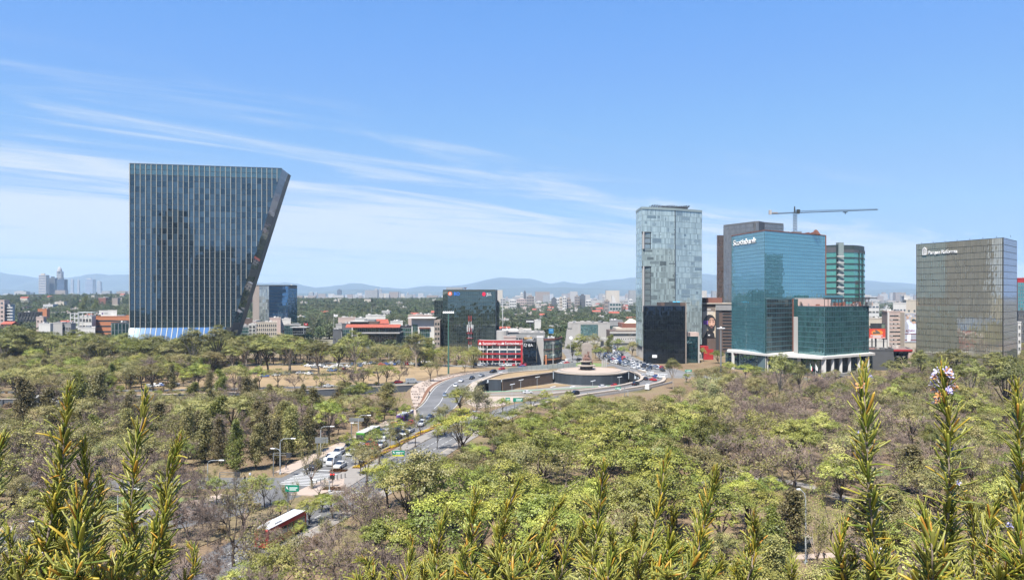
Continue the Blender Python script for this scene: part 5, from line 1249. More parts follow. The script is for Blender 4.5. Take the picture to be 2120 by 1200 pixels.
def sports_poster():
    Y = 455;t = thing('billboard','poster of a person in white sportswear raising an arm beside the bronze block','poster',(wx(1885,Y),Y,0))
    mb = MB();mb.box(wx(1872.5,Y),wx(1900,Y),Y,Y+8,0,wz(646.5,Y));part('backing_wall',mb,[W_CREAM],t)
    P = lambda u,z,o:(wx(1872.5+u,Y),Y -o,wz(z,Y));mk = lambda n,c:mat(n,c,0.7,0.15,0.5)
    plate(t,'board',P,[(0.5,708),(26,708),(26,648),(0.5,648)],mk('poster_grey_blue',(0.30,0.31,0.35)),0.1,0.12)
    CR = [mk('poster_crowd_a',(0.42,0.33,0.24)),mk('poster_crowd_b',(0.2,0.17,0.16)),mk('poster_crowd_c',(0.5,0.47,0.45))]
    for k in range(16):plate(t,'print_crowd',P,ell(rnd.uniform(2,24),rnd.uniform(650,676),2.2,2.4,9),CR[k %3],0.23+0.01*(k %3),0.01)
    SK = mk('poster_skin_b',(0.42,0.27,0.2));SH = mk('poster_shirt',(0.55,0.58,0.72))
    plate(t,'print_body',P,[(8,690),(23,690),(24,672),(20,668),(13,668),(7,660),(3.5,664),(8,674)],SH,0.27,0.02);plate(t,'print_legs',P,[(5,706),(12,706),(13,691),(6,691)],mk('poster_white',(0.66,0.66,0.68)),0.27,0.02)
    plate(t,'print_hand',P,ell(6,657,3,3.4,10),SK,0.3,0.02);plate(t,'print_head',P,ell(18.5,666,4.2,4.2,14),SK,0.3,0.02);plate(t,'print_hair',P,[(14,665),(14.6,661),(19,660),(23,662),(23,666),(20,664.2)],mk('poster_dark_hair',(0.03,0.05,0.05)),0.33,0.02)
    PT = lambda u,z,o:(wx(1872.5,Y)+u,Y -o,z);text(t,'ADÁN',PT,0.6,wz(686.5,Y),1.9,mk('poster_maroon',(0.16,0.02,0.03)),0.34,0.02)
    plate(t,'print_rule',P,[(0.6,691.4),(26,691.4),(26,690.2),(0.6,690.2)],mk('poster_rule',(0.16,0.02,0.03)),0.31,0.02);plate(t,'print_rule',P,[(0.6,704.4),(26,704.4),(26,702.8),(0.6,702.8)],bpy.data.materials['poster_rule'],0.24,0.02)
    landmark('poster of the person in white sportswear',1885,678)
    b = thing('billboard','red and orange billboard with white lines on a black post behind the podium','billboard',(wx(1815,430),430,0))
    P = lambda u,z,o:(wx(u,430),430-o,wz(z,430))
    plate(b,'board',P,[(1799,700),(1832,700),(1832,680),(1799,680)],mat('billboard_red',(0.5,0.06,0.035),0.6,0.1),0,0.6)
    plate(b,'print_glow',P,ell(1815,688,12,5.5),mat('billboard_orange',(0.66,0.22,0.04),0.6,0.1),0.61,0.02);plate(b,'print_figure',P,[(1806,691),(1822,690.5),(1820,687),(1814,682.5),(1810,682.5),(1812,687),(1806,686)],mat('billboard_figure',(0.12,0.10,0.08),0.6,0.2),0.64,0.02)
    for z0,a,c in ((693.4,1801,1826),(695.8,1806,1823)):plate(b,'print_line',P,[(a,z0+1.5),(c,z0+1.5),(c,z0),(a,z0)],LETTER,0.64,0.02)
    plate(b,'print_strip',P,[(1799.3,699.8),(1831.8,699.8),(1831.8,697.6),(1799.3,697.6)],mat('billboard_strip',(0.6,0.35,0.33),0.6,0.1),0.62,0.02)
    mb = MB();x = wx(1814,430);mb.box(x -0.35,x+0.35,430.2,430.8,0,wz(700,430));part('post',mb,[DMETAL],b)
    d = thing('billboard','blank dark board standing just above the red and orange billboard','billboard',(wx(1817,436),436,0))
    mb = MB();mb.box(wx(1803,436),wx(1833,436),436,436.7,wz(680,436),wz(669,436));part('board',mb,[W_DARK],d);mb = MB();mb.box(wx(1825,436),wx(1832,436),435.9,435.99,wz(679,436),wz(671,436));part('greenish_panel',mb,[mat('dull_green_panel',(0.12,0.15,0.11),0.7)],d)
    for px in (1806,1830):mb = MB();mb.box(wx(px,436)-0.3,wx(px,436)+0.3,436.2,436.6,0,wz(680,436));part('post',mb,[DMETAL],d)
    landmark('red and orange billboard',1815,690)
sports_poster()
block('warehouse','low white building behind the red and orange billboard','building',1796,1836,706,450,16,W_WHITE,1,5,(2,1.6),units=3)
block('warehouse','white roofed hall above the blank dark board','hall',1795,1832,660,560,14,W_CREAM,2,4,(2,1.6),units=3)
block('apartment_building','white flats with dark strip windows far behind the lower wing, right side','apartment building',1798,1820,629,760,16,W_WHITE,6,3,(3,1.5),units=2)
t,q = block('office_tower','green glass tower with red top cut off at the right edge','tower',2106.5,2150,577,520,20,W_RED,0,0)
glassface(t,q[0],q[1],4,q[3]-2.5,q[4],8,18,glass('edge_green_glass',(0.03,0.12,0.11),(0.6,0.95,0.9),0.28),vbar=0.3,hbar=0.3)
block('house','white slender house at the right edge beside the bronze block','house',2107,2114,668,420,8,W_WHITE,6,1,(1.0,1.4))
block('office_block','grey blue block under the green tower at the right edge','office building',2108,2150,645,470,16,W_SLATE,6,8,(2,2))

# ------------------------------------------------------------------ fountain monument on its round drum
def fountain():
    t = thing('fountain_platform','round dark drum wall with pale rim carrying the fountain monument','platform',(DRC[0],DRC[1],PITZ))
    mb = MB();L_ = [Vector((x,y,0)) for x,y in drum_arc];strip(mb,offs(L_,0.0),offs(L_,0.6),PITZ,-0.3);part('drum_wall',mb,[TILED],t)
    mb = MB();strip(mb,offs(L_,-0.25),offs(L_,2.2),-0.28,0.35);part('rim',mb,[KERB],t)
    mb = MB();mb.lathe((*DRC,0.0),[(18,0.02),(18,0.30),(16.4,0.32),(0.5,0.36)],40);part('terrace',mb,[PAVEG],t)
    mb = MB();mb.lathe((*DRC,0.0),[(16.2,0.33),(16.2,0.5),(14.6,0.5),(14.6,0.37)],40);part('ring_step',mb,[PAVE],t)
    cx,cy = wx(1214,402),402
    m = thing('fountain_monument','fountain monument with stone slab and clustered reddish bronze figures on round basins','monument',(cx,cy,0.4))
    BR = mat('reddish_bronze',(0.20,0.115,0.09),0.6,0.35,1.5);DK = mat('dark_basin_stone',(0.045,0.045,0.048),0.7,0.2);ST = mat('monument_stone',(0.25,0.215,0.185),0.9,0.15,0.5,bump=0.3)
    mb = MB();mb.lathe((cx,cy,0.38),[(3.4,0),(3.4,1.9)],26);part('basin_base',mb,[DK],m)
    mb = MB();mb.lathe((cx,cy,0.38),[(3.5,1.91),(4.9,2.1),(4.9,2.5),(3.0,2.6)],30);part('lower_basin',mb,[KERB],m)
    mb = MB();mb.lathe((cx -0.3,cy,0.38),[(2.5,2.6),(2.5,4.2)],24);part('upper_base',mb,[DK],m)
    mb = MB();mb.lathe((cx -0.3,cy,0.38),[(2.6,4.21),(3.2,4.4),(3.2,4.75),(2.0,4.85)],28);part('upper_basin',mb,[KERB],m)
    mb = MB();zt = wz(709,403);x0,x1 = wx(1205,403),wx(1225,403)
    mb.hull8([(x0+0.15,cy+0.8,4),(x1+0.1,cy+0.8,4),(x1+0.1,cy+2.4,4),(x0+0.15,cy+2.4,4),(x0,cy+0.9,zt -1.0),(x1 -0.1,cy+0.9,zt -1.3),(x1 -0.1,cy+2.3,zt -1.3),(x0,cy+2.3,zt -1.0)])
    mb.hull8([(x0,cy+0.9,zt -1.0),(x1 -0.1,cy+0.9,zt -1.3),(x1 -0.1,cy+2.3,zt -1.3),(x0,cy+2.3,zt -1.0),(x0+1.3,cy+1,zt),(x1 -1.2,cy+1,zt -0.05),(x1 -1.2,cy+2.2,zt -0.05),(x0+1.3,cy+2.2,zt)]);part('stone_slab',mb,[ST],m)
    # straining figures: each a jointed body grown as one surface
    def figure(x,y,z,h,lean,arm):
        k = h/1.8;mb = MB();P = lambda a,b,c:(x+(a+lean*c/1.8)*k,y+b*k,z+c*k)
        mb.tube([P(0,0,0.8),P(0,0,1.0),P(0,0,1.25),P(0,0,1.45),P(0,0,1.53)],[0.16*k,0.15*k,0.2*k,0.19*k,0.07*k],8)
        mb.lathe(P(0,0,1.52),[(0.05*k,0),(0.1*k,0.08*k),(0.11*k,0.16*k),(0.06*k,0.25*k)],8)
        for s_ in (-1,1):
            mb.tube([P(0.09*s_,0,0.85),P(0.16*s_,-0.12,0.46),P(0.18*s_,0.05,0.0)],[0.11*k,0.075*k,0.05*k],6)
            mb.tube([P(0.2*s_,0,1.42),P((0.34+arm*0.2)*s_,-0.12,1.35+arm*0.3),P((0.3+arm*0.4)*s_,-0.3,1.4+arm*0.75)],[0.065*k,0.05*k,0.04*k],6)
        part('bronze_figure',mb,[BR],m,smooth=True)
    for i in range(17):
        a = rnd.uniform(-2.4,2.2);lv = rnd.choice([4.7,4.7,6.2,7.6]) ;lv = lv if abs(a)<1.4 else 4.7
        figure(cx+a,cy -1.0+rnd.uniform(-1.0,0.9)+(0.7 if lv>5 else 0),lv,rnd.uniform(2.3,3.0),rnd.uniform(-0.4,0.4),rnd.choice([-0.6,0.2,0.9]))
    figure(cx+2.9,cy+0.5,3.0,3.0,0.2,0.3);figure(cx+3.3,cy -0.4,2.6,2.6,-0.2,-0.5)
    mb = MB();mb.hull8([(cx -2.2,cy -1.2,4.6),(cx+2.2,cy -1.2,4.6),(cx+2.4,cy+0.9,4.6),(cx -2.2,cy+0.9,4.6),(cx -0.9,cy,8.0),(cx+0.8,cy,8.0),(cx+0.8,cy+0.9,8.2),(cx -0.9,cy+0.9,8.2)]);part('rocky_core',mb,[BR],m)
    landmark('fountain monument',1213,735);landmark('round drum wall',1228,785)
    for i,(px,Y) in enumerate(((1247,420),(1251,420.5),(1255,421))):
        s = thing('advertising_pillar',('left','middle','right')[i]+' one of the three pale standing panels right of the fountain monument','standing panel',(wx(px,Y),Y,0));mb = MB();mb.box(wx(px,Y)-0.4,wx(px,Y)+0.4,Y,Y+0.3,0,4.0);part('panel',mb,[W_LGREY],s);mb = MB();mb.box(wx(px,Y)-0.55,wx(px,Y)+0.55,Y -0.1,Y+0.4,0,0.3);part('foot',mb,[W_GREY],s)
fountain()

# towers of the city behind the viewpoint: out of frame, but mirrored in the leaning tower's glass
for k,(x,y,w,h,m,lab) in enumerate(((-243,-150,46,168,W_DARK,'tall dark stepped tower mirrored in the left third of the leaning tower'),(-186,-140,62,112,W_SLATE,'broad dark tower mirrored in the middle of the leaning tower'),(-128,-165,40,104,W_DARK,'slim dark tower mirrored near the slanted edge of the leaning tower'),(-212,-60,40,66,W_TAN,'lower tan block mirrored in the lower half of the leaning tower'),(-150,-90,46,58,W_GREY,'lower grey block mirrored under the slim dark tower reflection'))):
    t = thing('tower_block',lab,'tower block',(x,y,0));mb = MB();mb.box(x -w/2,x+w/2,y -24,y,0,h*0.86);part('wall',mb,[m],t);mb = MB();mb.box(x -w*0.32,x+w*0.36,y -22,y -2,h*0.86,h);part('upper_storeys',mb,[m],t)
    for q in range(int(h*0.86/3.6)):mb = MB();z = 3+q*3.6;mb.box(x -w/2+1,x+w/2-1,y -0.02,y+0.1,z,z+1.7);part('window_band',mb,[WINGL],t)
# ------------------------------------------------------------------ trees: prototypes
def leafmat(name,cols,trans=0.25,rough=0.6,objv=0.26):
    """leaf colour from a per-clump tone (dry, fresh, old growth), varied from tree to tree"""
    m = bpy.data.materials.new(name);m.use_nodes = True;nt = m.node_tree;nt.nodes.clear();N = nt.nodes.new;L = nt.links.new
    out = N('ShaderNodeOutputMaterial');at = N('ShaderNodeAttribute');at.attribute_name = 'tone'
    r = N('ShaderNodeValToRGB');e = r.color_ramp.elements;e[0].position = 0.0;e[0].color = (*cols[0],1);e[1].position = 1.0;e[1].color = (*cols[-1],1)
    for i,c in enumerate(cols[1:-1]):q = e.new((i+1)/(len(cols)-1));q.color = (*c,1)
    L(at.outputs['Fac'],r.inputs[0])
    oi = N('ShaderNodeObjectInfo');mr = N('ShaderNodeMapRange');L(oi.outputs['Random'],mr.inputs[0]);mr.inputs[3].default_value = 1-objv;mr.inputs[4].default_value = 1+objv
    g = N('ShaderNodeNewGeometry');m2 = N('ShaderNodeMapRange');L(g.outputs['Random Per Island'],m2.inputs[0]);m2.inputs[3].default_value = 0.9;m2.inputs[4].default_value = 1.1
    mu = N('ShaderNodeMath');mu.operation = 'MULTIPLY';L(mr.outputs[0],mu.inputs[0]);L(m2.outputs[0],mu.inputs[1])
    hs = N('ShaderNodeHueSaturation');h = N('ShaderNodeMapRange');L(oi.outputs['Random'],h.inputs[0]);h.inputs[3].default_value = 0.485;h.inputs[4].default_value = 0.515
    L(h.outputs[0],hs.inputs['Hue']);L(mu.outputs[0],hs.inputs['Value']);L(r.outputs[0],hs.inputs['Color'])
    d = N('ShaderNodeBsdfDiffuse');t = N('ShaderNodeBsdfTranslucent');gl = N('ShaderNodeBsdfGlossy');gl.inputs['Roughness'].default_value = 0.55
    L(hs.outputs[0],d.inputs['Color']);L(hs.outputs[0],t.inputs['Color'])
    mx = N('ShaderNodeMixShader');mx.inputs[0].default_value = trans;L(d.outputs[0],mx.inputs[1]);L(t.outputs[0],mx.inputs[2])
    mg = N('ShaderNodeMixShader');mg.inputs[0].default_value = 0.04;L(mx.outputs[0],mg.inputs[1]);L(gl.outputs[0],mg.inputs[2]);L(mg.outputs[0],out.inputs[0])
    return m
LG = {
 'green':leafmat('leaf_green',[(0.1025,0.1242,0.0224),(0.1906,0.2206,0.0375),(0.3371,0.3309,0.0599)]),
 'yellow':leafmat('leaf_yellow_green',[(0.1522,0.1694,0.0351),(0.2621,0.2683,0.055),(0.3974,0.3601,0.0999)]),
 'olive':leafmat('leaf_olive',[(0.111,0.116,0.037),(0.2016,0.1873,0.0605),(0.3327,0.281,0.104)]),
 'brown':leafmat('leaf_brown_olive',[(0.0869,0.08,0.0309),(0.1477,0.13,0.0463),(0.226,0.1858,0.0771)]),
 'dark':leafmat('leaf_dark_green',[(0.0693,0.0835,0.0183),(0.1325,0.1493,0.0253),(0.2209,0.2194,0.0393)]),
 'euc':leafmat('leaf_eucalyptus',[(0.0778,0.0847,0.0239),(0.1478,0.1533,0.0358),(0.2411,0.2263,0.0656)]),
 'dry':leafmat('leaf_dry_tan',[(0.161,0.1128,0.0536),(0.2489,0.1763,0.0894),(0.3221,0.2398,0.1312)]),
 'silver':leafmat('leaf_grey_green',[(0.1555,0.1576,0.0701),(0.2562,0.2489,0.1122),(0.366,0.3318,0.1613)]),
}
BARK = mat('bark_dark',(0.06,0.047,0.038),0.95,0.3,2.0)
BARKP = mat('bark_pale',(0.26,0.215,0.17),0.95,0.3,2.0)
TWIG = mat('bare_twig',(0.235,0.18,0.15),0.95,0.2,0.6,objvar=0.22)
TWIGD = mat('dark_bare_twig',(0.10,0.078,0.064),0.95,0.25,0.6)

def rv(r,s=1.0):return Vector((r.gauss(0,s),r.gauss(0,s),r.gauss(0,s)))
def grow(r,H,trunk,lean,nmain,spread,levels,lenf,split,up,rad,wob=0.12,crook=0.0):
    """branching skeleton: list of (points, radii) chains and list of tips (position, level)"""
    chains = [];tips = []
    base = Vector((0,0,-0.3));top = Vector((lean*H*math.cos(1.3),lean*H*math.sin(1.3),trunk*H))
    p1 = base.lerp(top,0.5)+Vector((r.gauss(0,wob),r.gauss(0,wob),0))*H*0.1
    chains.append(([base,p1,top],[rad*1.25,rad,rad*0.85]))
    def br(p,d,L,ra,lev):
        pts = [p];rr = [ra];n = 3;q = p;dd = d
        for k in range(n):
            dd = (dd+rv(r,0.16+crook)+Vector((0,0,up*(0.5 if lev==0 else 1)))).normalized();q = q+dd*(L/n);pts.append(q);rr.append(ra*(1-0.5*(k+1)/n))
            if lev>0 and k<n -1 and r.random()<0.4:tips.append((q,lev))
        chains.append((pts,rr))
        if lev>=levels:tips.append((q,lev));return
        for c in range(split if r.random()<0.75 else split+1):
            ax = rv(r).normalized();nd = (dd+(ax -ax.project(dd)).normalized()*r.uniform(0.45,0.95)).normalized()
            br(pts[-1] if c<split -1 or r.random()<0.5 else pts[-2],nd,L*lenf*r.uniform(0.75,1.2),ra*0.52,lev+1)
    a0 = r.random()*6.28
    for k in range(nmain):
        a = a0+6.283*k/nmain+r.gauss(0,0.3);s = spread*r.uniform(0.65,1.25)
        d = Vector((math.sin(s)*math.cos(a),math.sin(s)*math.sin(a),math.cos(s)))
        st = base.lerp(top,r.uniform(0.72,1.0));br(st,d,H*(1-trunk)*r.uniform(0.36,0.52),rad*0.6,0)
    return chains,tips
def wood_mesh(name,chains,mats,thin=None,scale=1.0,minr=0.0):
    mb = MB()
    for pts,rr in chains:
        if max(rr)<minr:continue
        mb.tube(pts,rr,6 if max(rr)>0.09 else (4 if max(rr)>0.04 else 3),cap=False)
    mi0 = len(mb.f)
    if thin:
        for a,b,w in thin:
            d = (b -a);s = d.cross(Vector((0.3,0.5,0.8))).normalized()*w;s2 = d.cross(s).normalized()*w
            mb.face([a -s,a+s,b+s*0.4,b -s*0.4],1 if len(mats)>1 else 0);mb.face([a -s2,a+s2,b+s2*0.4,b -s2*0.4],1 if len(mats)>1 else 0)
    return mb.mesh(name,mats)
def leaf_mesh(name,clumps,m,rg,flat=0.0,elong=1.0,hang=0.0):
    """clumps: (centre, radius xyz, number, leaf size, tone)"""
    V = [];T = []
    for c,rad,n,s,tone,*lc in clumps:
        ctr = np.array(c)+rg.normal(0,0.5,(n,3))*np.array(rad)
        nn = rg.normal(0,1,(n,3))
        if lc:            # leaves of a lobe face outwards, so each lobe catches the light as a rounded mass
            o_ = ctr -np.array(lc[0]);o_ /= np.linalg.norm(o_,axis=1)[:,None]+1e-6;nn = nn*0.42+o_*1.15;nn[:,2] += 0.3
        else:nn[:,2] += 1.0;nn += (ctr -np.array(c))/max(rad)*0.8
        nn /= np.linalg.norm(nn,axis=1)[:,None]
        t = rg.normal(0,1,(n,3));t[:,2] -= hang;u = np.cross(nn,t);u /= np.linalg.norm(u,axis=1)[:,None];v = np.cross(nn,u)
        sz = (s*rg.uniform(0.6,1.25,n))[:,None]
        u = u*sz*0.5;v = v*sz*0.5*elong
        V.append(np.stack([ctr -v,ctr+u,ctr+v,ctr -u],1).reshape(-1,3));T.append(np.clip(tone+rg.normal(0,0.06,n),0,1))
    V = np.concatenate(V);T = np.concatenate(T);nf = len(T)
    me = bpy.data.meshes.new(name);me.vertices.add(len(V));me.vertices.foreach_set('co',V.ravel())
    me.loops.add(nf*4);me.loops.foreach_set('vertex_index',np.arange(nf*4,dtype=np.int32))
    me.polygons.add(nf);me.polygons.foreach_set('loop_start',np.arange(0,nf*4,4,dtype=np.int32));me.polygons.foreach_set('loop_total',np.full(nf,4,dtype=np.int32))
    a = me.attributes.new('tone','FLOAT','FACE');a.data.foreach_set('value',T.astype(np.float32))
    me.materials.append(m);me.update();me.validate();return me
KINDS = {}          # kind -> list of (trunk mesh, crown mesh or None, nominal height, crown width)
def add_kind(kind,wood,crown,H,W):KINDS.setdefault(kind,[]).append((wood,crown,H,W))
def broad(kind,leaf,seed,H=11.0,n=46,ls=0.24,spread=0.85,trunk=0.22,bark=BARK,dens=1.6,rc=1.3,up=0.06,levels=2,keep=1.0,split=2,nmain=5,ep=0.62,lenf=0.72,lean=0.03,rad=0.2):
    r = random.Random(seed);rg = np.random.default_rng(seed)
    ch,tips = grow(r,H,trunk,lean,nmain,spread,levels,lenf,split,up,rad)
    tips = [t for t in tips if r.random()<keep]
    cl = []
    for p,lev in tips:
        k = r.uniform(0.7,1.25)*rc;cl.append(((p.x,p.y,p.z+0.1),(k,k,k*ep),int(n*dens*r.uniform(0.7,1.3)),ls,r.betavariate(2,2)))
    W = 2*max(math.hypot(p.x,p.y) for p,_ in tips);Ht = max(p.z for p,_ in tips)+rc*ep*0.6
    add_kind(kind,wood_mesh('trunk',ch,[bark],minr=0.015),leaf_mesh('crown',cl,LG[leaf],rg),Ht,W)
def crowned(kind,leaf,seed,H=11.0,lobes=8,R=0.40,zc=0.60,rz=0.40,lobe=0.40,nl=14,per=50,ls=0.205,bark=None,rad=0.2,flat=0.85,trunk=0.32):
    """tree whose limbs each carry a rounded lobe of leaf clumps: a lumpy crown with gaps between the lobes"""
    r = random.Random(seed);rg = np.random.default_rng(seed);ch = [];cl = [];lean = Vector((r.gauss(0,.04),r.gauss(0,.04),0))*H
    top = Vector((0,0,trunk*H))+lean*0.5;ch.append(([Vector((0,0,-.3)),top*0.5+Vector((r.gauss(0,.1),r.gauss(0,.1),0)),top],[rad*1.3,rad,rad*.85]))
    a0 = r.random()*6.28
    for k in range(lobes):
        if k==0:c = Vector((0,0,zc*H+rz*H*0.62))+lean
        else:
            a = a0+k*2.399;q = math.sqrt((k+.3)/lobes)*r.uniform(.85,1.08);c = Vector((math.cos(a)*R*H*q*.82,math.sin(a)*R*H*q*.82,zc*H+rz*H*(.75*math.sqrt(max(0,1-q*q))-.32+r.uniform(-.18,.18))))+lean
        lr_ = lobe*R*H*r.uniform(.75,1.2);m = top.lerp(c,.55)+Vector((r.gauss(0,.25),r.gauss(0,.25),-.15*abs(r.gauss(0,1))));ch.append(([top -Vector((0,0,r.uniform(0,.12)*H)),m,c],[rad*.55,rad*.35,rad*.12]))
        tone = r.betavariate(2,2)
        for j in range(nl):
            d = rv(r).normalized();d.z = abs(d.z)*1.1-.35*r.random();d.normalize();p = c+Vector((d.x*lr_,d.y*lr_,d.z*lr_*flat));s = lr_*.42*r.uniform(.7,1.25)
            cl.append((tuple(p),(s,s,s*.62),int(per*r.uniform(.7,1.3)),ls,min(1,max(0,tone+r.gauss(0,.13))),tuple(c -Vector((0,0,lr_*.35)))))
            if j %4==0:ch.append(([m.lerp(c,.6),p],[rad*.14,.015]))
    W = 2*max(math.hypot(q[0][0],q[0][1]) for q in cl);add_kind(kind,wood_mesh('trunk',ch,[bark or BARK],minr=0.012),leaf_mesh('crown',cl,LG[leaf],rg),max(q[0][2] for q in cl)+.3,W)
for s in (1,2,3):crowned('green','green',s,lobes=(8,10,7)[s -1])
for s in (4,5):crowned('yellow','yellow',s,H=10,lobes=9,R=0.43)
for s in (6,7,8):crowned('olive','olive',s,lobes=(9,7,11)[s -6],R=0.45,rz=0.33,zc=0.64,per=40,flat=0.7)
crowned('dense','dark',9,H=12,lobes=14,R=0.40,rz=0.36,zc=0.58,nl=14,per=54,trunk=0.25)
broad('sparse','olive',10,H=9,n=28,rc=1.0,spread=0.75,dens=0.9,ls=0.18,bark=TWIGD);broad('sparse','yellow',11,H=8.5,n=26,rc=0.95,spread=0.95,ls=0.17,bark=BARK);broad('sparse','olive',12,H=9,n=24,rc=1.0,spread=0.8,ls=0.19,bark=TWIG)
for s in (13,14,15):crowned('eucalyptus','euc',s,H=17,lobes=(9,12,8)[s -13],R=0.27,rz=0.34,zc=0.62,lobe=0.5,bark=BARKP if s != 14 else BARK,rad=0.3,ls=0.27,per=50,trunk=0.36)
broad('willow','silver',16,H=13,n=46,rc=1.3,spread=0.5,trunk=0.25,up=0.12,ls=0.28,nmain=5,bark=BARKP); 
broad('umbrella','dark',17,H=9.5,n=36,rc=1.0,spread=0.75,trunk=0.2,ep=0.28,levels=3,split=2,nmain=6,up=0.02,lenf=0.68,ls=0.22)
broad('shrub','olive',18,H=3.2,n=30,rc=0.6,spread=0.9,trunk=0.08,ls=0.2,rad=0.06);broad('shrub','green',19,H=2.8,n=34,rc=0.6,spread=0.9,trunk=0.08,ls=0.2,rad=0.06);broad('shrub','dry',20,H=2.4,n=26,rc=0.55,spread=1.0,trunk=0.06,ls=0.18,rad=0.05)
def feathery(kind,leaf,seed,H=12.0,W=2.6,nb=70,bare=0.12,power=0.8,n=40,tip=1.0):
    """casuarina or cedar: one leader, many short ragged limbs carrying hanging sprays"""
    r = random.Random(seed);rg = np.random.default_rng(seed);ch = [];cl = []
    pts = [Vector((r.gauss(0,0.12)*k,r.gauss(0,0.12)*k,H*k/5-0.3)) for k in range(6)];ch.append((pts,[0.22*(1-k/5.6) for k in range(6)]))
    for k in range(nb):
        f = bare+(1-bare)*(k+r.random())/nb;z = f*H;a = k*2.399+r.gauss(0,0.4)
        prof = (min(1,(f -bare+0.05)/0.18)**0.7)*(1-f)**power*1.0+0.10
        L_ = W*prof*r.choice([0.55,0.8,1.0,1.15,1.3])
        i = min(int(f*5),4);b = pts[i].lerp(pts[i+1],f*5-i);d = Vector((math.cos(a),math.sin(a),r.uniform(0.1,0.55)))
        e = b+d*L_;e.z -= 0.12*L_;ch.append(([b,b.lerp(e,0.55)+Vector((0,0,0.1)),e],[0.05,0.035,0.015]))
        for q in range(3):
            c = b.lerp(e,0.4+0.3*q)+Vector((r.gauss(0,.15),r.gauss(0,.15),-0.15));s = 0.45+0.45*min(L_,2)/2
            cl.append((tuple(c),(s,s,s*1.15),n,0.185,r.betavariate(2,2)))
    add_kind(kind,wood_mesh('trunk',ch,[BARK]),leaf_mesh('crown',cl,LG[leaf],rg,elong=2.0,hang=1.2),H,W*2)
feathery('feathery','brown',21);feathery('feathery','olive',22,W=3.0,power=0.6);feathery('feathery','brown',23,H=13,W=2.3,power=0.55,bare=0.2);feathery('feathery','dark',24,H=12,W=2.8,power=0.7)
feathery('cypress','dark',25,H=11,W=1.3,nb=60,bare=0.03,power=0.35,n=22)
feathery('cedar','olive',26,H=9.5,W=3.6,nb=60,bare=0.1,power=1.0,n=20)
def bare(kind,seed,H=10.0,spread=0.75,nm=5,tw=3,m=TWIG,bark=TWIGD,w=0.028,dens=6,levels=3,lenf=0.72,leafy=None,trunk=0.2,rad=0.2,split=2,twl=(0.5,1.3)):
    r = random.Random(seed);rg = np.random.default_rng(seed)
    ch,tips = grow(r,H,trunk,0.04,nm,spread,levels,lenf,split,0.05,rad,crook=0.06);thin = []
    for p,lev in tips:
        for k in range(dens):
            d = (rv(r).normalized()+Vector((p.x,p.y,0)).normalized()*0.5+Vector((0,0,0.45))).normalized();L_ = r.uniform(*twl);q = p+d*L_;thin.append((p,q,w))
            for j in range(tw):s = p.lerp(q,r.uniform(0.3,0.9));thin.append((s,s+(d+rv(r,0.6)).normalized()*L_*r.uniform(0.35,0.7),w*0.75))
    crown = None
    if leafy:
        cl = [((p.x,p.y,p.z),(0.8,0.8,0.6),r.randint(5,16),0.15,r.random()) for p,l in tips];crown = leaf_mesh('crown',cl,LG[leafy],rg)
    W = 2*max(math.hypot(p.x,p.y) for p,_ in tips)+1.0
    add_kind(kind,wood_mesh('trunk',ch,[bark,m],thin,minr=0.012),crown,max(p.z for p,_ in tips)+0.8,W)
bare('bare',31);bare('bare',32,spread=0.9,nm=6);bare('bare',33,H=9,dens=9);bare('bare',34,spread=0.6,nm=5,leafy='yellow')
bare('dead',35,H=12.5,spread=0.8,nm=5,levels=3,m=TWIGD,bark=BARK,w=0.035,dens=4,tw=2,trunk=0.28,rad=0.34,lenf=0.76)
def palm():
    r = random.Random(3);mb = MB();H = 11.0;mb.tube([(0,0,-0.3),(0.1,0,4),(0.15,0.1,H)],[0.35,0.28,0.24],8);cl = []
    V = []; 
    fr = MB()
    for k in range(34):
        a = k*2.4;el = r.uniform(-0.7,1.1);L_ = r.uniform(2.2,2.9);p = Vector((0.15,0.1,H));d = Vector((math.cos(a)*math.cos(el),math.sin(a)*math.cos(el),math.sin(el)));s = Vector((-math.sin(a),math.cos(a),0))*0.32
        q = p+d*L_*0.5;e = p+d*L_ -Vector((0,0,0.9));fr.face([p -s*0.2,p+s*0.2,q+s,q -s]);fr.face([q -s,q+s,e+s*0.4,e -s*0.4])
    me = fr.mesh('crown',[LG['olive']]);at = me.attributes.new('tone','FLOAT','FACE');at.data.foreach_set('value',[r.random() for _ in me.polygons])
    add_kind('palm',mb.mesh('trunk',[BARK]),me,H+2,5)
palm()
# light versions for the wooded hills
def lite(kind,leaf,seed,H=10,W=9,n=26,per=26,ls=0.75,conical=False):
    r = random.Random(seed);rg = np.random.default_rng(seed);cl = [];ch = [([Vector((0,0,-1)),Vector((0,0,H*0.6))],[0.25,0.12])]
    for k in range(n):
        f = r.random();a = r.random()*6.28
        if conical:z = H*(0.12+0.86*f);rr = W/2*(1-f)**0.8*r.uniform(0.4,1)
        else:z = H*(0.3+0.6*f);rr = W/2*math.sqrt(max(0.05,1-((z/H -0.55)/0.5)**2))*math.sqrt(r.random())
        s = W*0.17*r.uniform(0.7,1.3);cl.append(((rr*math.cos(a),rr*math.sin(a),z),(s,s,s*0.8),per,ls,r.betavariate(2,2)))
    add_kind(kind,wood_mesh('trunk',ch,[BARK]),leaf_mesh('crown',cl,LG[leaf],rg),H,W)
LG['farg'] = leafmat('leaf_hillside_green',[(0.045,0.07,0.022),(0.075,0.10,0.032),(0.115,0.135,0.048)]);LG['fard'] = leafmat('leaf_hillside_dark',[(0.025,0.045,0.022),(0.045,0.068,0.03),(0.07,0.09,0.04)]);LG['faro'] = leafmat('leaf_hillside_olive',[(0.05,0.065,0.028),(0.085,0.095,0.04),(0.13,0.13,0.06)])
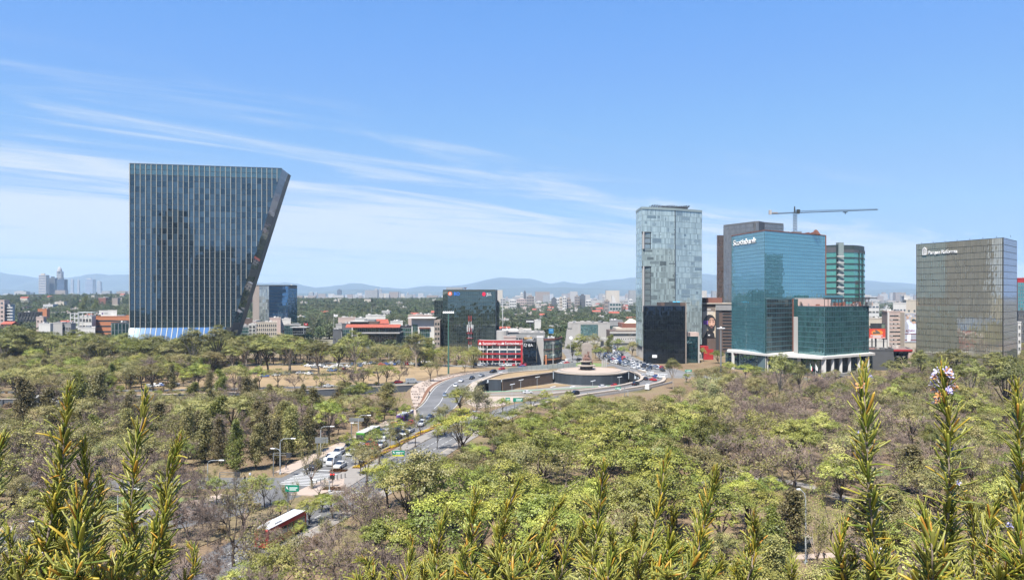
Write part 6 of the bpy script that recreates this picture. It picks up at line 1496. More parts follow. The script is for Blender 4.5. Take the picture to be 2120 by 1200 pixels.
lite('far','farg',41);lite('far','faro',42);lite('far','fard',43,H=12,W=8);lite('far','faro',44,H=9,W=10);lite('far','fard',45,H=14,W=5,conical=True);lite('far','farg',46,H=8,W=8)

# ------------------------------------------------------------------ trees: where they stand
TREES = []            # kind, variant, x, y, height, rot, widthscale
HAND = []
def T(kind,px,yb,yt,var=None,wpx=None,near=False):
    """hand placed: foot at photo point (px, yb), top at row yt, crown wpx photo columns wide"""
    g = gp(px,yb);h = wz(yt,g.y);v = rnd.randrange(len(KINDS[kind])) if var is None else var %len(KINDS[kind])
    _,_,H0,W0 = KINDS[kind][v];s = h/H0;ws = (wpx/F*g.y)/(W0*s) if wpx else 1.0
    HAND.append((kind,v,g.x,g.y,h,rnd.uniform(0,6.28),max(0.5,min(1.9,ws))))
# landmark trees
T('dead',484,1172,985,wpx=200);T('umbrella',1241,958,866,wpx=118);T('dense',1468,985,858,wpx=118);T('green',1150,872,822,0,85);T('willow',982,886,786,0,95)
T('olive',865,1128,925,0,190);T('olive',760,1010,915,1,110);T('green',682,918,824,1,86);T('dense',738,855,788,0,74);T('feathery',800,850,792,1,50);T('feathery',700,850,800,2,40)
for px,yb,yt,v,w in ((455,962,862,0,40),(488,978,868,3,46),(530,972,875,2,38),(424,958,850,0,52),(572,962,862,0,44),(603,945,838,1,52),(640,938,842,0,40),(390,950,838,1,44),(545,940,835,0,50),(650,900,800,0,44),(165,870,770,3,60),(205,880,765,0,50),(400,850,790,3,40),(100,900,800,0,54),(48,905,780,0,60)):T('feathery',px,yb,yt,v,w)
for px,yb,yt,v,w in ((402,772,677,0,84),(735,774,683,2,80),(255,762,688,0,78),(320,766,697,1,84),(450,768,672,1,84),(600,772,692,2,92),(555,776,696,1,78),(660,778,702,0,92),(700,770,708,1,66),(862,760,686,0,74),(30,764,672,1,100),(100,768,686,0,92),(160,766,682,2,84),(210,770,698,1,80),(505,774,696,2,74),(70,758,686,1,84),(365,770,700,2,70),(285,764,712,1,70),(130,775,716,0,80),(480,776,712,0,70),(5,770,690,2,80)):T('eucalyptus',px,yb,yt,v,w)
for px,yb,yt,v,w in ((1612,842,729,0,82),(1656,822,748,1,50),(1394,806,740,0,46),(2078,884,735,1,100),(2010,850,742,2,76),(1942,820,738,0,80),(1985,800,722,1,90),(2060,800,728,2,80),(2110,812,740,0,70),(1905,806,724,1,60),(1880,850,770,2,70),(1730,850,790,1,60)):T('eucalyptus',px,yb,yt,v,w)
for px,yb,yt,k,w in ((830,762,732,'olive',36),(892,790,745,'olive',44),(905,778,735,'sparse',40),(770,772,742,'sparse',40),(800,776,746,'sparse',36),(735,776,744,'sparse',30),(712,780,748,'sparse',34),(842,774,742,'sparse',36),(980,762,716,'yellow',52),(945,756,716,'sparse',40),(1010,754,728,'green',24),(962,770,730,'sparse',30),(655,798,776,'green',18),(627,795,765,'sparse',26),(600,792,768,'silver' if False else 'sparse',30),(763,787,764,'olive',22),(700,785,762,'bare',20),(712,776,769,'shrub',12),(1036,752,736,'shrub',12)):T(k,px,yb,yt,None,w)
# street trees in the median and on the pavement
for px,yb,yt,k,w in ((905,905,858,'green',50),(920,900,835,'olive',60),(870,902,850,'sparse',40),(808,925,860,'sparse',50),(830,935,878,'sparse',44),(785,962,865,'sparse',60),(845,920,870,'olive',34),(645,1012,912,'sparse',66),(765,905,880,'sparse',40),(735,965,905,'green',60),(700,900,850,'bare',50),(905,930,880,'green',36),(1000,905,850,'green',60),(1015,880,818,'sparse',60),(1040,856,822,'green',40),(1125,845,806,'green',44),(1180,850,806,'green',30),(820,860,810,'sparse',50),(840,880,835,'green',40),(950,930,880,'olive',90),(1090,868,836,'olive',70),(1060,885,845,'green',66),(548,1050,978,'green',60),(520,1060,985,'green',60),(600,1058,990,'sparse',40),(690,1075,1020,'green',80),(640,1085,1030,'yellow',70),(620,1130,1075,'green',40)):T(k,px,yb,yt,None,w)
for px,yb,yt,k,w in ((1195,752,725,'green',22),(1240,746,718,'green',34),(1255,744,716,'olive',30),(1232,742,712,'olive',26),(1290,742,716,'green',36),(1308,738,706,'olive',30),(1185,745,706,'dense',34),(1230,730,690,'olive',40),(1200,726,690,'yellow',40),(1215,722,694,'olive',40),(1262,730,692,'cypress',14),(1278,728,700,'green',30),(1456,748,718,'green',20),(1487,752,724,'dense',34),(1510,775,748,'yellow',46),(1542,784,752,'green',60),(1565,785,757,'green',44),(1500,790,760,'olive',50),(1480,800,770,'dense',20),(1900,778,752,'green',40),(1850,785,760,'green',50),(1422,792,772,'green',24),(893,735,696,'palm',30),(885,744,700,'cypress',20),(175,668,612,'cypress',12),(200,664,620,'cypress',9),(193,668,628,'cypress',9)):T(k,px,yb,yt,None,w)
# middle park: known crowns
for px,yb,yt,k,w in ((1390,905,842,'olive',90),(1290,880,820,'olive',80),(1330,930,860,'olive',80),(1365,935,862,'cedar',70),(1100,915,852,'green',70),(1060,1000,905,'green',110),(1120,985,912,'green',90),(980,990,915,'green',90),(1010,1080,960,'dense',100),(1100,1100,985,'green',130),(1205,1060,985,'yellow',110),(1290,990,915,'yellow',110),(1350,1010,930,'yellow',100),(1310,1090,985,'green',120),(1400,1100,1000,'green',110),(1445,1055,975,'green',90),(1545,1085,975,'green',130),(1600,1050,985,'green',80),(1640,1140,1010,'feathery',70),(1600,1195,1050,'feathery',80),(1530,980,880,'bare',120),(1590,985,905,'bare',110),(1650,960,870,'yellow',130),(1700,920,850,'bare',110),(1480,900,820,'olive',100),(1560,880,810,'bare',100),(1700,985,925,'sparse',90),(1720,1130,1000,'sparse',100),(1690,1185,1040,'sparse',80),(1880,1020,920,'feathery',70),(1860,960,880,'bare',100),(1930,985,870,'dense',60),(2060,1080,960,'green',110),(2110,1030,925,'green',90),(2040,1150,1030,'dense',90),(2000,1000,930,'bare',90),(1470,880,770,'euc' if False else 'willow',80),(760,1190,1010,'bare',170),(690,1200,1085,'bare',140),(860,1190,1075,'bare',110),(1500,1190,1100,'olive',90),(1450,1200,1085,'bare',90),(580,1260,1120,'yellow',150),(500,1285,1165,'yellow',120),(330,1190,1080,'sparse',110),(60,1130,1015,'yellow',100),(30,1100,985,'olive',80),(390,1120,1020,'bare',130),(340,1020,935,'bare',100),(335,1025,950,'olive',70),(230,985,905,'olive',90),(430,1010,960,'sparse',50),(240,940,860,'sparse',70),(300,930,860,'bare',80),(330,900,830,'feathery',50),(380,985,905,'green',50),(560,1165,1070,'bare',130),(600,1180,1095,'sparse',90),(520,1175,1060,'bare',120),(430,1130,1010,'bare',120),(410,1085,1000,'bare',110),(350,1110,1020,'bare',110),(300,1150,1060,'sparse',100),(380,1200,1090,'bare',120),(440,1230,1130,'bare',120),(655,1150,1085,'bare',90),(690,1130,1060,'sparse',80),(640,1190,1110,'bare',110),(480,1055,990,'sparse',60),(450,1045,985,'green',50),(560,1045,1000,'sparse',50),(720,1060,1005,'bare',90),(660,1030,985,'sparse',50),(580,1075,1030,'green',50),(775,950,885,'green',56),(820,905,866,'green',46),(745,985,925,'olive',60),(860,885,850,'sparse',36),(720,935,893,'green',46),(665,1060,1020,'green',60),(280,1110,1040,'bare',90),(240,1150,1070,'olive',90),(130,1110,1030,'bare',100),(180,1060,985,'bare',90),(90,1020,950,'olive',80),(140,1010,940,'bare',90),(300,1040,970,'bare',80),(395,1030,970,'bare',80)):T(k,px,yb,yt,None,w)

# keep-out areas in plan: roads, plaza, pit, building plots
def near_line(p,L_,d):return any((q -p).length<d for q in L_)
rrk = [p for p in rr if p.y<470];lrk = [p for p in lr];crs = smooth_line([(-47,160),(-62,160),(-80,159),(-130,154),(-240,150)],10);prd = [Vector((0,-999,0))]
def blocked(x,y):
    p = Vector((x,y,0))
    if near_line(p,lrk,9.5 if y>150 else 5.2) or near_line(p,rrk,7.5 if y>135 else 4.2) or near_line(p,m1,4) or near_line(p,po,9):return True
    if near_line(p,crs,5.0) or near_line(p,prd,5.5):return True
    if inside((x,y),PIT) or inside((x,y),TRENCH):return True
    if -20<x<80 and 262<y<480:return True
    if y>330 and x>80 and y>352+max(0,(185-x))*0.0 and x<240:return True
    if 55<x<110 and y>330:return True
    return False
# what must stay in sight along given lines: park openings seen in the photo (bus lane, crossing, plaza, meadow)
OPEN = [(585,725,930,1010),(620,700,905,960),(690,960,872,948),(545,632,1050,1098),(852,995,765,880),(990,1385,765,840),(540,905,772,805),(640,850,795,822),(1000,1130,830,862),(1510,1815,738,776),(560,720,960,985),(1330,1400,770,800),(1640,1710,1085,1170),(1660,1750,1030,1060),(0,130,815,850),(250,420,795,812)]
def hides(px,yt,yb,w):
    for a,b,c,d in OPEN:
        if px+w*0.42>a and px -w*0.42<b and yb>d and yt<d -(d -c)*0.35:return True
    return False
def mixfor(px,py):
    """species found in that part of the park, and how tall"""
    if py>1060 and px<420:return [('olive',2),('yellow',2),('bare',3),('sparse',2)],(7,10)
    if 380<=px<820 and py>1010:return [('bare',7),('sparse',2),('green',1)],(8,12)
    if px<560 and 930<py<=1060:return [('olive',2),('bare',4),('feathery',3),('sparse',2)],(8,11)
    if px<640 and 820<py<=930:return [('feathery',5),('bare',4),('olive',3),('green',1)],(8,13)
    if px<560 and 770<py<=820:return [('green',3),('olive',5),('feathery',2),('bare',2),('sparse',1)],(8,12)
    if px<640 and py<=770:return [('green',3),('olive',5),('eucalyptus',4),('dense',2)],(10,18)
    if px<960 and py<=770:return [('green',2),('olive',4),('sparse',2),('yellow',1)],(7,11)
    if 820<=px<1440 and py>880:return [('green',6),('yellow',3),('olive',4),('sparse',0.7),('dense',0.7)],(8,14)
    if px>=1400 and py>1040:return [('bare',2),('yellow',2),('sparse',4),('olive',2),('feathery',2),('green',1)],(8,12)
    if px>=1400 and py>860:return [('bare',7.5),('sparse',3),('olive',2.5),('yellow',1.5),('green',1.2),('feathery',1)],(7,12)
    if px>=1380:return [('bare',7),('sparse',3),('olive',4),('eucalyptus',1)],(6,12)
    return [('olive',4),('green',2),('sparse',3),('bare',2)],(7,10)
def scatter():
    r = random.Random(77);pts = [(t[2],t[3]) for t in HAND];grid = {}
    def put(x,y):grid.setdefault((int(x // 8),int(y // 8)),[]).append((x,y))
    def close(x,y,d):
        i,j = int(x // 8),int(y // 8)
        return any((x -a)**2+(y -b)**2<d*d for u in (-1,0,1) for v in (-1,0,1) for a,b in grid.get((i+u,j+v),()))
    for p in pts:put(*p)
    out = []
    for _ in range(30000):
        y = math.sqrt(r.uniform(66**2,470**2));x = r.uniform(-0.76,0.76)*y
        if blocked(x,y):continue
        px,py = to_px(x,y,0);kinds,hr = mixfor(px,py)
        tot = sum(w for _,w in kinds);q = r.uniform(0,tot)
        for k,w in kinds:
            q -= w
            if q<=0:break
        v = r.randrange(len(KINDS[k]));h = r.uniform(*hr);_,_,H0,W0 = KINDS[k][v];s = h/H0;wpx = W0*s*F/y;yt = CY+(HC -h)/y*F
        d = 6.9+(1.0 if py>1040 and px>1600 else 0)
        if inside((x,y),[(-150,318),(-86,334),(-52,347),(-40,372),(-20,402),(-12,416),(-44,424),(-84,438),(-150,424)]):
            continue
        if close(x,y,d):continue
        if hides(px,yt,py,wpx):continue
        put(x,y);out.append((k,v,x,y,h,r.uniform(0,6.28),r.uniform(0.95,1.4)))
    return out
WOODS = scatter()
# trees behind the first buildings
def gn_group(name,protos):
    ng = bpy.data.node_groups.new(name,'GeometryNodeTree');ng.interface.new_socket('Geometry',in_out='INPUT',socket_type='NodeSocketGeometry');ng.interface.new_socket('Geometry',in_out='OUTPUT',socket_type='NodeSocketGeometry')
    N = ng.nodes.new;L = ng.links.new;gi = N('NodeGroupInput');go = N('NodeGroupOutput');jn = N('GeometryNodeJoinGeometry')
    def attr(n,ty):
        a = N('GeometryNodeInputNamedAttribute');a.data_type = ty;a.inputs[0].default_value = n;return a.outputs[0]
    kd,rt,sc = attr('kind','INT'),attr('rot','FLOAT'),attr('size','FLOAT_VECTOR');cb = N('ShaderNodeCombineXYZ');L(rt,cb.inputs[2])
    for i,ob in enumerate(protos):
        oi = N('GeometryNodeObjectInfo');oi.inputs[0].default_value = ob;oi.inputs[1].default_value = True
        cp = N('FunctionNodeCompare');cp.data_type = 'INT';cp.operation = 'EQUAL';L(kd,cp.inputs[2]);cp.inputs[3].default_value = i
        ip = N('GeometryNodeInstanceOnPoints');L(gi.outputs[0],ip.inputs['Points']);L(cp.outputs[0],ip.inputs['Selection']);L(oi.outputs['Geometry'],ip.inputs['Instance']);L(cb.outputs[0],ip.inputs['Rotation']);L(sc,ip.inputs['Scale']);L(ip.outputs[0],jn.inputs[0])
    L(jn.outputs[0],go.inputs[0]);return ng
PROTO = {}
def proto_obj(kind,v):
    if (kind,v) not in PROTO:
        w,c,H,W = KINDS[kind][v];bm = bmesh.new();bm.from_mesh(w);me = bpy.data.meshes.new('tree_proto');nm = len(w.materials)
        for m in w.materials:me.materials.append(m)
        ly = bm.faces.layers.float.new('tone')
        if c:
            n0 = len(bm.faces);bm.from_mesh(c);bm.faces.ensure_lookup_table();me.materials.append(c.materials[0])
            for f in bm.faces[n0:]:f.material_index = nm
        bm.to_mesh(me);bm.free();PROTO[(kind,v)] = bpy.data.objects.new('tree_proto',me)
    return PROTO[(kind,v)]
def mass(name,items):
    """ONE object of kind stuff holding the trees past the first few hundred"""
    keys = sorted({(i[0],i[1]) for i in items});me = bpy.data.meshes.new(name);n = len(items)
    me.vertices.add(n);me.vertices.foreach_set('co',[c for i in items for c in (i[2],i[3],i[7] if len(i)>7 else 0.0)])
    a = me.attributes.new('kind','INT','POINT');a.data.foreach_set('value',[keys.index((i[0],i[1])) for i in items])
    a = me.attributes.new('rot','FLOAT','POINT');a.data.foreach_set('value',[i[5] for i in items])
    sc = []
    for i in items:s = i[4]/KINDS[i[0]][i[1]][2];sc += [s*i[6],s*i[6],s]
    a = me.attributes.new('size','FLOAT_VECTOR','POINT');a.data.foreach_set('vector',sc)
    o = link(name,me);md = o.modifiers.new('scatter','NODES');md.node_group = gn_group(name,[proto_obj(*k) for k in keys]);o['kind'] = 'stuff';return o
NAMES = {'green':'broadleaf_tree','yellow':'broadleaf_tree','olive':'olive_tree','dense':'broadleaf_tree','sparse':'sparse_tree','eucalyptus':'eucalyptus_tree','willow':'willow_tree','umbrella':'umbrella_tree','shrub':'shrub','feathery':'casuarina_tree','cypress':'cypress_tree','cedar':'cedar_tree','bare':'bare_tree','dead':'dead_tree','palm':'palm_tree'}
LOOK = {'green':'leafy green tree','yellow':'yellow-green leafy tree','olive':'dull olive-coloured tree','dense':'dense dark green tree','sparse':'thin half-bare tree','eucalyptus':'tall airy eucalyptus','willow':'tall pale grey-green willow','umbrella':'flat umbrella-shaped dark green tree','shrub':'small rounded shrub','feathery':'feathery olive-brown casuarina','cypress':'slim dark cypress','cedar':'layered olive cedar','bare':'bare grey-brown tree','dead':'big dark leafless tree with bleached limbs','palm':'palm with drooping fronds'}
HERO = {(484,1172):'big dark leafless tree with bleached limbs left of the red bus',(1241,958):'flat-topped umbrella-shaped dark tree with fanned trunks in the middle park',(1468,985):'big dense dark green tree right of the umbrella-shaped tree',(982,886):'tall pale grey-green willow beside the ring road, left of the pit',(865,1128):'big broad olive tree right of the bus lane, tallest in the middle',(682,918):'domed leafy green tree by the avenue behind the grey overhead sign',(1612,842):'tall eucalyptus standing alone before the white canopy podium',(2078,884):'large broad eucalyptus at the right edge under the bronze block',(893,735):'palm with drooping fronds left of the dark mirrored office block',(1394,806):'lone eucalyptus with bare lower trunk before the black glass block',(1365,935):'layered olive cedar between umbrella-shaped tree and dense dark green tree'}
HEROXY = {tuple(round(c,2) for c in gp(*k).xy):v for k,v in HERO.items()}
def place_tree(i):
    kind,v,x,y,h,rot,ws = i[:7];w,c,H0,W0 = KINDS[kind][v];s = h/H0;z = i[7] if len(i)>7 else 0.0
    o = link(NAMES[kind],None,loc=(x,y,z),rot=(0,0,rot),scl=(s*ws,s*ws,s));o.empty_display_size = 1
    link('trunk',w,o)
    if c:link('crown',c,o)
    hl = HEROXY.get((round(x,2),round(y,2)))
    if hl:tag(o,hl,'tree','landmark trees of the park');return o
    px,py = to_px(x,y,z+h*0.55);pend(o,LOOK[kind],'tree' if kind != 'shrub' else 'shrub',{'bare':'bare trees of the park','feathery':'casuarinas of the park','eucalyptus':'eucalyptus trees of the park'}.get(kind,'leafy trees of the park'),px,py)
    return o
def prom(i):
    px,py = to_px(i[2],i[3],i[4]*0.6);return (0 if -60<px<2180 and py<1230 else 1,i[3]/i[4])
WOODS.sort(key=prom)
nind = max(0,300-len(HAND));IND = HAND+WOODS[:nind]
for i in IND:place_tree(i)
mass('park_woodland',WOODS[nind:])
# shrubs and saplings under the trees
r_ = random.Random(5);und = []
while len(und)<1300:
    y = math.sqrt(r_.uniform(66**2,460**2));x = r_.uniform(-0.76,0.76)*y
    if blocked(x,y) or inside((x,y),[(-150,318),(-86,334),(-52,347),(-40,372),(-20,402),(-12,416),(-44,424),(-84,438),(-150,424)]):continue
    px,py = to_px(x,y,0);k = r_.choice(['shrub','shrub','shrub','sparse']);v = r_.randrange(len(KINDS[k]));h = r_.uniform(0.8,2.4) if k=='shrub' else r_.uniform(1.5,3.2)
    if hides(px,CY+(HC -h)/y*F,py,h*F/y):continue
    und.append((k,v,x,y,h,r_.uniform(0,6.28),r_.uniform(0.9,1.5)))
mass('undergrowth',und)
# the wooded neighbourhood and hills
BUILT = [(o.location.x,o.location.y) for o in COL.objects if o.type=='EMPTY' and o.location.y>480]
def far_woods():
    r = random.Random(9);out = []
    for _ in range(60000):
        y = math.sqrt(r.uniform(476**2,3600**2)) if r.random()<0.75 else math.sqrt(r.uniform(476**2,1300**2));x = r.uniform(-0.78,0.78)*y;az = x/y
        cl = 0.5+0.5*math.sin(x*0.013+1.7)*math.sin(y*0.009+0.6)+0.25*math.sin(x*0.031+y*0.02)
        den = 0.95 if az<-0.02 else (0.6 if y<1500 else 0.34)
        if az>0.17:den = 0.4
        if r.random()>den*(0.45+0.75*cl):continue
        if y<560 and az>-0.1:continue
        if y<700 and any(abs(x -a)<24 and abs(y -b -6)<22 for a,b in BUILT):continue
        if -270<x<-150 and 480<y<560:continue
        if 45<x<250 and y<640:continue
        pt = math.sin(x*0.021+2*math.sin(y*0.006))+0.8*math.sin(y*0.017+x*0.009);v = r.choices(range(6),(3,4,1,3,.3,3) if pt>0.25 else (1.5,1.5,4,1,2,1.2) if pt<-0.5 else (3,4,2,3,1,3))[0];h = r.uniform(5.5,14)*(1 if y<1400 else 1.1)*(1.25 if v==4 else 1); 
        if y<620:h *= 0.8
        out.append(('far',v,x,y,h,r.uniform(0,6.28),r.uniform(0.8,1.25),hgt(x,y)-0.3))
    return out
FARW = far_woods();mass('hillside_woods',FARW)
# unseen woods added behind the viewpoint, to darken what the glass towers mirror
r_ = random.Random(15);bh = []
while len(bh)<2600:
    x,y = r_.uniform(-420,420),r_.uniform(-560,64)
    if -26<x<26 and -32<y<12:continue
    bh.append(('far',r_.choice([0,1,2,3,5]),x,y,r_.uniform(9,15),r_.uniform(0,6.28),r_.uniform(0.9,1.3)))
mass('added_woods_behind_viewpoint',bh)
# ------------------------------------------------------------------ far houses and towers
def far_city():
    r = random.Random(21);cols = [W_WHITE,W_CREAM,W_CREAM,W_PINK,W_LGREY,W_TAN,W_BRICK];used = []
    wmesh = window_mesh(1.6,1.7,'win')
    n = 0;tries = 0
    while n<215 and tries<6000:
        tries += 1
        right = r.random()<0.55
        px = r.uniform(1036,1315) if right else r.choice([r.uniform(2,262),r.uniform(2,262),r.uniform(618,915),r.uniform(440,525),r.uniform(1795,1895)])
        Y = math.sqrt(r.uniform(640**2,2300**2)) if right else r.uniform(680,2000)
        x = wx(px,Y);g = hgt(x,Y)
        if any(abs(x -a)<17 and abs(Y -b)<17 for a,b in used) or any(abs(x -a)<22 and abs(Y -b)<24 for a,b in BUILT):continue
        used.append((x,Y));W_ = r.uniform(7,16);D = r.uniform(8,14);h = r.choice([6.5,7.5,9,10,12])+(3 if not right else 0)
        m = r.choice(cols);t = link('house',None,loc=(x,Y,g));ORI[t.name] = (x,Y,g)
        mb = MB();mb.box(x -W_/2,x+W_/2,Y,Y+D,g -1,g+h);w = part('wall',mb,[m],t)
        terr = r.random()<0.14
        mb = MB()
        if terr:
            z = g+h+0.003;mb.hull8([(x -W_/2-.4,Y -.4,z),(x+W_/2+.4,Y -.4,z),(x+W_/2+.4,Y+D+.4,z),(x -W_/2-.4,Y+D+.4,z),(x -W_/2-.4,Y+D*.5,z+2.4),(x+W_/2+.4,Y+D*.5,z+2.4),(x+W_/2+.4,Y+D*.52,z+2.4),(x -W_/2-.4,Y+D*.52,z+2.4)])
        else:mb.box(x -W_/2-0.2,x+W_/2+0.2,Y -0.2,Y+D+0.2,g+h+0.003,g+h+0.6)
        rf = part('roof',mb,[W_TERRA if terr else r.choice([W_WHITE,ROOFM,W_LGREY])],t)
        if not terr:mb = MB();a = x+r.uniform(-W_/4,W_/4);mb.box(a -1,a+1,Y+3,Y+5,g+h+0.6,g+h+2.2);part('water_tank' if r.random()<0.5 else 'roof_hut',mb,[r.choice([W_WHITE,W_DARK,W_PINK])],rf)
        if Y<1300:
            rows = max(1,int(h/3.2));nc = max(2,int(W_/3))
            for a in range(rows):
                for c in range(nc):link('window',wmesh,w,(-W_/2+(c+0.5)*W_/nc,0,2+a*3.1))
        pxx,pyy = to_px(x,Y,g+h*0.7);nm = {'white_render':'white','cream_render':'cream','pinkish_render':'pinkish','light_grey_concrete':'light grey','tan_stone':'tan','orange_cladding':'orange','red_brown_wall':'red-brown'}[m.name]
        pend(t,nm+' house with '+('tiled' if terr else 'flat')+' roof among trees','house','houses among the trees',pxx,pyy);n += 1
    # named towers on the skyline: columns, top row, distance
    sky = [(80,95,569,3800,BLUEG,W_CREAM,'blue and cream tower'),(97,102,580,3900,GRG,W_SLATE,'narrow grey tower'),(102,114,575,3850,GRG,W_SLATE,'grey blue slab tower'),(117,127,562,4100,GRG,W_LGREY,'tallest rounded grey tower'),(114,118,582,3880,GRG,W_SLATE,'thin dark tower'),(118,133,578,3800,BLUEG,W_SLATE,'broad blue tower'),(160,164,580,7000,GRG,W_LGREY,'pale thin tower'),(176,192,578,7200,BLUEG,W_LGREY,'pale blue block'),(146,151,579,7000,GRG,W_LGREY,'pale slim tower'),(200,208,583,7400,GRG,W_LGREY,'pale low tower'),
           (698,706,600,4200,GRG,W_SLATE,'lone grey tower'),(640,648,605,5200,GRG,W_LGREY,'pale tower'),(652,657,606,5200,GRG,W_LGREY,'slim pale tower'),(775,782,598,5600,GRG,W_LGREY,'twin grey tower'),(784,790,599,5600,GRG,W_LGREY,'second twin grey tower'),(842,846,606,5400,GRG,W_LGREY,'small grey tower'),(525,532,588,5600,GRG,W_LGREY,'pale domed tower'),
           (1055,1069,621,1800,GRG,W_WHITE,'white apartment slab'),(1069,1090,619,2000,GRG,W_PINK,'pinkish apartment slab'),(1077,1083,607,2100,GRG,W_WHITE,'slim striped white tower'),(1084,1089,604,2150,GRG,W_SLATE,'slim dark striped tower'),(1090,1106,613,1900,GRG,W_TAN,'grey tan block with antennas'),(1142,1152,617,1900,GRG,W_SLATE,'dark grey block'),(1151,1158,618,1950,GRG,W_WHITE,'white block'),(1158,1164,616,1700,GRG,W_CREAM,'cream ribbed tower'),(1165,1173,615,1690,GRG,W_WHITE,'white ribbed tower'),(1173,1182,618,1700,GRG,W_TAN,'tan ribbed tower'),(1190,1200,613,1750,GRG,W_TAN,'brownish grey tower'),(1200,1212,611,1760,GRG,W_SLATE,'dark brown grey tower'),(1212,1224,622,1900,GRG,W_WHITE,'low white slab'),(1262,1286,626,1300,TEALGL,W_LGREY,'teal glass block with slanted white roof'),(1252,1262,622,1500,GRG,W_TAN,'tan block'),(1247,1252,614,2600,GRG,W_LGREY,'pale tower'),(1258,1264,612,2800,GRG,W_SLATE,'dark tower'),(1292,1300,622,1900,GRG,W_LGREY,'pale grey block'),(1302,1310,620,2000,GRG,W_WHITE,'pale white block'),(1036,1046,618,2100,GRG,W_LGREY,'pale grey block'),(1110,1122,624,2200,GRG,W_WHITE,'low white block'),(1228,1236,618,2400,GRG,W_LGREY,'pale block'),(1455,1461,640,1500,GRG,W_WHITE,'white block'),(1820,1834,642,1300,GRG,W_LGREY,'pale grey block'),(1806,1818,655,900,GRG,W_WHITE,'white low block')]
    for a,b,yt,Y,gm,wm_,look in sky:
        x0,x1 = wx(a,Y),wx(b,Y);zt = wz(yt,Y);g = hgt((x0+x1)/2,Y)-2;t = link('tower_block',None,loc=((x0+x1)/2,Y,g));ORI[t.name] = tuple(t.location)
        mb = MB();mb.box(x0,x1,Y,Y+(x1 -x0)*0.8,g,zt);part('wall',mb,[wm_],t)
        nr = max(3,min(16,int((zt -g)/6)));nc = max(2,min(7,int((x1 -x0)/5)))
        for k in range(nr):
            z = g+(zt -g)*(k+0.5)/nr;mb = MB();mb.box(x0+0.8,x1 -0.8,Y -0.15,Y -0.01,z -(zt -g)/nr*0.28,z+(zt -g)/nr*0.2);part('window_band',mb,[gm],t)
        for k in range(1,nc):mb = MB();xx = x0+(x1 -x0)*k/nc;mb.box(xx -0.5,xx+0.5,Y -0.4,Y -0.16,g,zt -1);part('rib',mb,[wm_],t)
        mb = MB();m_ = (x0+x1)/2;s = (x1 -x0)*0.25
        if 'slanted' in look:mb.hull8([(x0+s,Y+1,zt),(x0+s*2.4,Y+1,zt),(x0+s*2.4,Y+8,zt),(x0+s,Y+8,zt),(x0+s*0.8,Y+1,zt+12),(x0+s*1.4,Y+1,zt+12),(x0+s*1.4,Y+8,zt+12),(x0+s*0.8,Y+8,zt+12)])
        elif 'rounded' in look:mb.lathe((m_,Y+s,zt),[(s*1.9,0),(s*1.6,14),(s*0.8,24),(s*0.2,27)],12)
        else:mb.box(m_ -s,m_+s,Y+2,Y+2+s,zt,zt+(zt -g)*0.05+1)
        part('roof_house',mb,[wm_ if 'slanted' not in look else W_WHITE],t)
        px,py = to_px(m_,Y,(zt+g)/2);pend(t,look+' on the hazy skyline','tower block','towers on the skyline',px,(yt+625)/2)
    # the hazy city carpet beyond
    mb = MB()
    for _ in range(5200):
        y = r.uniform(2300,9500);x = r.uniform(-0.75,0.75)*y
        if x/y<-0.1 and y<3000:continue
        g = hgt(x,y);w = r.uniform(8,30);h = r.uniform(6,16) if r.random()<0.9 else r.uniform(20,60);mb.prism([(x -w,y),(x+w,y),(x+w,y+w),(x -w,y+w)],g -2,g+h,r.randrange(4),bottom=False)
    struct('distant_city',mb,[W_LGREY,W_CREAM,W_GREY,W_TAN],kind='stuff')
far_city()
for k,(px,Y) in enumerate(((1041,690),(195,1500),(1040,900))):
    t = thing('radio_mast',('slim white radio mast right of the dark mirrored office block','thin mast rising from the wooded ridge left of the leaning tower','thin distant lattice mast above the mirrored block roof line')[k],'mast',(wx(px,Y),Y,hgt(wx(px,Y),Y)))
    zt = wz((626,570,600)[k],Y);mb = MB();x = wx(px,Y);mb.tube([(x,Y,hgt(x,Y)),(x,Y,zt)],[0.35,0.12],5);part('pole',mb,[WMETAL],t)
    for q in range(4):mb = MB();z = zt -2-q*2.2;mb.bar((x -0.8,Y,z),(x+0.8,Y,z),0.12,0.12);part('antenna',mb,[WMETAL],t)
for k,(px,Y,py,lab) in enumerate(((691,620,650,'big white flag with purple mark on a pole above the pinkish plaster building'),(629,600,668,'small red and white flag above the dark slab-roofed office'))):
    t = thing('flagpole',lab,'flag',(wx(px,Y),Y,0));x = wx(px,Y);z = wz(py,Y);mb = MB();mb.tube([(x,Y,0),(x,Y,z)],0.12,5);part('pole',mb,[WMETAL],t)
    pts = [(0,0),(1.5,-0.5),(3.0,-0.2),(3.3,-1.9),(1.6,-2.4),(0,-1.8)];mb = MB();mb.v = [(x+0.1+a,Y+0.3*math.sin(a*2),z+b) for a,b in pts]+[(x+0.1+a,Y+0.3*math.sin(a*2)+0.05,z+b) for a,b in pts];mb.f = [tuple(range(6))[::-1],tuple(range(6,12))]+[(i,(i+1)%6,6+(i+1)%6,6+i) for i in range(6)];mb.m = [0]*8
    part('flag_cloth',mb,[LETTER if k==0 else W_RED],t);mb = MB();mb.box(x+1.4,x+2.1,Y+0.0,Y -0.1,z -1.5,z -0.9);part('flag_mark',mb,[PURP if k==0 else LETTER],t)
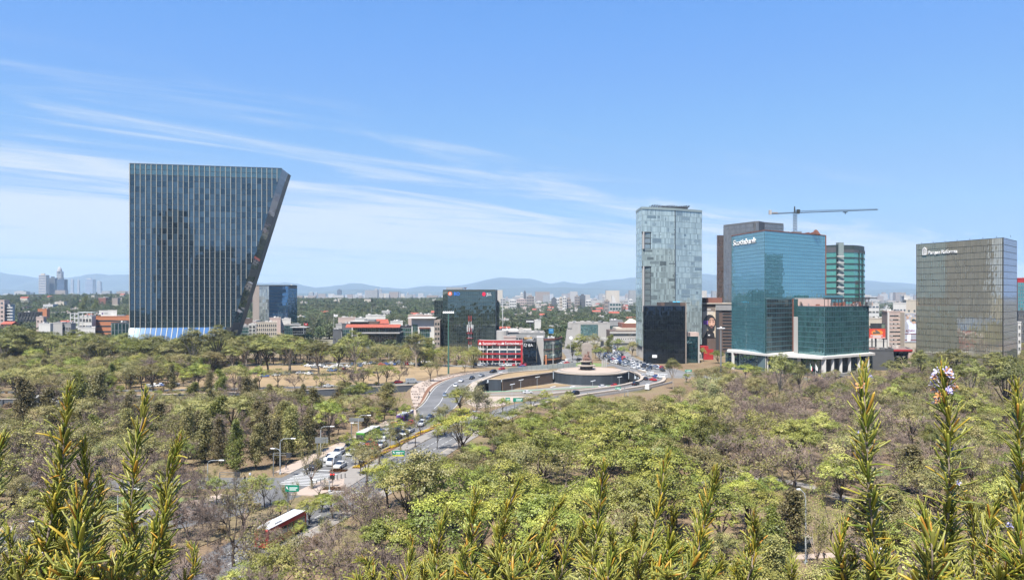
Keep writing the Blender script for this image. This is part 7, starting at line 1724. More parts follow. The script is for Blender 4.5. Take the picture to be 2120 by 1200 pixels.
# cell tower before the mirrored block
def cell_tower():
    Y = 452;x = wx(973,Y);t = thing('cell_tower','red and white telecom mast with white panel antennas before the mirrored block','telecom mast',(x,Y,0));z0,z1 = 0,wz(653,Y);n = 8
    for k in range(n):
        a,b = z1*k/n,z1*(k+1)/n;mb = MB();w = 0.75
        for sx in (-w,w):
            for sy in (-w,w):mb.bar((x+sx,Y+sy,a),(x+sx,Y+sy,b),0.16,0.16)
            mb.bar((x+sx,Y -w,a),(x -sx,Y -w,b),0.1,0.1)
        part('mast_section',mb,[W_RED if k %2==1 else WMETAL],t)
    for k in range(12):
        a = k*0.9;z = wz(676+(k %3)*3,Y) ;mb = MB();c = Vector((x+1.8*math.cos(a),Y+1.8*math.sin(a),z));mb.box(c.x -0.22,c.x+0.22,c.y -0.22,c.y+0.22,z -1.2,z+1.2);mb.bar((x,Y,z),c,0.12,0.12);part('panel_antenna',mb,[WMETAL],t)
    for z in (wz(690,Y),wz(700,Y)):mb = MB();mb.lathe((x,Y,z),[(2.0,0),(2.0,0.15)],10);part('platform',mb,[W_RED],t)
    landmark('red and white telecom mast',973,680)
cell_tower()
# ------------------------------------------------------------------ lamps, signs, signals
LAMPM = mat('lamp_pole_grey',(0.30,0.32,0.33),0.5,0.08);LAMPH = mat('lamp_head',(0.62,0.64,0.65),0.4,0.05);GSIGN = mat('green_sign',(0.006,0.17,0.105),0.5,0.05);YSIGN = mat('yellow_sign',(0.62,0.58,0.02),0.5,0.05);GREENP = mat('green_pole_paint',(0.05,0.13,0.10),0.5,0.1)
def street_lamp(px,yb,yt,side,label,arm=2.6,two=False,pole=LAMPM):
    g = gp(px,yb);h = wz(yt,g.y);t = thing('street_lamp',label,'street lamp',(g.x,g.y,0),'street lamps along the avenue');x,y = g.x,g.y
    mb = MB();mb.tube([(x,y,0),(x,y,h*0.6),(x,y,h*0.88)],[0.13,0.11,0.09],8);part('pole',mb,[pole],t)
    mb = MB();mb.lathe((x,y,0),[(0.3,0),(0.3,0.35),(0.14,0.5)],8);part('base',mb,[pole],t)
    for s in ((side,-side) if two else (side,)):
        hh = h if s==side else h*0.72;hl = 0.85 if arm>1 else 0.45
        a = (2.6 if arm>1 else 0.9) if s==side else 1.3
        P = [Vector((x,y,hh*0.86)),Vector((x+s*0.15,y,hh*0.94)),Vector((x+s*0.7,y,hh*0.99)),Vector((x+s*a,y,hh*1.0))]
        mb = MB();mb.tube(P,[0.085,0.08,0.07,0.05],6);part('arm',mb,[pole],t)
        e = P[-1];mb = MB();mb.hull8([(e.x -0.1*s -0.05,e.y -0.16,e.z -0.08),(e.x+hl*s,e.y -0.16,e.z -0.03),(e.x+hl*s,e.y+0.16,e.z -0.03),(e.x -0.1*s,e.y+0.16,e.z -0.08),(e.x -0.1*s -0.05,e.y -0.1,e.z+0.12),(e.x+hl*s,e.y -0.1,e.z+0.07),(e.x+hl*s,e.y+0.1,e.z+0.07),(e.x -0.1*s,e.y+0.1,e.z+0.12)]);part('lamp_head',mb,[LAMPH],t)
    return t
for a in ((580,981,907,1,'tall double-arm street lamp on the pavement beside the crosswalk',2.6,True),(664,940,882,1,'street lamp behind the grey gantry sign, left pavement of the avenue',2.6,False),(742,915,859,1,'double-arm street lamp by the pavement beyond the crosswalk trees',2.6,True),(430,1005,952,1,'street lamp by the cross street left of the crosswalk',2.6,False),(682,1018,992,-1,'low street lamp with white arm at the crossing island',2.6,False),(830,938,930,-1,'',2,False)):
    if a[4]:street_lamp(a[0],a[1],a[2],a[3],a[4],a[5],a[6])
for px,yb,yt,lab in ((786,963,931,'dark-poled lamp with white arm in the median nearest the crossing'),(860,925,898,'white-armed lamp in the yellow median beside the green road sign'),(938,900,872,'white-armed lamp in the median before the pale willow'),(1002,888,851,'white-armed lamp right of the pale willow trunk'),(1300,838,806,'lamp with long white arm on the near bridge')):
    street_lamp(px,yb,yt,-1,lab,pole=BARK if px<870 else LAMPM)
for px,yb,yt,s,lab in ((26,1160,1078,1,'curved street lamp in the lower left park behind the rosemary'),(244,1120,1012,1,'grey street lamp in the lower left park between rosemary shoots'),(975,1035,992,1,''),(1668,1165,1012,-1,'thin pale lamp post beside the grey park blocks')):
    if lab:street_lamp(px,yb,yt,s,lab,arm=0.5 if px>1500 else 2.6)
for k,(px,py) in enumerate(((1035,770),(1078,786),(1112,780),(1184,800),(1227,788),(1282,780),(1144,800),(1060,795))):
    Y = gY(py+28,PITZ);x = wx(px,Y);zt = wz(py,Y);t = link('pit_lamp',None,loc=(x,Y,PITZ));ORI[t.name] = tuple(t.location)
    mb = MB();mb.tube([(x,Y,PITZ),(x,Y,zt)],0.09,5);part('pole',mb,[LAMPM],t);mb = MB();mb.bar((x -0.9,Y,zt -0.2),(x+1.3,Y,zt+0.25),0.5,0.16);part('lamp_head',mb,[LAMPH],t)
    pend(t,'slim lamp with flat head in the sunken pit','street lamp','lamps in the roundabout pit',px,py)
for px,yb,yt,m_,lab in ((928.5,776,648,GREENP,'very tall green floodlight pole before the mirrored office block'),(1492.5,806,678,METAL,'very tall grey lamp mast before the poster building')):
    g = gp(px,yb);zt = wz(yt,g.y);t = thing('light_mast',lab,'light mast',(g.x,g.y,0));mb = MB();mb.tube([(g.x,g.y,0),(g.x,g.y,zt)],[0.42,0.2],8);part('pole',mb,[m_],t)
    if px<1000:
        for k in range(6):mb = MB();x = g.x -2.4+k*0.96;mb.hull8([(x -0.4,g.y -0.5,zt),(x+0.4,g.y -0.5,zt),(x+0.3,g.y+0.3,zt),(x -0.3,g.y+0.3,zt),(x -0.35,g.y -0.3,zt+0.7),(x+0.35,g.y -0.3,zt+0.7),(x+0.25,g.y+0.3,zt+0.9),(x -0.25,g.y+0.3,zt+0.9)]);part('floodlight',mb,[LETTER],t)
        mb = MB();mb.bar((g.x -2.8,g.y+0.1,zt -0.1),(g.x+2.8,g.y+0.1,zt -0.1),0.25,0.2);part('crossbar',mb,[m_],t)
        mb = MB();mb.box(g.x -0.5,g.x+0.5,g.y -0.5,g.y+0.5,0,0.6);part('foot',mb,[KERB],t)
    else:
        mb = MB();mb.lathe((g.x,g.y,zt -0.3),[(0.3,-0.3),(0.55,0),(0.45,0.5),(0.1,0.7)],10);part('lamp_hub',mb,[LETTER],t)
        for s in (-1,1):mb = MB();mb.bar((g.x+s*0.3,g.y,zt -0.3),(g.x+s*1.7,g.y,zt -0.2),0.5,0.3);part('lamp_head',mb,[LETTER],t)
landmark('tall green floodlight pole',928,700);landmark('tall grey lamp mast',1492,740)
def road_sign(px,py,w,h,yb,label,m=GSIGN,marks=True,yellow=False,post=1,dark_end=False,yaw=0.0):
    g = gp(px+(w*0.5 if post==2 else 0),yb);Y = g.y;k = Y/F;x = wx(px,Y);z = wz(py,Y);W_,H_ = w*k,h*k
    t = thing('road_sign',label,'road sign',(x,Y,0),'overhead road signs')
    P = lambda u,v,o:(x+u,Y -o+u*yaw,z+v)
    plate(t,'sign_board',P,[(-W_/2,-H_/2),(W_/2,-H_/2),(W_/2,H_/2),(-W_/2,H_/2)],m,0,0.12)
    if marks:
        for r in range(2):plate(t,'sign_text_line',P,[(-W_*0.2,H_*(0.02-r*0.3)),(W_*(0.40-0.1*r),H_*(0.02-r*0.3)),(W_*(0.40-0.1*r),H_*(0.18-r*0.3)),(-W_*0.2,H_*(0.18-r*0.3))],mat('sign_white',(0.55,0.66,0.62),0.5) if 'sign_white' not in bpy.data.materials else bpy.data.materials['sign_white'],0.125,0.02)
        s =-1 if not dark_end else 1
        plate(t,'sign_arrow',P,[(s*W_*0.42,H_*0.3),(s*W_*0.36,H_*0.33),(s*W_*0.30,H_*0.0),(s*W_*0.26,-H_*0.2),(s*W_*0.33,-H_*0.1),(s*W_*0.44,H_*0.1)],LETTER,0.125,0.02)
    if yellow:plate(t,'yellow_strip',P,[(-W_/2,-H_*0.75),(W_/2,-H_*0.75),(W_/2,-H_/2-0.02),(-W_/2,-H_/2-0.02)],YSIGN,0,0.12)
    if dark_end:plate(t,'dark_end_panel',P,[(W_/2+0.02,-H_/2),(W_*0.72,-H_/2),(W_*0.72,H_/2),(W_/2+0.02,H_/2)],W_DARK,0,0.12)
    xp = x+(W_*0.5+1.6 if post==2 else -W_*0.35)
    mb = MB();mb.tube([(xp,Y+0.15,0),(xp,Y+0.15,z+H_*0.3)],0.14,6);part('post',mb,[METAL],t)
    mb = MB();mb.bar((xp,Y+0.15,z+0.1),(x -W_*0.4,Y+0.15,z+0.1),0.15,0.15);part('gantry_arm',mb,[METAL],t)
    return t
road_sign(825,936.5,26,9,985,'green overhead road sign with yellow lower strip above the avenue median',yellow=True,post=2)
road_sign(605,1010,28,13,1062,'green overhead road sign left of the crossing, above leafy trees')
road_sign(1072,827,20,8,850,'green road sign with dark end panel on the pale island by the pit',dark_end=True,yaw=0.05);road_sign(1051,826,10,7,852,'small green road sign half hidden behind a tree by the pit')
road_sign(1279,803,12,5,822,'small green road sign at the right end of the near bridge',post=2);road_sign(1425,767,14,5,792,'small green road sign before the black glass block')
road_sign(666,910.5,27,12,958,'grey back of an overhead sign on the left pavement',m=METAL,marks=False);road_sign(738,868,30,7,905,'grey back of a wide overhead sign further up the avenue',m=METAL,marks=False)
landmark('green road sign with yellow strip',825,936);landmark('green road sign left of the crossing',605,1010);landmark('grey back of the overhead sign',666,910)
def gantry(px,yb,yt,x1,lab):
    g = gp(px,yb);z = wz(yt,g.y);t = thing('signal_gantry',lab,'signal gantry',(g.x,g.y,0));L_ = (x1 -px)/F*g.y
    mb = MB();mb.tube([(g.x,g.y,0),(g.x,g.y,z)],0.1,6);part('post',mb,[METAL],t)
    for o in (0,0.45):mb = MB();mb.bar((g.x,g.y,z -o),(g.x+L_,g.y -0.4,z -o),0.09,0.09);part('arm',mb,[METAL],t)
    mb = MB();mb.box(g.x+L_*0.72,g.x+L_*0.95,g.y -0.6,g.y -0.3,z -0.95,z+0.1);part('signal_box',mb,[DMETAL],t)
gantry(566,985,937,605,'grey signal gantry reaching from the pavement over the crosswalk');gantry(455,1000,977,500,'grey signal gantry over the cross street left of the crosswalk')
def traffic_light(px,yb,yt,lab):
    g = gp(px,yb);z = wz(yt,g.y);t = thing('traffic_light',lab,'traffic light',(g.x,g.y,0.14));x,y = g.x,g.y
    mb = MB();mb.tube([(x,y,0.14),(x,y,z+2.8)],0.08,6);part('pole',mb,[BARKP],t)
    for k,s in enumerate((-0.25,0.35)):
        mb = MB();mb.box(x+s -0.2,x+s+0.2,y -0.35,y -0.1,z -1.3,z);h = part('signal_head',mb,[DMETAL],t)
        for q in range(3):
            mb = MB();c = (x+s,y -0.36,z -0.22-q*0.42);mb.v = [(c[0]+0.14*math.cos(a*0.785),c[1]-o,c[2]+0.14*math.sin(a*0.785)) for o in (0,0.05) for a in range(8)];mb.f = [tuple(range(8,16))]+[(a,(a+1)%8,8+(a+1)%8,8+a) for a in range(8)];mb.m = [0]*9
            nm = 'signal_red' if q==0 else 'signal_dark'
            m_ = bpy.data.materials.get(nm)
            if not m_:
                m_ = mat(nm,(0.5,0.02,0.02) if q==0 else (0.03,0.04,0.03),0.4)
                if q==0:b = m_.node_tree.nodes['Principled BSDF'];b.inputs['Emission Color'].default_value = (1,0.03,0.02,1);b.inputs['Emission Strength'].default_value = 1.2
            part('lens',mb,[m_],h)
traffic_light(688,1008,978,'traffic light showing red on the crossing island')
landmark('traffic light on the crossing island',688,985)
def utility_poles():
    for px,Y,yt,lab in ((762,470,718,'left concrete utility pole before the red-roofed office'),(785,478,712,'second concrete utility pole before the red-roofed office'),(805,472,717,'utility pole with twin crossbars before the red-roofed office'),(828,474,715,'right concrete utility pole beside the green glass strip'),(1145,430,706,'grey pole at the corner of the pale glass office'),(1181,440,708,'grey pole with cross arm left of the monument trees')):
        x = wx(px,Y);z = wz(yt,Y);t = thing('utility_pole',lab,'utility pole',(x,Y,0));mb = MB();mb.tube([(x,Y,0),(x,Y,z)],[0.26,0.16],6);part('pole',mb,[W_LGREY],t)
        for q in (0.3,1.2):mb = MB();mb.bar((x -1.3,Y,z -q),(x+1.3,Y,z -q),0.16,0.16);part('crossarm',mb,[W_LGREY],t)
    P = [(300,466,748),(560,474,722),(785,478,712),(899,470,716)]
    for q in range(2):
        t = thing('power_line',('upper' if q==0 else 'lower')+' sagging power line strung before the red-roofed office','power line',(wx(785,478),478,wz(713,478)));mb = MB()
        for (a,ya,pa),(b,yb,pb) in zip(P,P[1:]):
            A = Vector((wx(a,ya),ya,wz(pa,ya)-q*0.9));B = Vector((wx(b,yb),yb,wz(pb,yb)-q*0.9));mb.tube([A.lerp(B,k/8)-Vector((0,0,4*1.2*k/8*(1-k/8))) for k in range(9)],0.05,3)
        part('wire',mb,[DMETAL],t)
utility_poles()
# median planting, bollards, blocks
mA,mB_ = offs(m1,2.6),offs(m1,0.6)
def flower_beds():
    i0 = 6;n = len(m1)-2;k = 0
    t = None
    for i in range(i0,n -1,2):
        a,b = i,min(i+2,n -1);z = 0.145;yel = (k %3 != 1)
        t = thing('flower_bed','','flower bed',(m1[i].x,m1[i].y,z),'flower beds in the avenue median');ALL.pop()
        q = [mA[a],mA[b],mB_[b],mB_[a]];c = sum(q,Vector())/4
        mb = MB();mb.prism([(p.x,p.y) for p in q],z,z+0.08);part('soil',mb,[SOIL],t)
        mb = MB();tri = [q[0],q[1],q[2]] if k %2 else [q[0],q[2],q[3]];r = random.Random(k)
        for _ in range(260):
            u,v = r.random(),r.random()
            if u+v>1:u,v = 1-u,1-v
            p = tri[0]+(tri[1]-tri[0])*u+(tri[2]-tri[0])*v;s = r.uniform(0.10,0.2);h = r.uniform(0.15,0.4)
            mb.face([(p.x -s,p.y,z+h),(p.x,p.y -s,z+h+r.uniform(-.06,.06)),(p.x+s,p.y,z+h),(p.x,p.y+s,z+h+r.uniform(-.06,.06))]); 
        part('flowers',mb,[BEDY],t,stuff=True)
        px,py = to_px(c.x,c.y,0);pend(t,'yellow flower bed in the median strip','flower bed','flower beds in the avenue median',px,py);k += 1
    for j,(px,py,lab) in enumerate(((688,1012,'yellow flower patch on the tip of the crossing island'),(700,975,'yellow flower patch behind the traffic light'))):
        g = gp(px,py);t = thing('flower_bed',lab,'flower bed',(g.x,g.y,0.144));mb = MB();r = random.Random(40+j)
        mb2 = MB();mb2.prism([(g.x -1.9,g.y -1.2),(g.x+1.9,g.y -1.0),(g.x+2.1,g.y+1.1),(g.x -1.6,g.y+1.2)],0.145,0.22);part('soil',mb2,[SOIL],t)
        for _ in range(320):p = Vector((g.x+r.uniform(-1.9,2),g.y+r.uniform(-1.1,1.1)));s = r.uniform(0.1,0.22);h = r.uniform(0.25,0.6);mb.face([(p.x -s,p.y,h),(p.x,p.y -s,h+.05),(p.x+s,p.y,h),(p.x,p.y+s,h -.05)])
        part('flowers',mb,[BEDY],t,stuff=True)
    landmark('yellow flower beds',850,910)
flower_beds()
def plaza_blocks():
    r = random.Random(6);k = 0;me = None
    for i in range(6,len(po)-10,2):
        for j in range(r.choice([1,1,2])):
            p = po[i]+wid[i]*r.uniform(0.12,0.6);ang = r.uniform(-0.2,0.2)
            t = link('stone_bench',None,loc=(p.x,p.y,0.13),rot=(0,0,ang));ORI[t.name] = (0,0,0)
            if me is None:
                a = MB();a.box(-1.3,1.3,-0.3,0.3,0.35,0.5);me = a.mesh('seat',[W_TAN]);b = MB();b.box(-1.1,-0.8,-0.25,0.25,0,0.349);b.box(0.8,1.1,-0.25,0.25,0,0.349);me2 = b.mesh('legs',[W_TAN])
            link('seat',me,t);link('support',me2,t);px,py = to_px(p.x,p.y,0.3);pend(t,'low tan bench on the pale plaza','bench','benches on the plaza',px,py)
plaza_blocks()
for k,(px,py,w,lab) in enumerate(((1642,1114,1.6,'smaller grey park block left of the thin lamp post'),(1666,1124,2.6,'larger grey park block under the thin lamp post'))):
    g = gp(px,py);t = thing('park_block',lab,'concrete block',(g.x,g.y,0));mb = MB();mb.box(g.x -w/2,g.x+w/2,g.y,g.y+1.0,0,0.9);part('block',mb,[W_GREY],t);mb = MB();mb.box(g.x -w/2-0.05,g.x+w/2+0.05,g.y -0.05,g.y+1.05,0.903,1.0);part('cap',mb,[W_LGREY],t)
landmark('grey park blocks',1655,1118)
bolm = MB();bolm.tube([(0,0,0),(0,0,0.85)],0.09,8);bol = bolm.mesh('post',[DMETAL]);capb = MB();capb.lathe((0,0,0.85),[(0.11,0),(0.11,0.08),(0.04,0.12)],8);capm = capb.mesh('cap',[DMETAL])
for k in range(9):
    g = Vector((-47.2+k*1.05+9.2*0,160.0+k*0.2-0,0)) if False else Vector((-42.2+k*0.7,158.2+k*0.75,0.144));t = link('bollard',None,loc=g);link('post',bol,t);link('cap',capm,t);px,py = to_px(g.x,g.y,0.6);pend(t,'dark bollard on the crossing island','bollard','bollards on the crossing island',px,py)

# ------------------------------------------------------------------ vehicles
CARC = {'white':(0.48,0.48,0.48),'black':(0.018,0.018,0.02),'silver':(0.24,0.25,0.26),'red':(0.4,0.03,0.03),'blue':(0.05,0.09,0.24),'grey':(0.12,0.13,0.145),'tan':(0.36,0.31,0.24),'steel blue':(0.16,0.2,0.28)}
PAINTM = {k:mat('car_paint_'+k.replace(' ','_'),c,0.25,0.03,1.0,spec=0.6) for k,c in CARC.items()}
CGL = glass('car_glass',(0.012,0.014,0.016),(0.8,0.88,0.95),0.12,isl=0.2);TYRE = mat('tyre',(0.02,0.02,0.02),0.9);RIM = mat('wheel_rim',(0.4,0.4,0.42),0.4,metal=0.6);HEADL = mat('headlight_lens',(0.6,0.62,0.62),0.2);TAILL = mat('tail_light_lens',(0.35,0.01,0.01),0.3)
def loft(mb,secs,mi=0):
    """secs: (x, half width low, half width high, z low, z mid, z high) cross-sections along the car"""
    i = len(mb.v)
    for x,wl,wh,zl,zm,zh in secs:mb.v.extend([(x,-wl,zl),(x,wl,zl),(x,wl,zm),(x,wh,zh),(x,-wh,zh),(x,-wl,zm)])
    n = len(secs)
    for k in range(n -1):
        for q in range(6):r = (q+1)%6;a = i+k*6;mb.f.append((a+q,a+6+q,a+6+r,a+r));mb.m.append(mi)
    mb.f.append(tuple(i+q for q in range(6)));mb.m.append(mi);mb.f.append(tuple(i+(n -1)*6+q for q in range(5,-1,-1)));mb.m.append(mi)
CARS = {}
def car_parts(kind,col):
    if (kind,col) in CARS:return CARS[(kind,col)]
    pm = PAINTM[col];P = [];f = mb = MB()
    if kind in ('sedan','hatch','suv'):
        L_,hw,zb,hood,roof = {'sedan':(2.25,0.88,0.28,0.95,1.44),'hatch':(2.0,0.86,0.28,0.98,1.5),'suv':(2.35,0.95,0.36,1.12,1.75)}[kind]
        tail = L_ if kind != 'sedan' else L_
        loft(mb,[(L_,hw*.82,hw*.78,zb,zb+.25,hood -.28),(L_ -.25,hw*.97,hw*.88,zb -.05,hood -.22,hood -.1),(L_ -1.0,hw,hw*.92,zb -.05,hood -.12,hood),(0.4,hw,hw*.93,zb -.05,hood -.1,hood+.02),(-L_+.9,hw,hw*.93,zb -.05,hood -.1,hood+.04),(-L_+.15,hw*.97,hw*.88,zb,hood -.15,hood),(-L_,hw*.88,hw*.8,zb+.1,hood -.25,hood -.1)]);P.append(('body',mb,pm))
        c0 = 1.15 if kind != 'suv' else 1.25;c1 =-L_+(0.85 if kind=='sedan' else 0.28)
        mb = MB();loft(mb,[(c0 -.85,hw*.80,hw*.70,hood,roof -.1,roof),((c0+c1)/2,hw*.80,hw*.70,hood,roof -.08,roof+.03),(c1+.45,hw*.80,hw*.70,hood,roof -.1,roof)]);P.append(('roof',mb,pm))
        g = MB();z0 = hood+.01;g.hull8([(c0,-hw*.82,z0),(c0,hw*.82,z0),(c0 -.85,hw*.78,z0),(c0 -.85,-hw*.78,z0),(c0 -.83,-hw*.66,roof -.03),(c0 -.83,hw*.66,roof -.03),(c0 -.86,hw*.66,roof -.03),(c0 -.86,-hw*.66,roof -.03)]);P.append(('windscreen',g,CGL))
        g = MB();g.hull8([(c1+.45,-hw*.78,z0),(c1+.45,hw*.78,z0),(c1,hw*.8,z0),(c1,-hw*.8,z0),(c1+.45,-hw*.66,roof -.03),(c1+.45,hw*.66,roof -.03),(c1+.42,hw*.66,roof -.03),(c1+.42,-hw*.66,roof -.03)]);P.append(('rear_window',g,CGL))
        for s in (-1,1):g = MB();y0,y1 = hw*.805*s,hw*.745*s;g.hull8([(c1+.5,y0,z0+.03),(c0 -.8,y0,z0+.03),(c0 -.8,y0+.02*s,z0+.03),(c1+.5,y0+.02*s,z0+.03),(c1+.6,y1,roof -.13),(c0 -.95,y1,roof -.13),(c0 -.95,y1+.02*s,roof -.13),(c1+.6,y1+.02*s,roof -.13)]);P.append(('side_window',g,CGL))
        for s in (-1,1):
            g = MB();g.box(L_ -.16,L_ -.02,s*hw*.62-.16,s*hw*.62+.16,hood -.36,hood -.2);P.append(('headlight',g,HEADL));g = MB();g.box(-L_ -.01,-L_+.12,s*hw*.66-.14,s*hw*.66+.14,hood -.32,hood -.14);P.append(('tail_light',g,TAILL))
        wxs = (L_ -.78,-L_+.8);wr = .32 if kind != 'suv' else .37
    elif kind=='van':
        L_,hw = 2.7,0.98;loft(mb,[(L_,hw*.85,hw*.8,.35,.6,.95),(L_ -.35,hw*.97,hw*.86,.3,.95,1.15),(L_ -.95,hw,hw*.86,.3,1.2,2.1),(L_ -1.3,hw,hw*.88,.3,1.3,2.28),(-L_+.15,hw,hw*.88,.3,1.3,2.3),(-L_,hw*.95,hw*.84,.35,1.2,2.2)]);P.append(('body',mb,pm))
        g = MB();g.hull8([(L_ -.36,-hw*.82,1.18),(L_ -.36,hw*.82,1.18),(L_ -.42,hw*.8,1.18),(L_ -.42,-hw*.8,1.18),(L_ -.9,-hw*.78,2.02),(L_ -.9,hw*.78,2.02),(L_ -.96,hw*.78,2.02),(L_ -.96,-hw*.78,2.02)]);P.append(('windscreen',g,CGL))
        for s in (-1,1):
            for k in range(3):g = MB();xa = L_ -1.45-k*1.25;g.hull8([(xa -1.1,s*hw*.965,1.35),(xa,s*hw*.965,1.35),(xa,s*hw*.985,1.35),(xa -1.1,s*hw*.985,1.35),(xa -1.1,s*hw*.90,1.98),(xa,s*hw*.90,1.98),(xa,s*hw*.925,1.98),(xa -1.1,s*hw*.925,1.98)]);P.append(('side_window',g,CGL))
            g = MB();g.box(L_ -.1,L_+.02,s*.6-.16,s*.6+.16,.68,.88);P.append(('headlight',g,HEADL))
        wxs = (L_ -.85,-L_+.95);wr = .36
    else:      # bus
        L_,hw = 5.7,1.25;loft(mb,[(L_,hw*.94,hw*.9,.35,2.4,3.0),(L_ -.2,hw,hw*.94,.3,2.7,3.15),(-L_+.1,hw,hw*.94,.3,2.7,3.15),(-L_,hw*.96,hw*.9,.35,2.6,3.0)]);P.append(('body',mb,pm))
        g = MB();g.box(-L_+.15,L_ -.25,-hw*.96,hw*.96,3.16,3.24);P.append(('roof',g,PAINTM['white']));g = MB();g.box(L_ -.02,L_+.03,-hw*.86,hw*.86,1.2,2.6);P.append(('windscreen',g,CGL))
        g = MB();g.box(-3.2,-1.2,-.8,.8,3.25,3.5);P.append(('roof_unit',g,PAINTM['white']))
        for s in (-1,1):
            for k in range(6):g = MB();xa = L_ -.6-k*1.78;g.box(xa -1.6,xa,s*hw*1.0-.02,s*hw+.02,1.35,2.5);P.append(('side_window',g,CGL))
            g = MB();g.box(L_ -.05,L_+.04,s*.95-.2,s*.95+.2,.6,.85);P.append(('headlight',g,HEADL))
        wxs = (L_ -2.2,-L_+1.9);wr = .48
    for x in wxs:
        for s in (-1,1):
            y = s*hw*.9;g = MB();n = 12;g.v = [(x+wr*math.cos(2*math.pi*a/n),y+o,wr+wr*math.sin(2*math.pi*a/n)) for o in (-.11,.11) for a in range(n)];g.f = [tuple(range(n -1,-1,-1)),tuple(range(n,2*n))]+[(a,(a+1)%n,n+(a+1)%n,n+a) for a in range(n)];g.m = [0]*len(g.f);P.append(('wheel',g,TYRE))
    out = [(n,b.mesh(n,[m])) for n,b,m in P];CARS[(kind,col)] = out;return out
def put_car(x,y,head,kind='sedan',col='white',z=0.03,name=None,label=None,group=None,look=None,detail=True):
    o = link(name or {'bus':'bus','van':'van'}.get(kind,'car'),None,loc=(x,y,z),rot=(0,0,head));o.empty_display_size = 1
    for n,me in car_parts(kind,col):
        if not detail and n in ('headlight','tail_light'):continue
        q = link(n,me,o)
    px,py = to_px(x,y,z+0.8);cat = {'bus':'bus','van':'van'}.get(kind,'car')
    if label:tag(o,label,cat,group)
    else:pend(o,look or f'{col} {kind if kind != "hatch" else "small hatchback"}',cat,group,px,py)
    return o
def hd(line,p):q = min(range(len(line)),key=lambda i:(line[i]-p).length);return bearing(line,q)
def car_px(px,py,line,kind='sedan',col='white',rev=False,z=0.03,**k):
    g = gp(px,py,z);return put_car(g.x,g.y,hd(line,g)+(math.pi if rev else 0),kind,col,z,**k)
# ring road and near bridge
for px,py,col,kind in ((921.5,820,'steel blue','sedan'),(943,800,'white','hatch'),(955,790,'white','sedan'),(977,784,'black','sedan'),(997,779,'silver','sedan'),(1021,771,'black','suv'),(1039,765,'red','hatch'),(1080,762,'blue','suv')):car_px(px,py,lr,kind,col,rev=True,group='cars on the ring road',look=f'{col} {kind if kind != "hatch" else "hatchback"} on the ring road')
car_px(1190,817,rr,'suv','black',rev=True,group='cars on the near bridge',label='black car on the near bridge above the round leafy tree');car_px(1316,797,rr,'suv','black',group='cars on the near bridge',label='black car where the near bridge bends by the tunnel mouth')
ll = smooth_line(LOW,6)
for px,py,col,kind,lab in ((1248,803,'white','suv','white car in the sunken road below the drum wall'),(1274,801,'red','suv','dark red car in the sunken road under the curved rim'),(1231,812,'silver','sedan','silver car near the bridge edge in the sunken road'),(1092,814,'white','sedan','white car on the left in the sunken pit road')):
    g = gp(px,py,PITZ);put_car(g.x,g.y,hd(ll,g),kind,col,PITZ+0.03,label=lab,group='cars in the sunken road')
for px,py,col,kind,rev in ((862,810,'white','van',0),(866,817,'white','sedan',0)):
    g = gp(px,py,PITZ) if False else Vector((-50+(px -862)*0.4,318-(px -862),0));put_car(g.x,g.y,hd(ll,g),kind,col,PITZ+0.03,label=f'white {"van" if kind == "van" else "car"} emerging under the plaza in the sunken road',group='cars in the sunken road')
fr = smooth_line([(-400,300),(-190,312),(-86,329),(-46,343)],8)
for px,py,col,kind in ((680,801,'white','sedan'),(825,793,'red','hatch'),(852,793,'silver','van'),(180,806,'white','sedan'),(205,812,'white','suv')):car_px(px,py,fr,kind,col,group='cars on the frontage road',look=f'{col} {kind if kind != "hatch" else "hatchback"} on the road beside the dry meadow')
# jam on the wide street
jl = smooth_line(JAM,8);r = random.Random(8);seg = [p for p in jl if 392<p.y<590];n = 0
tot = [0.0]
for a,b in zip(seg,seg[1:]):tot.append(tot[-1]+(b -a).length)
for lane in range(5):
    s = r.uniform(0,4)
    while s<tot[-1]-3:
        i = max(k for k in range(len(tot)) if tot[k]<=s);i = min(i,len(seg)-2);d = (seg[i+1]-seg[i]).normalized();p = seg[i]+d*(s -tot[i]);nn = Vector((-d.y,d.x,0));q = p+nn*(8.4-lane*3.5+r.uniform(-.3,.3))
        col = r.choices(['white','silver','black','grey','red','blue','tan'],(6,3,3,2,1,1.2,0.6))[0];kind = r.choices(['sedan','hatch','suv','van'],(4,3,4,0.7))[0]
        if r.random()<(0.95 if p.y>415 else 0.55):put_car(q.x,q.y,math.atan2(d.y,d.x)+math.pi+r.gauss(0,0.03),kind,col,0.036,look=f'{col} {kind if kind != "hatch" else "hatchback"} in the traffic jam',group='cars in the traffic jam',detail=p.y<430);n += 1
        s += r.uniform(5.2,6.6)+(0 if p.y>420 else 3.5)
for px,py,col,kind,h in ((1345,778,'white','van',1.9),(1358,781,'blue','sedan',1.9),(1352,788,'red','sedan',1.95),(1337,786,'black','sedan',1.6),(1331,780,'white','hatch',1.6),(1335,757,'white','suv',0.1),(1362,760,'white','sedan',0.05),(1371,783,'white','van',2.2),(1342,806,'white','van',1.2)):
    g = gp(px,py);put_car(g.x,g.y,h,kind,col,0.04,look=f'{col} {kind if kind != "hatch" else "hatchback"} before the black glass block',group='cars near the black glass block')
g = Vector((66,437,0.04)); 
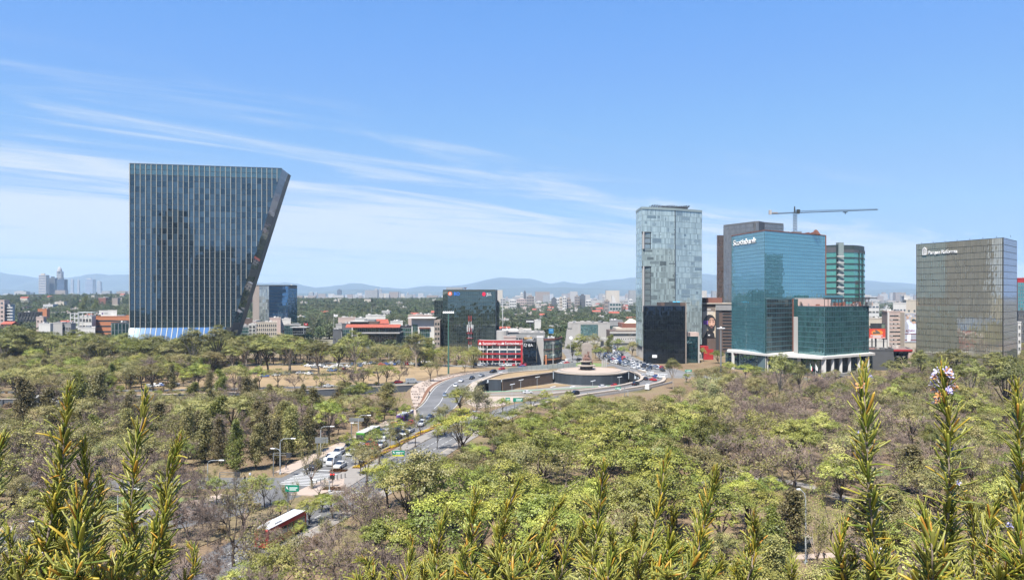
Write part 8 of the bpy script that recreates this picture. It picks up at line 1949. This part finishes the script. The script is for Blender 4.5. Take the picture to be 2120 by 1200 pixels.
# parked before the bank and along the parking street
for k in range(15):
    px = 986+k*7.2+r.uniform(-1,1)
    if 1058<px<1064:continue
    g = gp(px,757.5-abs(px -1040)*0.01);col = r.choice(['white','white','silver','black','red','blue','grey']);put_car(g.x,g.y,1.45+r.gauss(0,.06),r.choice(['sedan','hatch','suv']),col,0.03,look=f'{col} car parked in front of the red banded bank',group='cars parked by the bank',detail=False)
for px,py,col,kind in ((1158,756,'white','sedan'),(1167,753,'white','suv'),(1174,753,'red','sedan'),(1178,750,'white','van'),(1105,758,'black','sedan'),(1200,747,'black','suv')):g = gp(px,py);put_car(g.x,g.y,0.5+r.random(),kind,col,0.03,look=f'{col} {kind} near the pale glass corner office',group='cars by the corner office',detail=False)
for k in range(26):
    px = 640+k*10+r.uniform(-3,3);py = 760-k*0.3+r.uniform(-3,3);g = gp(px,py);col = r.choice(['white','white','silver','black','red','blue','grey']);put_car(g.x,g.y,0.1+r.gauss(0,.1)+(1.5 if r.random()<.4 else 0),r.choice(['sedan','hatch','suv']),col,0.03,look=f'{col} car parked beyond the dry meadow',group='cars parked beyond the meadow',detail=False)
for px,py,col in ((548,780,'blue'),(571,778,'white'),(590,776,'grey'),(622,774,'white'),(640,775,'white'),(686,769,'blue'),(697,768,'blue'),(712,766,'red'),(310,802,'silver'),(322,800,'white'),(335,799,'blue'),(352,797,'red'),(362,797,'white'),(150,768,'white'),(160,767,'grey'),(85,826,'white'),(100,822,'silver'),(112,834,'white')):g = gp(px,py);put_car(g.x,g.y,0.15+r.gauss(0,.1),r.choice(['sedan','hatch','suv']),col,0.03,look=f'{col} car parked at the left edge of the dry meadow' if px>400 else f'{col} car among the left trees',group='cars among the left trees',detail=False)
for k in range(9):px = 1590+k*25+r.uniform(-8,8);g = gp(px,786+r.uniform(-3,4));col = r.choice(['white','silver','black','grey','red']);put_car(g.x,g.y,0.1+r.gauss(0,.2),'sedan',col,0.03,look=f'{col} sedan parked below the white canopy podium',group='cars parked below the podium',detail=False)
# avenue: cars waiting at the crosswalk
car_px(652,970,lr,'suv','black',rev=True,z=0.03,label='black off-road car waiting at the crosswalk',group='cars waiting on the avenue');car_px(684,953,lr,'suv','white',rev=True,label='white off-road car behind the black one at the crosswalk',group='cars waiting on the avenue');car_px(691,960,lr,'van','white',rev=True,label='white minibus waiting at the crosswalk',group='cars waiting on the avenue');car_px(704,967,lr,'sedan','white',rev=True,label='white saloon nearest the median at the crosswalk',group='cars waiting on the avenue')
jm = [p for p in lr if 186<p.y<238];L0 = 0
for lane in range(3):
    for k in range(11):
        y = 188+k*5.4+r.uniform(-.6,.6);i = idx(lr,y);d = (lr[min(i+1,len(lr)-1)]-lr[i]).normalized();p = lr[i]+d*(y -lr[i].y);q = p+Vector((-d.y,d.x,0))*(3.6-lane*3.5)
        if (lane==0 and (199<y<212 or y>228)) or r.random()<0.12:continue
        col = r.choice(['white','white','silver','black','red','grey','blue','tan']);put_car(q.x,q.y,math.atan2(d.y,d.x)+math.pi,r.choice(['sedan','hatch','suv']),col,0.03,look=f'{col} car queued on the avenue',group='cars queued on the avenue')
PAINTM['purple'] = mat('bus_paint_purple',(0.11,0.06,0.24),0.35,0.03);PAINTM['green'] = mat('bus_paint_green',(0.06,0.2,0.03),0.35,0.03);PAINTM['bus red'] = mat('bus_paint_red',(0.36,0.03,0.03),0.35,0.05)
def on_lane(y,off):i = idx(lr,y);d = (lr[min(i+1,len(lr)-1)]-lr[i]).normalized();p = lr[i]+d*(y -lr[i].y);return p+Vector((-d.y,d.x,0))*off,math.atan2(d.y,d.x)
p,a = on_lane(236,3.2);put_car(p.x,p.y,a+math.pi,'bus','purple',0.03,label='purple bus at the far end of the avenue queue');p,a = on_lane(206,3.6);put_car(p.x,p.y,a+math.pi,'bus','green',0.03,label='bright green bus in the avenue queue behind the trees')
p = Vector((-38.0,123.5,0));a = hd(rr,p);put_car(p.x,p.y,a+0.0,'bus','bus red',0.03,label='red bus with white roof behind the bare trees in the lower left')
landmark('red bus',580,1085);landmark('crosswalk',640,990);landmark('white minibus',691,948);landmark('purple bus',885,862);landmark('green bus',785,915)
# sunshade over the street stall
def stall():
    g = gp(742,938);t = thing('sunshade','lilac round sunshade over a street stall beside the avenue queue','sunshade',(g.x,g.y,0));mb = MB();mb.tube([(g.x,g.y,0),(g.x,g.y,2.6)],0.05,6);part('pole',mb,[METAL],t)
    mb = MB();n = 12;mb.v = [(g.x,g.y,3.2)]+[(g.x+1.7*math.cos(2*math.pi*k/n),g.y+1.7*math.sin(2*math.pi*k/n),2.5) for k in range(n)];mb.f = [(0,1+k,1+(k+1)%n) for k in range(n)];mb.m = [0]*n;part('canopy',mb,[mat('lilac_cloth',(0.45,0.33,0.62),0.8)],t)
    s = thing('stall','small purple market stall under the lilac sunshade','stall',(g.x+0.3,g.y,0));mb = MB();mb.box(g.x -0.9,g.x+0.9,g.y -0.5,g.y+0.5,0.7,0.95);part('counter',mb,[mat('stall_purple',(0.16,0.05,0.3),0.7)],s)
    for sx in (-0.8,0.8):
        for sy in (-0.4,0.4):mb = MB();mb.bar((g.x+sx,g.y+sy,0),(g.x+sx,g.y+sy,0.699),0.06,0.06);part('leg',mb,[METAL],s)
stall()
# ------------------------------------------------------------------ people
SKIN = mat('skin',(0.36,0.21,0.15),0.7,0.05)
CL = {k:mat('cloth_'+k,c,0.9,0.1) for k,c in {'black':(0.02,0.02,0.022),'white':(0.6,0.6,0.6),'navy':(0.03,0.045,0.1),'grey':(0.18,0.18,0.19),'red':(0.4,0.04,0.04),'jeans':(0.07,0.1,0.18)}.items()}
def person(x,y,z,head,stride,top,legs,label,hair='black',sit=False):
    """a walking figure grown as one skinned body, with clothing as its own shells"""
    t = thing('person',label,'person',(x,y,z),None,head);ORI[t.name] = (0,0,0)
    J = {'pelvis':(0,0,.95),'waist':(0,0.0,1.1),'chest':(0.03,0,1.32),'neck':(0.03,0,1.48),'chin':(0.05,0,1.55),'crown':(0.04,0,1.72)}
    E = [('pelvis','waist'),('waist','chest'),('chest','neck'),('neck','chin'),('chin','crown')]
    Rr = {'pelvis':.14,'waist':.125,'chest':.155,'neck':.055,'chin':.085,'crown':.085}
    for s,n in ((1,'l'),(-1,'r')):
        f = stride*s
        if sit:K = {'hip':(0,.1*s,.92),'knee':(.42,.2*s,.8),'ankle':(.3,.22*s,.35),'toe':(.48,.22*s,.3)}
        else:K = {'hip':(0,.1*s,.92),'knee':(.1*f+.05,.1*s,.5),'ankle':(.3*f,.1*s,.08+(.08 if f<0 else 0)),'toe':(.3*f+.18,.11*s,.04+(.02 if f<0 else 0))}
        A = {'sh':(.03,.2*s,1.42),'el':(.02-.12*f+(.25 if sit else 0),.27*s,1.14),'wr':(-.18*f+.08+(.4 if sit else 0),.27*s,.9+(.15 if sit else 0)),'hand':(-.2*f+.11+(.42 if sit else 0),.27*s,.8+(.22 if sit else 0))}
        for d,rr_ in ((K,{'hip':.11,'knee':.07,'ankle':.045,'toe':.04}),(A,{'sh':.07,'el':.05,'wr':.035,'hand':.04})):
            for k,v in d.items():J[n+k] = v;Rr[n+k] = rr_[k]
        E += [('pelvis',n+'hip'),(n+'hip',n+'knee'),(n+'knee',n+'ankle'),(n+'ankle',n+'toe'),('chest',n+'sh'),(n+'sh',n+'el'),(n+'el',n+'wr'),(n+'wr',n+'hand')]
    ks = list(J);me = bpy.data.meshes.new('body');me.from_pydata([J[k] for k in ks],[(ks.index(a),ks.index(b)) for a,b in E],[]);o = bpy.data.objects.new('tmp',me);COL.objects.link(o)
    sk = o.modifiers.new('s','SKIN');lay = me.skin_vertices[0] if me.skin_vertices else None
    if lay is None:
        bm = bmesh.new();bm.from_mesh(me);bm.verts.layers.skin.verify();bm.to_mesh(me);bm.free();lay = me.skin_vertices[0]
    for i,k in enumerate(ks):lay.data[i].radius = (Rr[k],Rr[k]);lay.data[i].use_root = (k=='pelvis')
    o.modifiers.new('d','SUBSURF').levels = 1
    dg = bpy.context.evaluated_depsgraph_get();b = bpy.data.meshes.new_from_object(o.evaluated_get(dg));bpy.data.objects.remove(o)
    b.name = 'body';b.materials.clear()
    for m in (SKIN,CL[top],CL[legs],CL[hair]):b.materials.append(m)
    for p in b.polygons:
        c = p.center;p.use_smooth = True
        p.material_index = 3 if (c.z>1.64 or (c.z>1.56 and c.x<0.02)) or c.z<.09 and not sit else (0 if c.z>1.46 or (abs(c.y)>.2 and c.z<0.98 and c.z>.74) else (1 if c.z>.93 else 2))
    link('body',b,t);return t
g = gp(592,972);person(g.x,g.y,0.12,0.3,0.8,'black','jeans','person in dark clothes walking on the pavement beside the crosswalk');g = gp(507,1000);person(g.x,g.y,0.03,2.6,0.7,'black','black','person in black crossing the street left of the crosswalk')
g = gp(518,992);person(g.x,g.y,0.03,2.4,0.5,'white','grey','person in white top at the left edge of the cross street');g = gp(1706,1163);person(g.x,g.y,0.02,0.2,0.9,'black','black','person in black walking along the park path, lower right')
g = gp(863,858);person(g.x,g.y,0.13,1.9,0.7,'black','black','person in black at the near tip of the pale plaza');g = gp(867,828);person(g.x,g.y,0.13,1.9,0.6,'grey','black','person in grey walking up the pale plaza');g = gp(889,818);person(g.x,g.y,0.13,1.6,0.6,'black','jeans','person in dark clothes beside the planting strip of the plaza')
g = gp(1700,797);person(g.x,g.y,0.02,0.4,0.6,'white','navy','person in white shirt below the white canopy podium');g = gp(1095,778) if False else gp(1006,762);person(g.x,g.y,0.03,0.4,0.6,'navy','navy','person in navy by the road before the red banded bank')
def motorbike():
    g = gp(633,982);x,y = g.x,g.y;t = thing('motorbike','white motorbike standing on the crosswalk in front of the black off-road car','motorbike',(x,y,0.03),None,4.5);ORI[t.name] = (0,0,0)
    for wx_ in (0.65,-0.65):
        mb = MB();n = 14;pts = [(wx_+0.3*math.cos(2*math.pi*k/n),0,0.32+0.3*math.sin(2*math.pi*k/n)) for k in range(n+1)];mb.tube(pts,0.06,6,cap=False);part('wheel',mb,[TYRE],t)
    mb = MB();mb.hull8([(-.6,-.12,.5),(.45,-.12,.45),(.45,.12,.45),(-.6,.12,.5),(-.75,-.13,.82),(.3,-.14,.95),(.3,.14,.95),(-.75,.13,.82)]);part('body',mb,[PAINTM['white']],t);mb = MB();mb.box(-.7,.05,-.14,.14,.83,.92);part('seat',mb,[TYRE],t)
    mb = MB();mb.tube([(.65,0,.35),(.45,0,1.05)],.04,6);mb.tube([(.42,-.35,1.1),(.45,0,1.05),(.42,.35,1.1)],.025,6);part('fork',mb,[METAL],t);mb = MB();mb.box(-1.0,-.68,-.2,.2,.85,1.2);part('top_box',mb,[PAINTM['white']],t)
    person(x -0.25*math.cos(4.5),y -0.25*math.sin(4.5),0.03,4.5,0,'navy','navy','rider in dark jacket on the white motorbike at the crosswalk',sit=True)
motorbike()
# ------------------------------------------------------------------ the terrace the picture is taken from, and its rosemary
def terrace():
    t = thing('terrace_building','stone terrace building under the viewpoint, below the rosemary','building',(0,-8,0));mb = MB();mb.box(-22,22,-26,1.75,0,38.2);part('wall',mb,[W_CREAM],t)
    mb = MB();mb.box(-22.2,22.2,-26,1.9,38.2,38.5);part('terrace_slab',mb,[PAVEG],t)
    p = thing('planter','long grey planter box holding the rosemary at the terrace edge','planter',(0,1.3,38.5));mb = MB()
    mb.box(-3,3,0.72,0.78,38.5,39.2);mb.box(-3,3,1.78,1.84,38.5,39.2);mb.box(-3,-2.94,0.78,1.78,38.5,39.2);mb.box(2.94,3,0.78,1.78,38.5,39.2);part('box',mb,[W_GREY],p);mb = MB();mb.box(-2.93,2.93,0.79,1.77,38.6,39.12);part('soil',mb,[SOIL],p)
terrace()
def needle_mat(name,island):
    m = bpy.data.materials.new(name);m.use_nodes = True;nt = m.node_tree;N = nt.nodes.new;L = nt.links.new;b = nt.nodes['Principled BSDF'];b.inputs['Roughness'].default_value = 0.42;b.inputs['Specular IOR Level'].default_value = 0.45
    src = N('ShaderNodeNewGeometry').outputs['Random Per Island'] if island else N('ShaderNodeObjectInfo').outputs['Random']
    at = N('ShaderNodeAttribute');at.attribute_name = 'along'
    r = N('ShaderNodeValToRGB');e = r.color_ramp.elements;e[0].position = 0;e[0].color = (0.075,0.115,0.02,1);e[1].position = 1;e[1].color = (0.46,0.19,0.03,1)
    for p,c in ((0.25,(0.125,0.165,0.02)),(0.5,(0.2,0.22,0.025)),(0.76,(0.31,0.28,0.03)),(0.9,(0.42,0.29,0.03))):q = e.new(p);q.color = (*c,1)
    L(src,r.inputs[0])
    tip = N('ShaderNodeMix');tip.data_type = 'RGBA';mr = N('ShaderNodeMapRange');L(at.outputs['Fac'],mr.inputs[0]);mr.inputs[1].default_value = 0.75;mr.inputs[2].default_value = 1.0;mr.inputs[4].default_value = 0.55;L(mr.outputs[0],tip.inputs[0]);L(r.outputs[0],tip.inputs[6]);tip.inputs[7].default_value = (0.52,0.43,0.08,1)
    bf = N('ShaderNodeMix');bf.data_type = 'RGBA';g = N('ShaderNodeAttribute');g.attribute_name = 'under';L(g.outputs['Fac'],bf.inputs[0]);L(tip.outputs[2],bf.inputs[6]);bf.inputs[7].default_value = (0.27,0.27,0.06,1)
    L(bf.outputs[2],b.inputs['Base Color'])
    t = N('ShaderNodeBsdfTranslucent');L(bf.outputs[2],t.inputs['Color']);mx = N('ShaderNodeMixShader');mx.inputs[0].default_value = 0.25;out = nt.nodes['Material Output'];L(b.outputs[0],mx.inputs[1]);L(t.outputs[0],mx.inputs[2]);L(mx.outputs[0],out.inputs['Surface']);return m
NM1,NM2 = needle_mat('rosemary_needle',False),needle_mat('rosemary_needles',True)
STEM = mat('rosemary_stem',(0.21,0.165,0.135),0.9,0.25,60.0);FLOW = mat('rosemary_flower',(0.36,0.34,0.55),0.7,0.15,40.0);CALYX = mat('dry_calyx',(0.42,0.20,0.08),0.8,0.3,60.0);FLOWW = mat('rosemary_flower_pale',(0.46,0.44,0.5),0.7,0.1,40.0)
def needle_geo(curve,wid):
    """unit needle along +Z curving towards +X: rolled leaf with a raised midrib, 3 segments, rounded tip"""
    V = [];Fc = [];al = [];un = []
    st = [(0,0.55),(0.3,1.0),(0.7,0.95),(0.93,0.7)]
    for t,w in st:
        x = curve*t*t;V += [(x+0.02,-wid*w,t),(x -0.02,0,t),(x+0.02,wid*w,t),(x+0.045,0,t)]
    V.append((curve+0.01,0,1.0))
    for k in range(3):
        a = k*4
        for q in range(4):r = (q+1)%4;Fc.append((a+q,a+r,a+4+r,a+4+q));al.append((st[k][0]+st[k+1][0])/2);un.append(1.0 if q>=2 else 0.0)
    for q in range(4):r = (q+1)%4;Fc.append((12+q,12+r,16));al.append(0.98);un.append(0.6 if q>=2 else 0.0)
    return V,Fc,al,un
GEO = [needle_geo(c,w) for c,w in ((0.10,0.066),(0.22,0.072),(-0.05,0.062),(0.32,0.07))]
NME = []
for V,Fc,al,un in GEO:
    me = bpy.data.meshes.new('needle');me.from_pydata(V,[],Fc);me.materials.append(NM1);a = me.attributes.new('along','FLOAT','FACE');a.data.foreach_set('value',al);a = me.attributes.new('under','FLOAT','FACE');a.data.foreach_set('value',un);me.polygons.foreach_set('use_smooth',[True]*len(Fc));NME.append(me)
def flower_mesh():
    mb = MB();r = random.Random(2)
    for k in range(5):
        a = k*1.26;d = Vector((math.cos(a),math.sin(a),0.7));s = Vector((-math.sin(a),math.cos(a),0))*0.32;p = d*0.25;q = d*0.95+Vector((0,0,0.2));mb.face([p -s*0.5,p+s*0.5,q+s,q -s]);mb.face([q -s,q+s,q+d*0.3-Vector((0,0,.2))+s*.4,q+d*0.3-Vector((0,0,.2))-s*.4])
    mb.tube([(0,0,-.5),(0,0,.3)],[.16,.24],6,cap=False);return mb
FLM = [flower_mesh().mesh('flower',[m]) for m in (FLOW,FLOWW,CALYX)]
SHOOTS = [  # clump, photo column and row of the tip, distance, needle length scale, lean of the stem (photo columns at row 1200), flowers
 (0,8,888,0.98,1.1,-14,0),(0,142,790,1.0,1.0,-62,0),(0,172,900,1.02,0.95,-20,0),(0,158,1012,0.86,1.3,4,0),(0,206,968,1.1,0.9,-20,0),(0,98,1020,1.0,1.0,-12,1),(0,40,1120,0.9,1.0,-8,1),(0,70,1085,1.05,0.9,10,0),(0,10,1070,1.05,0.9,12,0),(0,128,1110,0.95,0.9,-22,0),
 (1,302,800,1.02,1.0,-46,1),(1,370,888,1.0,1.0,-48,0),(1,268,1044,0.9,1.1,-14,1),(1,392,1112,1.15,0.8,-4,0),(1,330,1085,1.1,0.85,-30,0),(1,225,1100,1.0,0.9,-22,0),(1,300,1135,0.95,0.9,4,0),(1,190,1135,1.0,0.9,8,0),
 (2,740,1145,1.2,0.8,2,0),(2,850,1098,1.15,0.85,-10,0),(2,928,1036,1.15,0.85,-30,0),(2,986,1004,1.1,0.95,-8,0),(2,895,1110,1.2,0.8,-26,0),(2,815,1165,1.2,0.8,-6,0),(2,950,1140,1.05,0.9,-20,0),
 (3,1078,978,1.15,0.9,-46,0),(3,1112,1085,1.05,0.95,-70,0),(3,1168,1020,1.2,0.85,-80,0),(3,1028,1090,1.15,0.85,-10,0),(3,1148,1075,1.15,0.85,-30,0),(3,1060,1150,1.1,0.85,6,0),(3,1120,1150,1.1,0.85,-14,0),
 (4,1252,944,1.05,1.0,-34,0),(4,1382,918,1.15,0.85,-62,0),(4,1392,1038,1.1,0.95,-36,0),(4,1316,1058,1.2,0.75,-40,1),(4,1482,955,1.05,1.0,-50,0),(4,1235,1125,1.0,1.0,10,0),(4,1420,1120,1.1,0.9,-16,0),(4,1460,1095,1.15,0.85,-24,0),(4,1340,1135,1.1,0.85,-10,0),(4,1210,1060,1.15,0.85,24,0),
 (2,770,1175,1.1,0.9,4,0),(2,870,1160,1.05,0.9,8,0),(2,905,1150,1.0,0.95,-4,0),(2,975,1120,1.0,1.0,6,0),(3,1010,1140,1.0,1.0,8,0),(3,1095,1120,0.95,1.0,-34,0),(3,1145,1120,0.95,1.0,-44,0),(3,1050,1060,1.05,0.95,-8,0),(4,1185,1100,1.0,1.0,-30,0),(4,1265,1085,0.98,1.0,-8,0),(4,1300,1120,1.0,1.0,-20,0),(4,1365,1085,1.0,1.0,-40,0),(4,1405,1160,0.95,1.0,-14,0),(4,1490,1140,1.0,1.0,-22,0),(4,1440,1050,1.05,0.95,-34,0),(0,120,930,1.05,0.95,-36,0),(0,150,1150,0.85,1.1,-12,0),(1,262,1120,0.9,1.0,-20,0),(1,350,1000,1.0,1.0,-34,0),(6,1800,1110,0.95,1.0,10,0),(7,1965,1040,1.0,1.0,8,0),(7,1890,1130,0.9,1.1,8,0),(8,2075,1130,0.95,1.1,6,0),
 (5,1556,1046,1.1,0.95,-6,0),(5,1636,1130,1.15,0.85,0,0),(5,1566,1060,1.15,0.85,-16,0),(5,1530,1150,1.1,0.85,6,0),
 (6,1790,738,0.98,1.05,22,1),(6,1752,1062,1.0,1.0,4,0),(6,1765,1130,1.0,0.9,-14,0),(6,1826,1085,1.1,0.85,10,0),(6,1718,1150,1.05,0.9,8,0),(6,1848,1140,1.05,0.9,6,0),
 (7,1950,742,1.0,1.05,4,2),(7,1910,1040,0.88,1.25,12,1),(7,2000,1008,1.1,0.85,20,1),(7,1985,1100,1.1,0.85,-10,0),(7,2030,1140,1.05,0.9,-4,0),(7,1942,1150,1.0,0.9,4,0),
 (8,2108,780,1.0,1.1,-10,1),(8,2088,1005,1.05,1.0,-30,0),(8,2060,1090,1.0,1.0,6,0),(8,2115,1040,0.95,1.1,0,0)]
BL = ['rosemary bush at the far left edge, with the tall slanting shoot','rosemary bush second from the left with two tall thin shoots','low rosemary bush left of the middle, tips below the big olive tree','rosemary bush in the bottom middle with crossing slanted shoots','wide rosemary bush right of the middle with four tall shoots','small low rosemary bush between the middle and right rosemary','tall rosemary bush before the white canopy podium','rosemary bush with pale blue flowers at its tall tip, right','rosemary bush cut off by the right edge']
def rosemary():
    rg = random.Random(31);bushes = {};bases = {}
    for c in range(9):
        sh = [s for s in SHOOTS if s[0]==c];px = sum(s[1]+s[5] for s in sh)/len(sh);b = Vector((wx(px,1.15),1.2,39.12));bases[c] = b
        t = thing('rosemary_bush',BL[c],'rosemary bush',tuple(b));bushes[c] = t
        st = MB();st.tube([b -Vector((0,0,0.05)),b+Vector((0.01,0,0.1))],[0.014,0.011],8);part('base_stem',st,[STEM],t,smooth=True)
    for c in range(9):
        cand = [];t = bushes[c];o = Vector(ORI[t.name])
        for (_,px,py,Y,k,lean,fl) in [s for s in SHOOTS if s[0]==c]:
            tip = Vector((wx(px,Y),Y,wz(py+14,Y)));mid0 = Vector((wx(px+lean,Y),Y+rg.uniform(-.01,.01),wz(1200,Y)));b = bases[c]
            P = [b+Vector((0,0,0.05)),b.lerp(mid0,0.5)+Vector((0,0,-0.03)),mid0]
            n = 7
            bend = Vector((rg.uniform(-.016,.016),rg.uniform(-.02,.02),0));zz = tip -mid0
            P += [mid0+zz*(i/n)+bend*math.sin(math.pi*i/n)+Vector((rg.gauss(0,.0012),rg.gauss(0,.0012),0)) for i in range(1,n+1)]
            L_ = [0]
            for a,q in zip(P,P[1:]):L_.append(L_[-1]+(q -a).length)
            rad = [0.0034-0.0024*l/L_[-1] for l in L_];st = MB();st.tube(P,rad,7);shoot = part('shoot',st,[STEM],t,smooth=True)
            at = lambda s:next((P[i].lerp(P[i+1],(s -L_[i])/(L_[i+1]-L_[i])),(P[i+1]-P[i]).normalized()) for i in range(len(P)-1) if s<=L_[i+1]+1e-9)
            s = max(L_[2]-0.02,L_[-1]-0.52);ph = rg.random()*6.28;node = 0
            while s<L_[-1]-0.001:
                f = (L_[-1]-s)/0.32;p,d = at(s);u = d.cross(Vector((0,1,0.1))).normalized();v = d.cross(u)
                whorl = 4 if f<0.9 else (3 if rg.random()<0.75 else 2)
                for q in range(whorl):
                    if rg.random()<0.1:continue
                    a = ph+6.283*q/whorl+rg.gauss(0,0.25);rdl = (u*math.cos(a)+v*math.sin(a));tipf = max(0.0,1-f*2.6)
                    el = rg.gauss(0.72,0.26)+0.55*tipf -0.25*min(1,f*0.6);dr = (rdl*math.cos(el)+d*math.sin(el)).normalized()
                    ln = 0.0275*k*rg.uniform(0.6,1.25)*(0.45+0.55*min(1,f*4.5))*(1 if f<1 else 0.92)
                    xa = (rdl -dr*rdl.dot(dr));xa =-xa.normalized() if rg.random()<0.8 else xa.normalized();ya = dr.cross(xa)
                    M = Matrix((xa*ln,ya*ln,dr*ln)).transposed().to_4x4();M.translation = p+rdl*0.0022
                    cand.append((f+rg.uniform(0,0.15),shoot,M,rg.randrange(4)))
                if rg.random()<0.16 and f>0.3:     # a short side sprig in the axil
                    a = rg.random()*6.28;rdl = u*math.cos(a)+v*math.sin(a);e = p+rdl*0.012+d*0.01
                    for q in range(6):
                        dr = (rdl*rg.uniform(.2,.9)+d*rg.uniform(.5,1.2)+rv(rg,.35)).normalized();ln = 0.014*k*rg.uniform(.7,1.2);xa = dr.orthogonal().normalized();M = Matrix((xa*ln,dr.cross(xa)*ln,dr*ln)).transposed().to_4x4();M.translation = e -rdl*0.008;cand.append((f+0.6,shoot,M,rg.randrange(4)))
                flw = (fl==2 and (f<0.16 or rg.random()<0.10)) or (fl==1 and rg.random()<0.05) or rg.random()<0.003
                if flw and f>0.02:
                    for q in range(3 if fl==2 and f<0.16 else 1):
                        a = rg.random()*6.28;rdl = u*math.cos(a)+v*math.sin(a);dd = (rdl+d*0.6).normalized();sc = 0.0042*rg.uniform(.7,1.25)*k;xa = dd.orthogonal().normalized();M = Matrix((xa*sc,dd.cross(xa)*sc,dd*sc)).transposed().to_4x4();M.translation = p+rdl*rg.uniform(0.006,0.012)-o
                        fo = link('flower',FLM[rg.choice([0,1,1,2,2]) if f<0.2 else rg.choice([0,1])],shoot);fo.matrix_local = M
                ph += 0.785+rg.gauss(0,0.1);s += 0.0048*k*(0.55 if f<0.12 else 1.0)*rg.uniform(0.85,1.15);node += 1
        cand.sort(key=lambda q:q[0]);rest = {}
        for i,(f,shoot,M,v) in enumerate(cand):
            if i<300:
                M2 = M.copy();M2.translation = M.translation -o;q = link('needle',NME[v],shoot);q.matrix_local = M2
            else:rest.setdefault(shoot.name,(shoot,[]))[1].append((M,v))
        for shoot,items in rest.values():
            V = [];Fc = [];al = [];un = []
            for M,v in items:
                i0 = len(V);g = GEO[v];V += [tuple(M @ Vector(p)-o) for p in g[0]];Fc += [tuple(i0+q for q in f) for f in g[1]];al += g[2];un += g[3]
            me = bpy.data.meshes.new('needles');me.from_pydata(V,[],Fc);me.materials.append(NM2);a = me.attributes.new('along','FLOAT','FACE');a.data.foreach_set('value',al);a = me.attributes.new('under','FLOAT','FACE');a.data.foreach_set('value',un);me.polygons.foreach_set('use_smooth',[True]*len(Fc))
            q = link('needles',me,shoot);q['kind'] = 'stuff'
rosemary()
for n,px,py in (('tall left rosemary tip',140,800),('second tall left rosemary tip',302,810),('tall middle rosemary tip',1252,955),('tall rosemary tip before the podium',1790,750),('flowering rosemary tip',1950,755),('slanted rosemary tip in the middle',1078,985),('right middle rosemary tip',1482,962),('low rosemary tip left of the middle',986,1012),('upright rosemary tip at the left edge',10,895),('short rosemary tip right of the left pair',370,895),('small rosemary tip right of the middle',1556,1055),('flowering low rosemary tip',1910,1045)):landmark(n,px,py)
for n,px,py in (('umbrella-shaped tree',1241,890),('big dense dark green tree',1468,920),('big dark leafless tree',484,1080),('tall eucalyptus before the podium',1612,780),('dry meadow',700,785),('pale willow',982,835),('pale plaza',870,820),('domed green tree by the avenue',682,870),('sunken road',750,810),('big olive tree in the middle',865,1020),('path walker in black',1706,1150),('large eucalyptus at the right edge',2078,800),('orange clad office',230,668),('near bridge',1240,812),('cross street',470,998),('wooded ridge',200,610),('rounded skyline tower',122,575),('beige windowed office',552,685),('teal skyline block',1274,630),('ribbed skyline towers',1168,625)):landmark(n,px,py)
# ------------------------------------------------------------------ what every thing is called
def finish_labels():
    ORD = ['nearest','second nearest','third nearest','fourth nearest','fifth nearest','sixth nearest','seventh nearest','eighth nearest','ninth nearest','tenth nearest','eleventh nearest','twelfth nearest']+[f'{n}th nearest' for n in range(13,60)]
    used = {o['label'] for o,*_ in ((a,) for a in ALL) if 'label' in o}
    buckets = {}
    for o,look,cat,group,px,py in PEND:
        best = min(((k,v) for k,v in LM.items() if k not in look and not (k=='traffic light on the crossing island' and 'crossing island' in look) and not ('median' in k and 'median' in look)),key=lambda kv:math.hypot(kv[1][0]-px,(kv[1][1]-py)*1.3));n,(lx,ly) = best;dx,dy = px -lx,(py -ly)*1.3
        rel = 'left of' if dx<0 and abs(dx)>=abs(dy) else 'right of' if abs(dx)>=abs(dy) else 'above' if dy<0 else 'below'
        buckets.setdefault((look,rel,n),[]).append((math.hypot(dx,dy),o,cat,group))
    for (look,rel,n),L_ in buckets.items():
        L_.sort(key=lambda q:q[0])
        for i,(d,o,cat,group) in enumerate(L_):
            if len(L_)==1:s = f'{look} {rel} the {n}'
            else:s = f'{look}, {ORD[i]} {rel} the {n}'
            if len(s.split())>16:s = s.replace(' with flat roof among trees','').replace(' among trees','').replace('with bleached limbs ','').replace(' on the hazy skyline','')
            if len(s.split())>16:s = s.replace(' in the sunken pit','').replace(' on the crossing island','',1).replace(' parked in front of the red banded bank',' parked by the bank').replace(' parked below the white canopy podium',' parked below the podium').replace(' parked at the left edge of the dry meadow',' at the meadow edge')
            if len(s.split())>16:s = ' '.join(s.split()[:16])
            k = s
            if k in used:k = s+', again'
            used.add(k);tag(o,k,cat,group)
finish_labels()
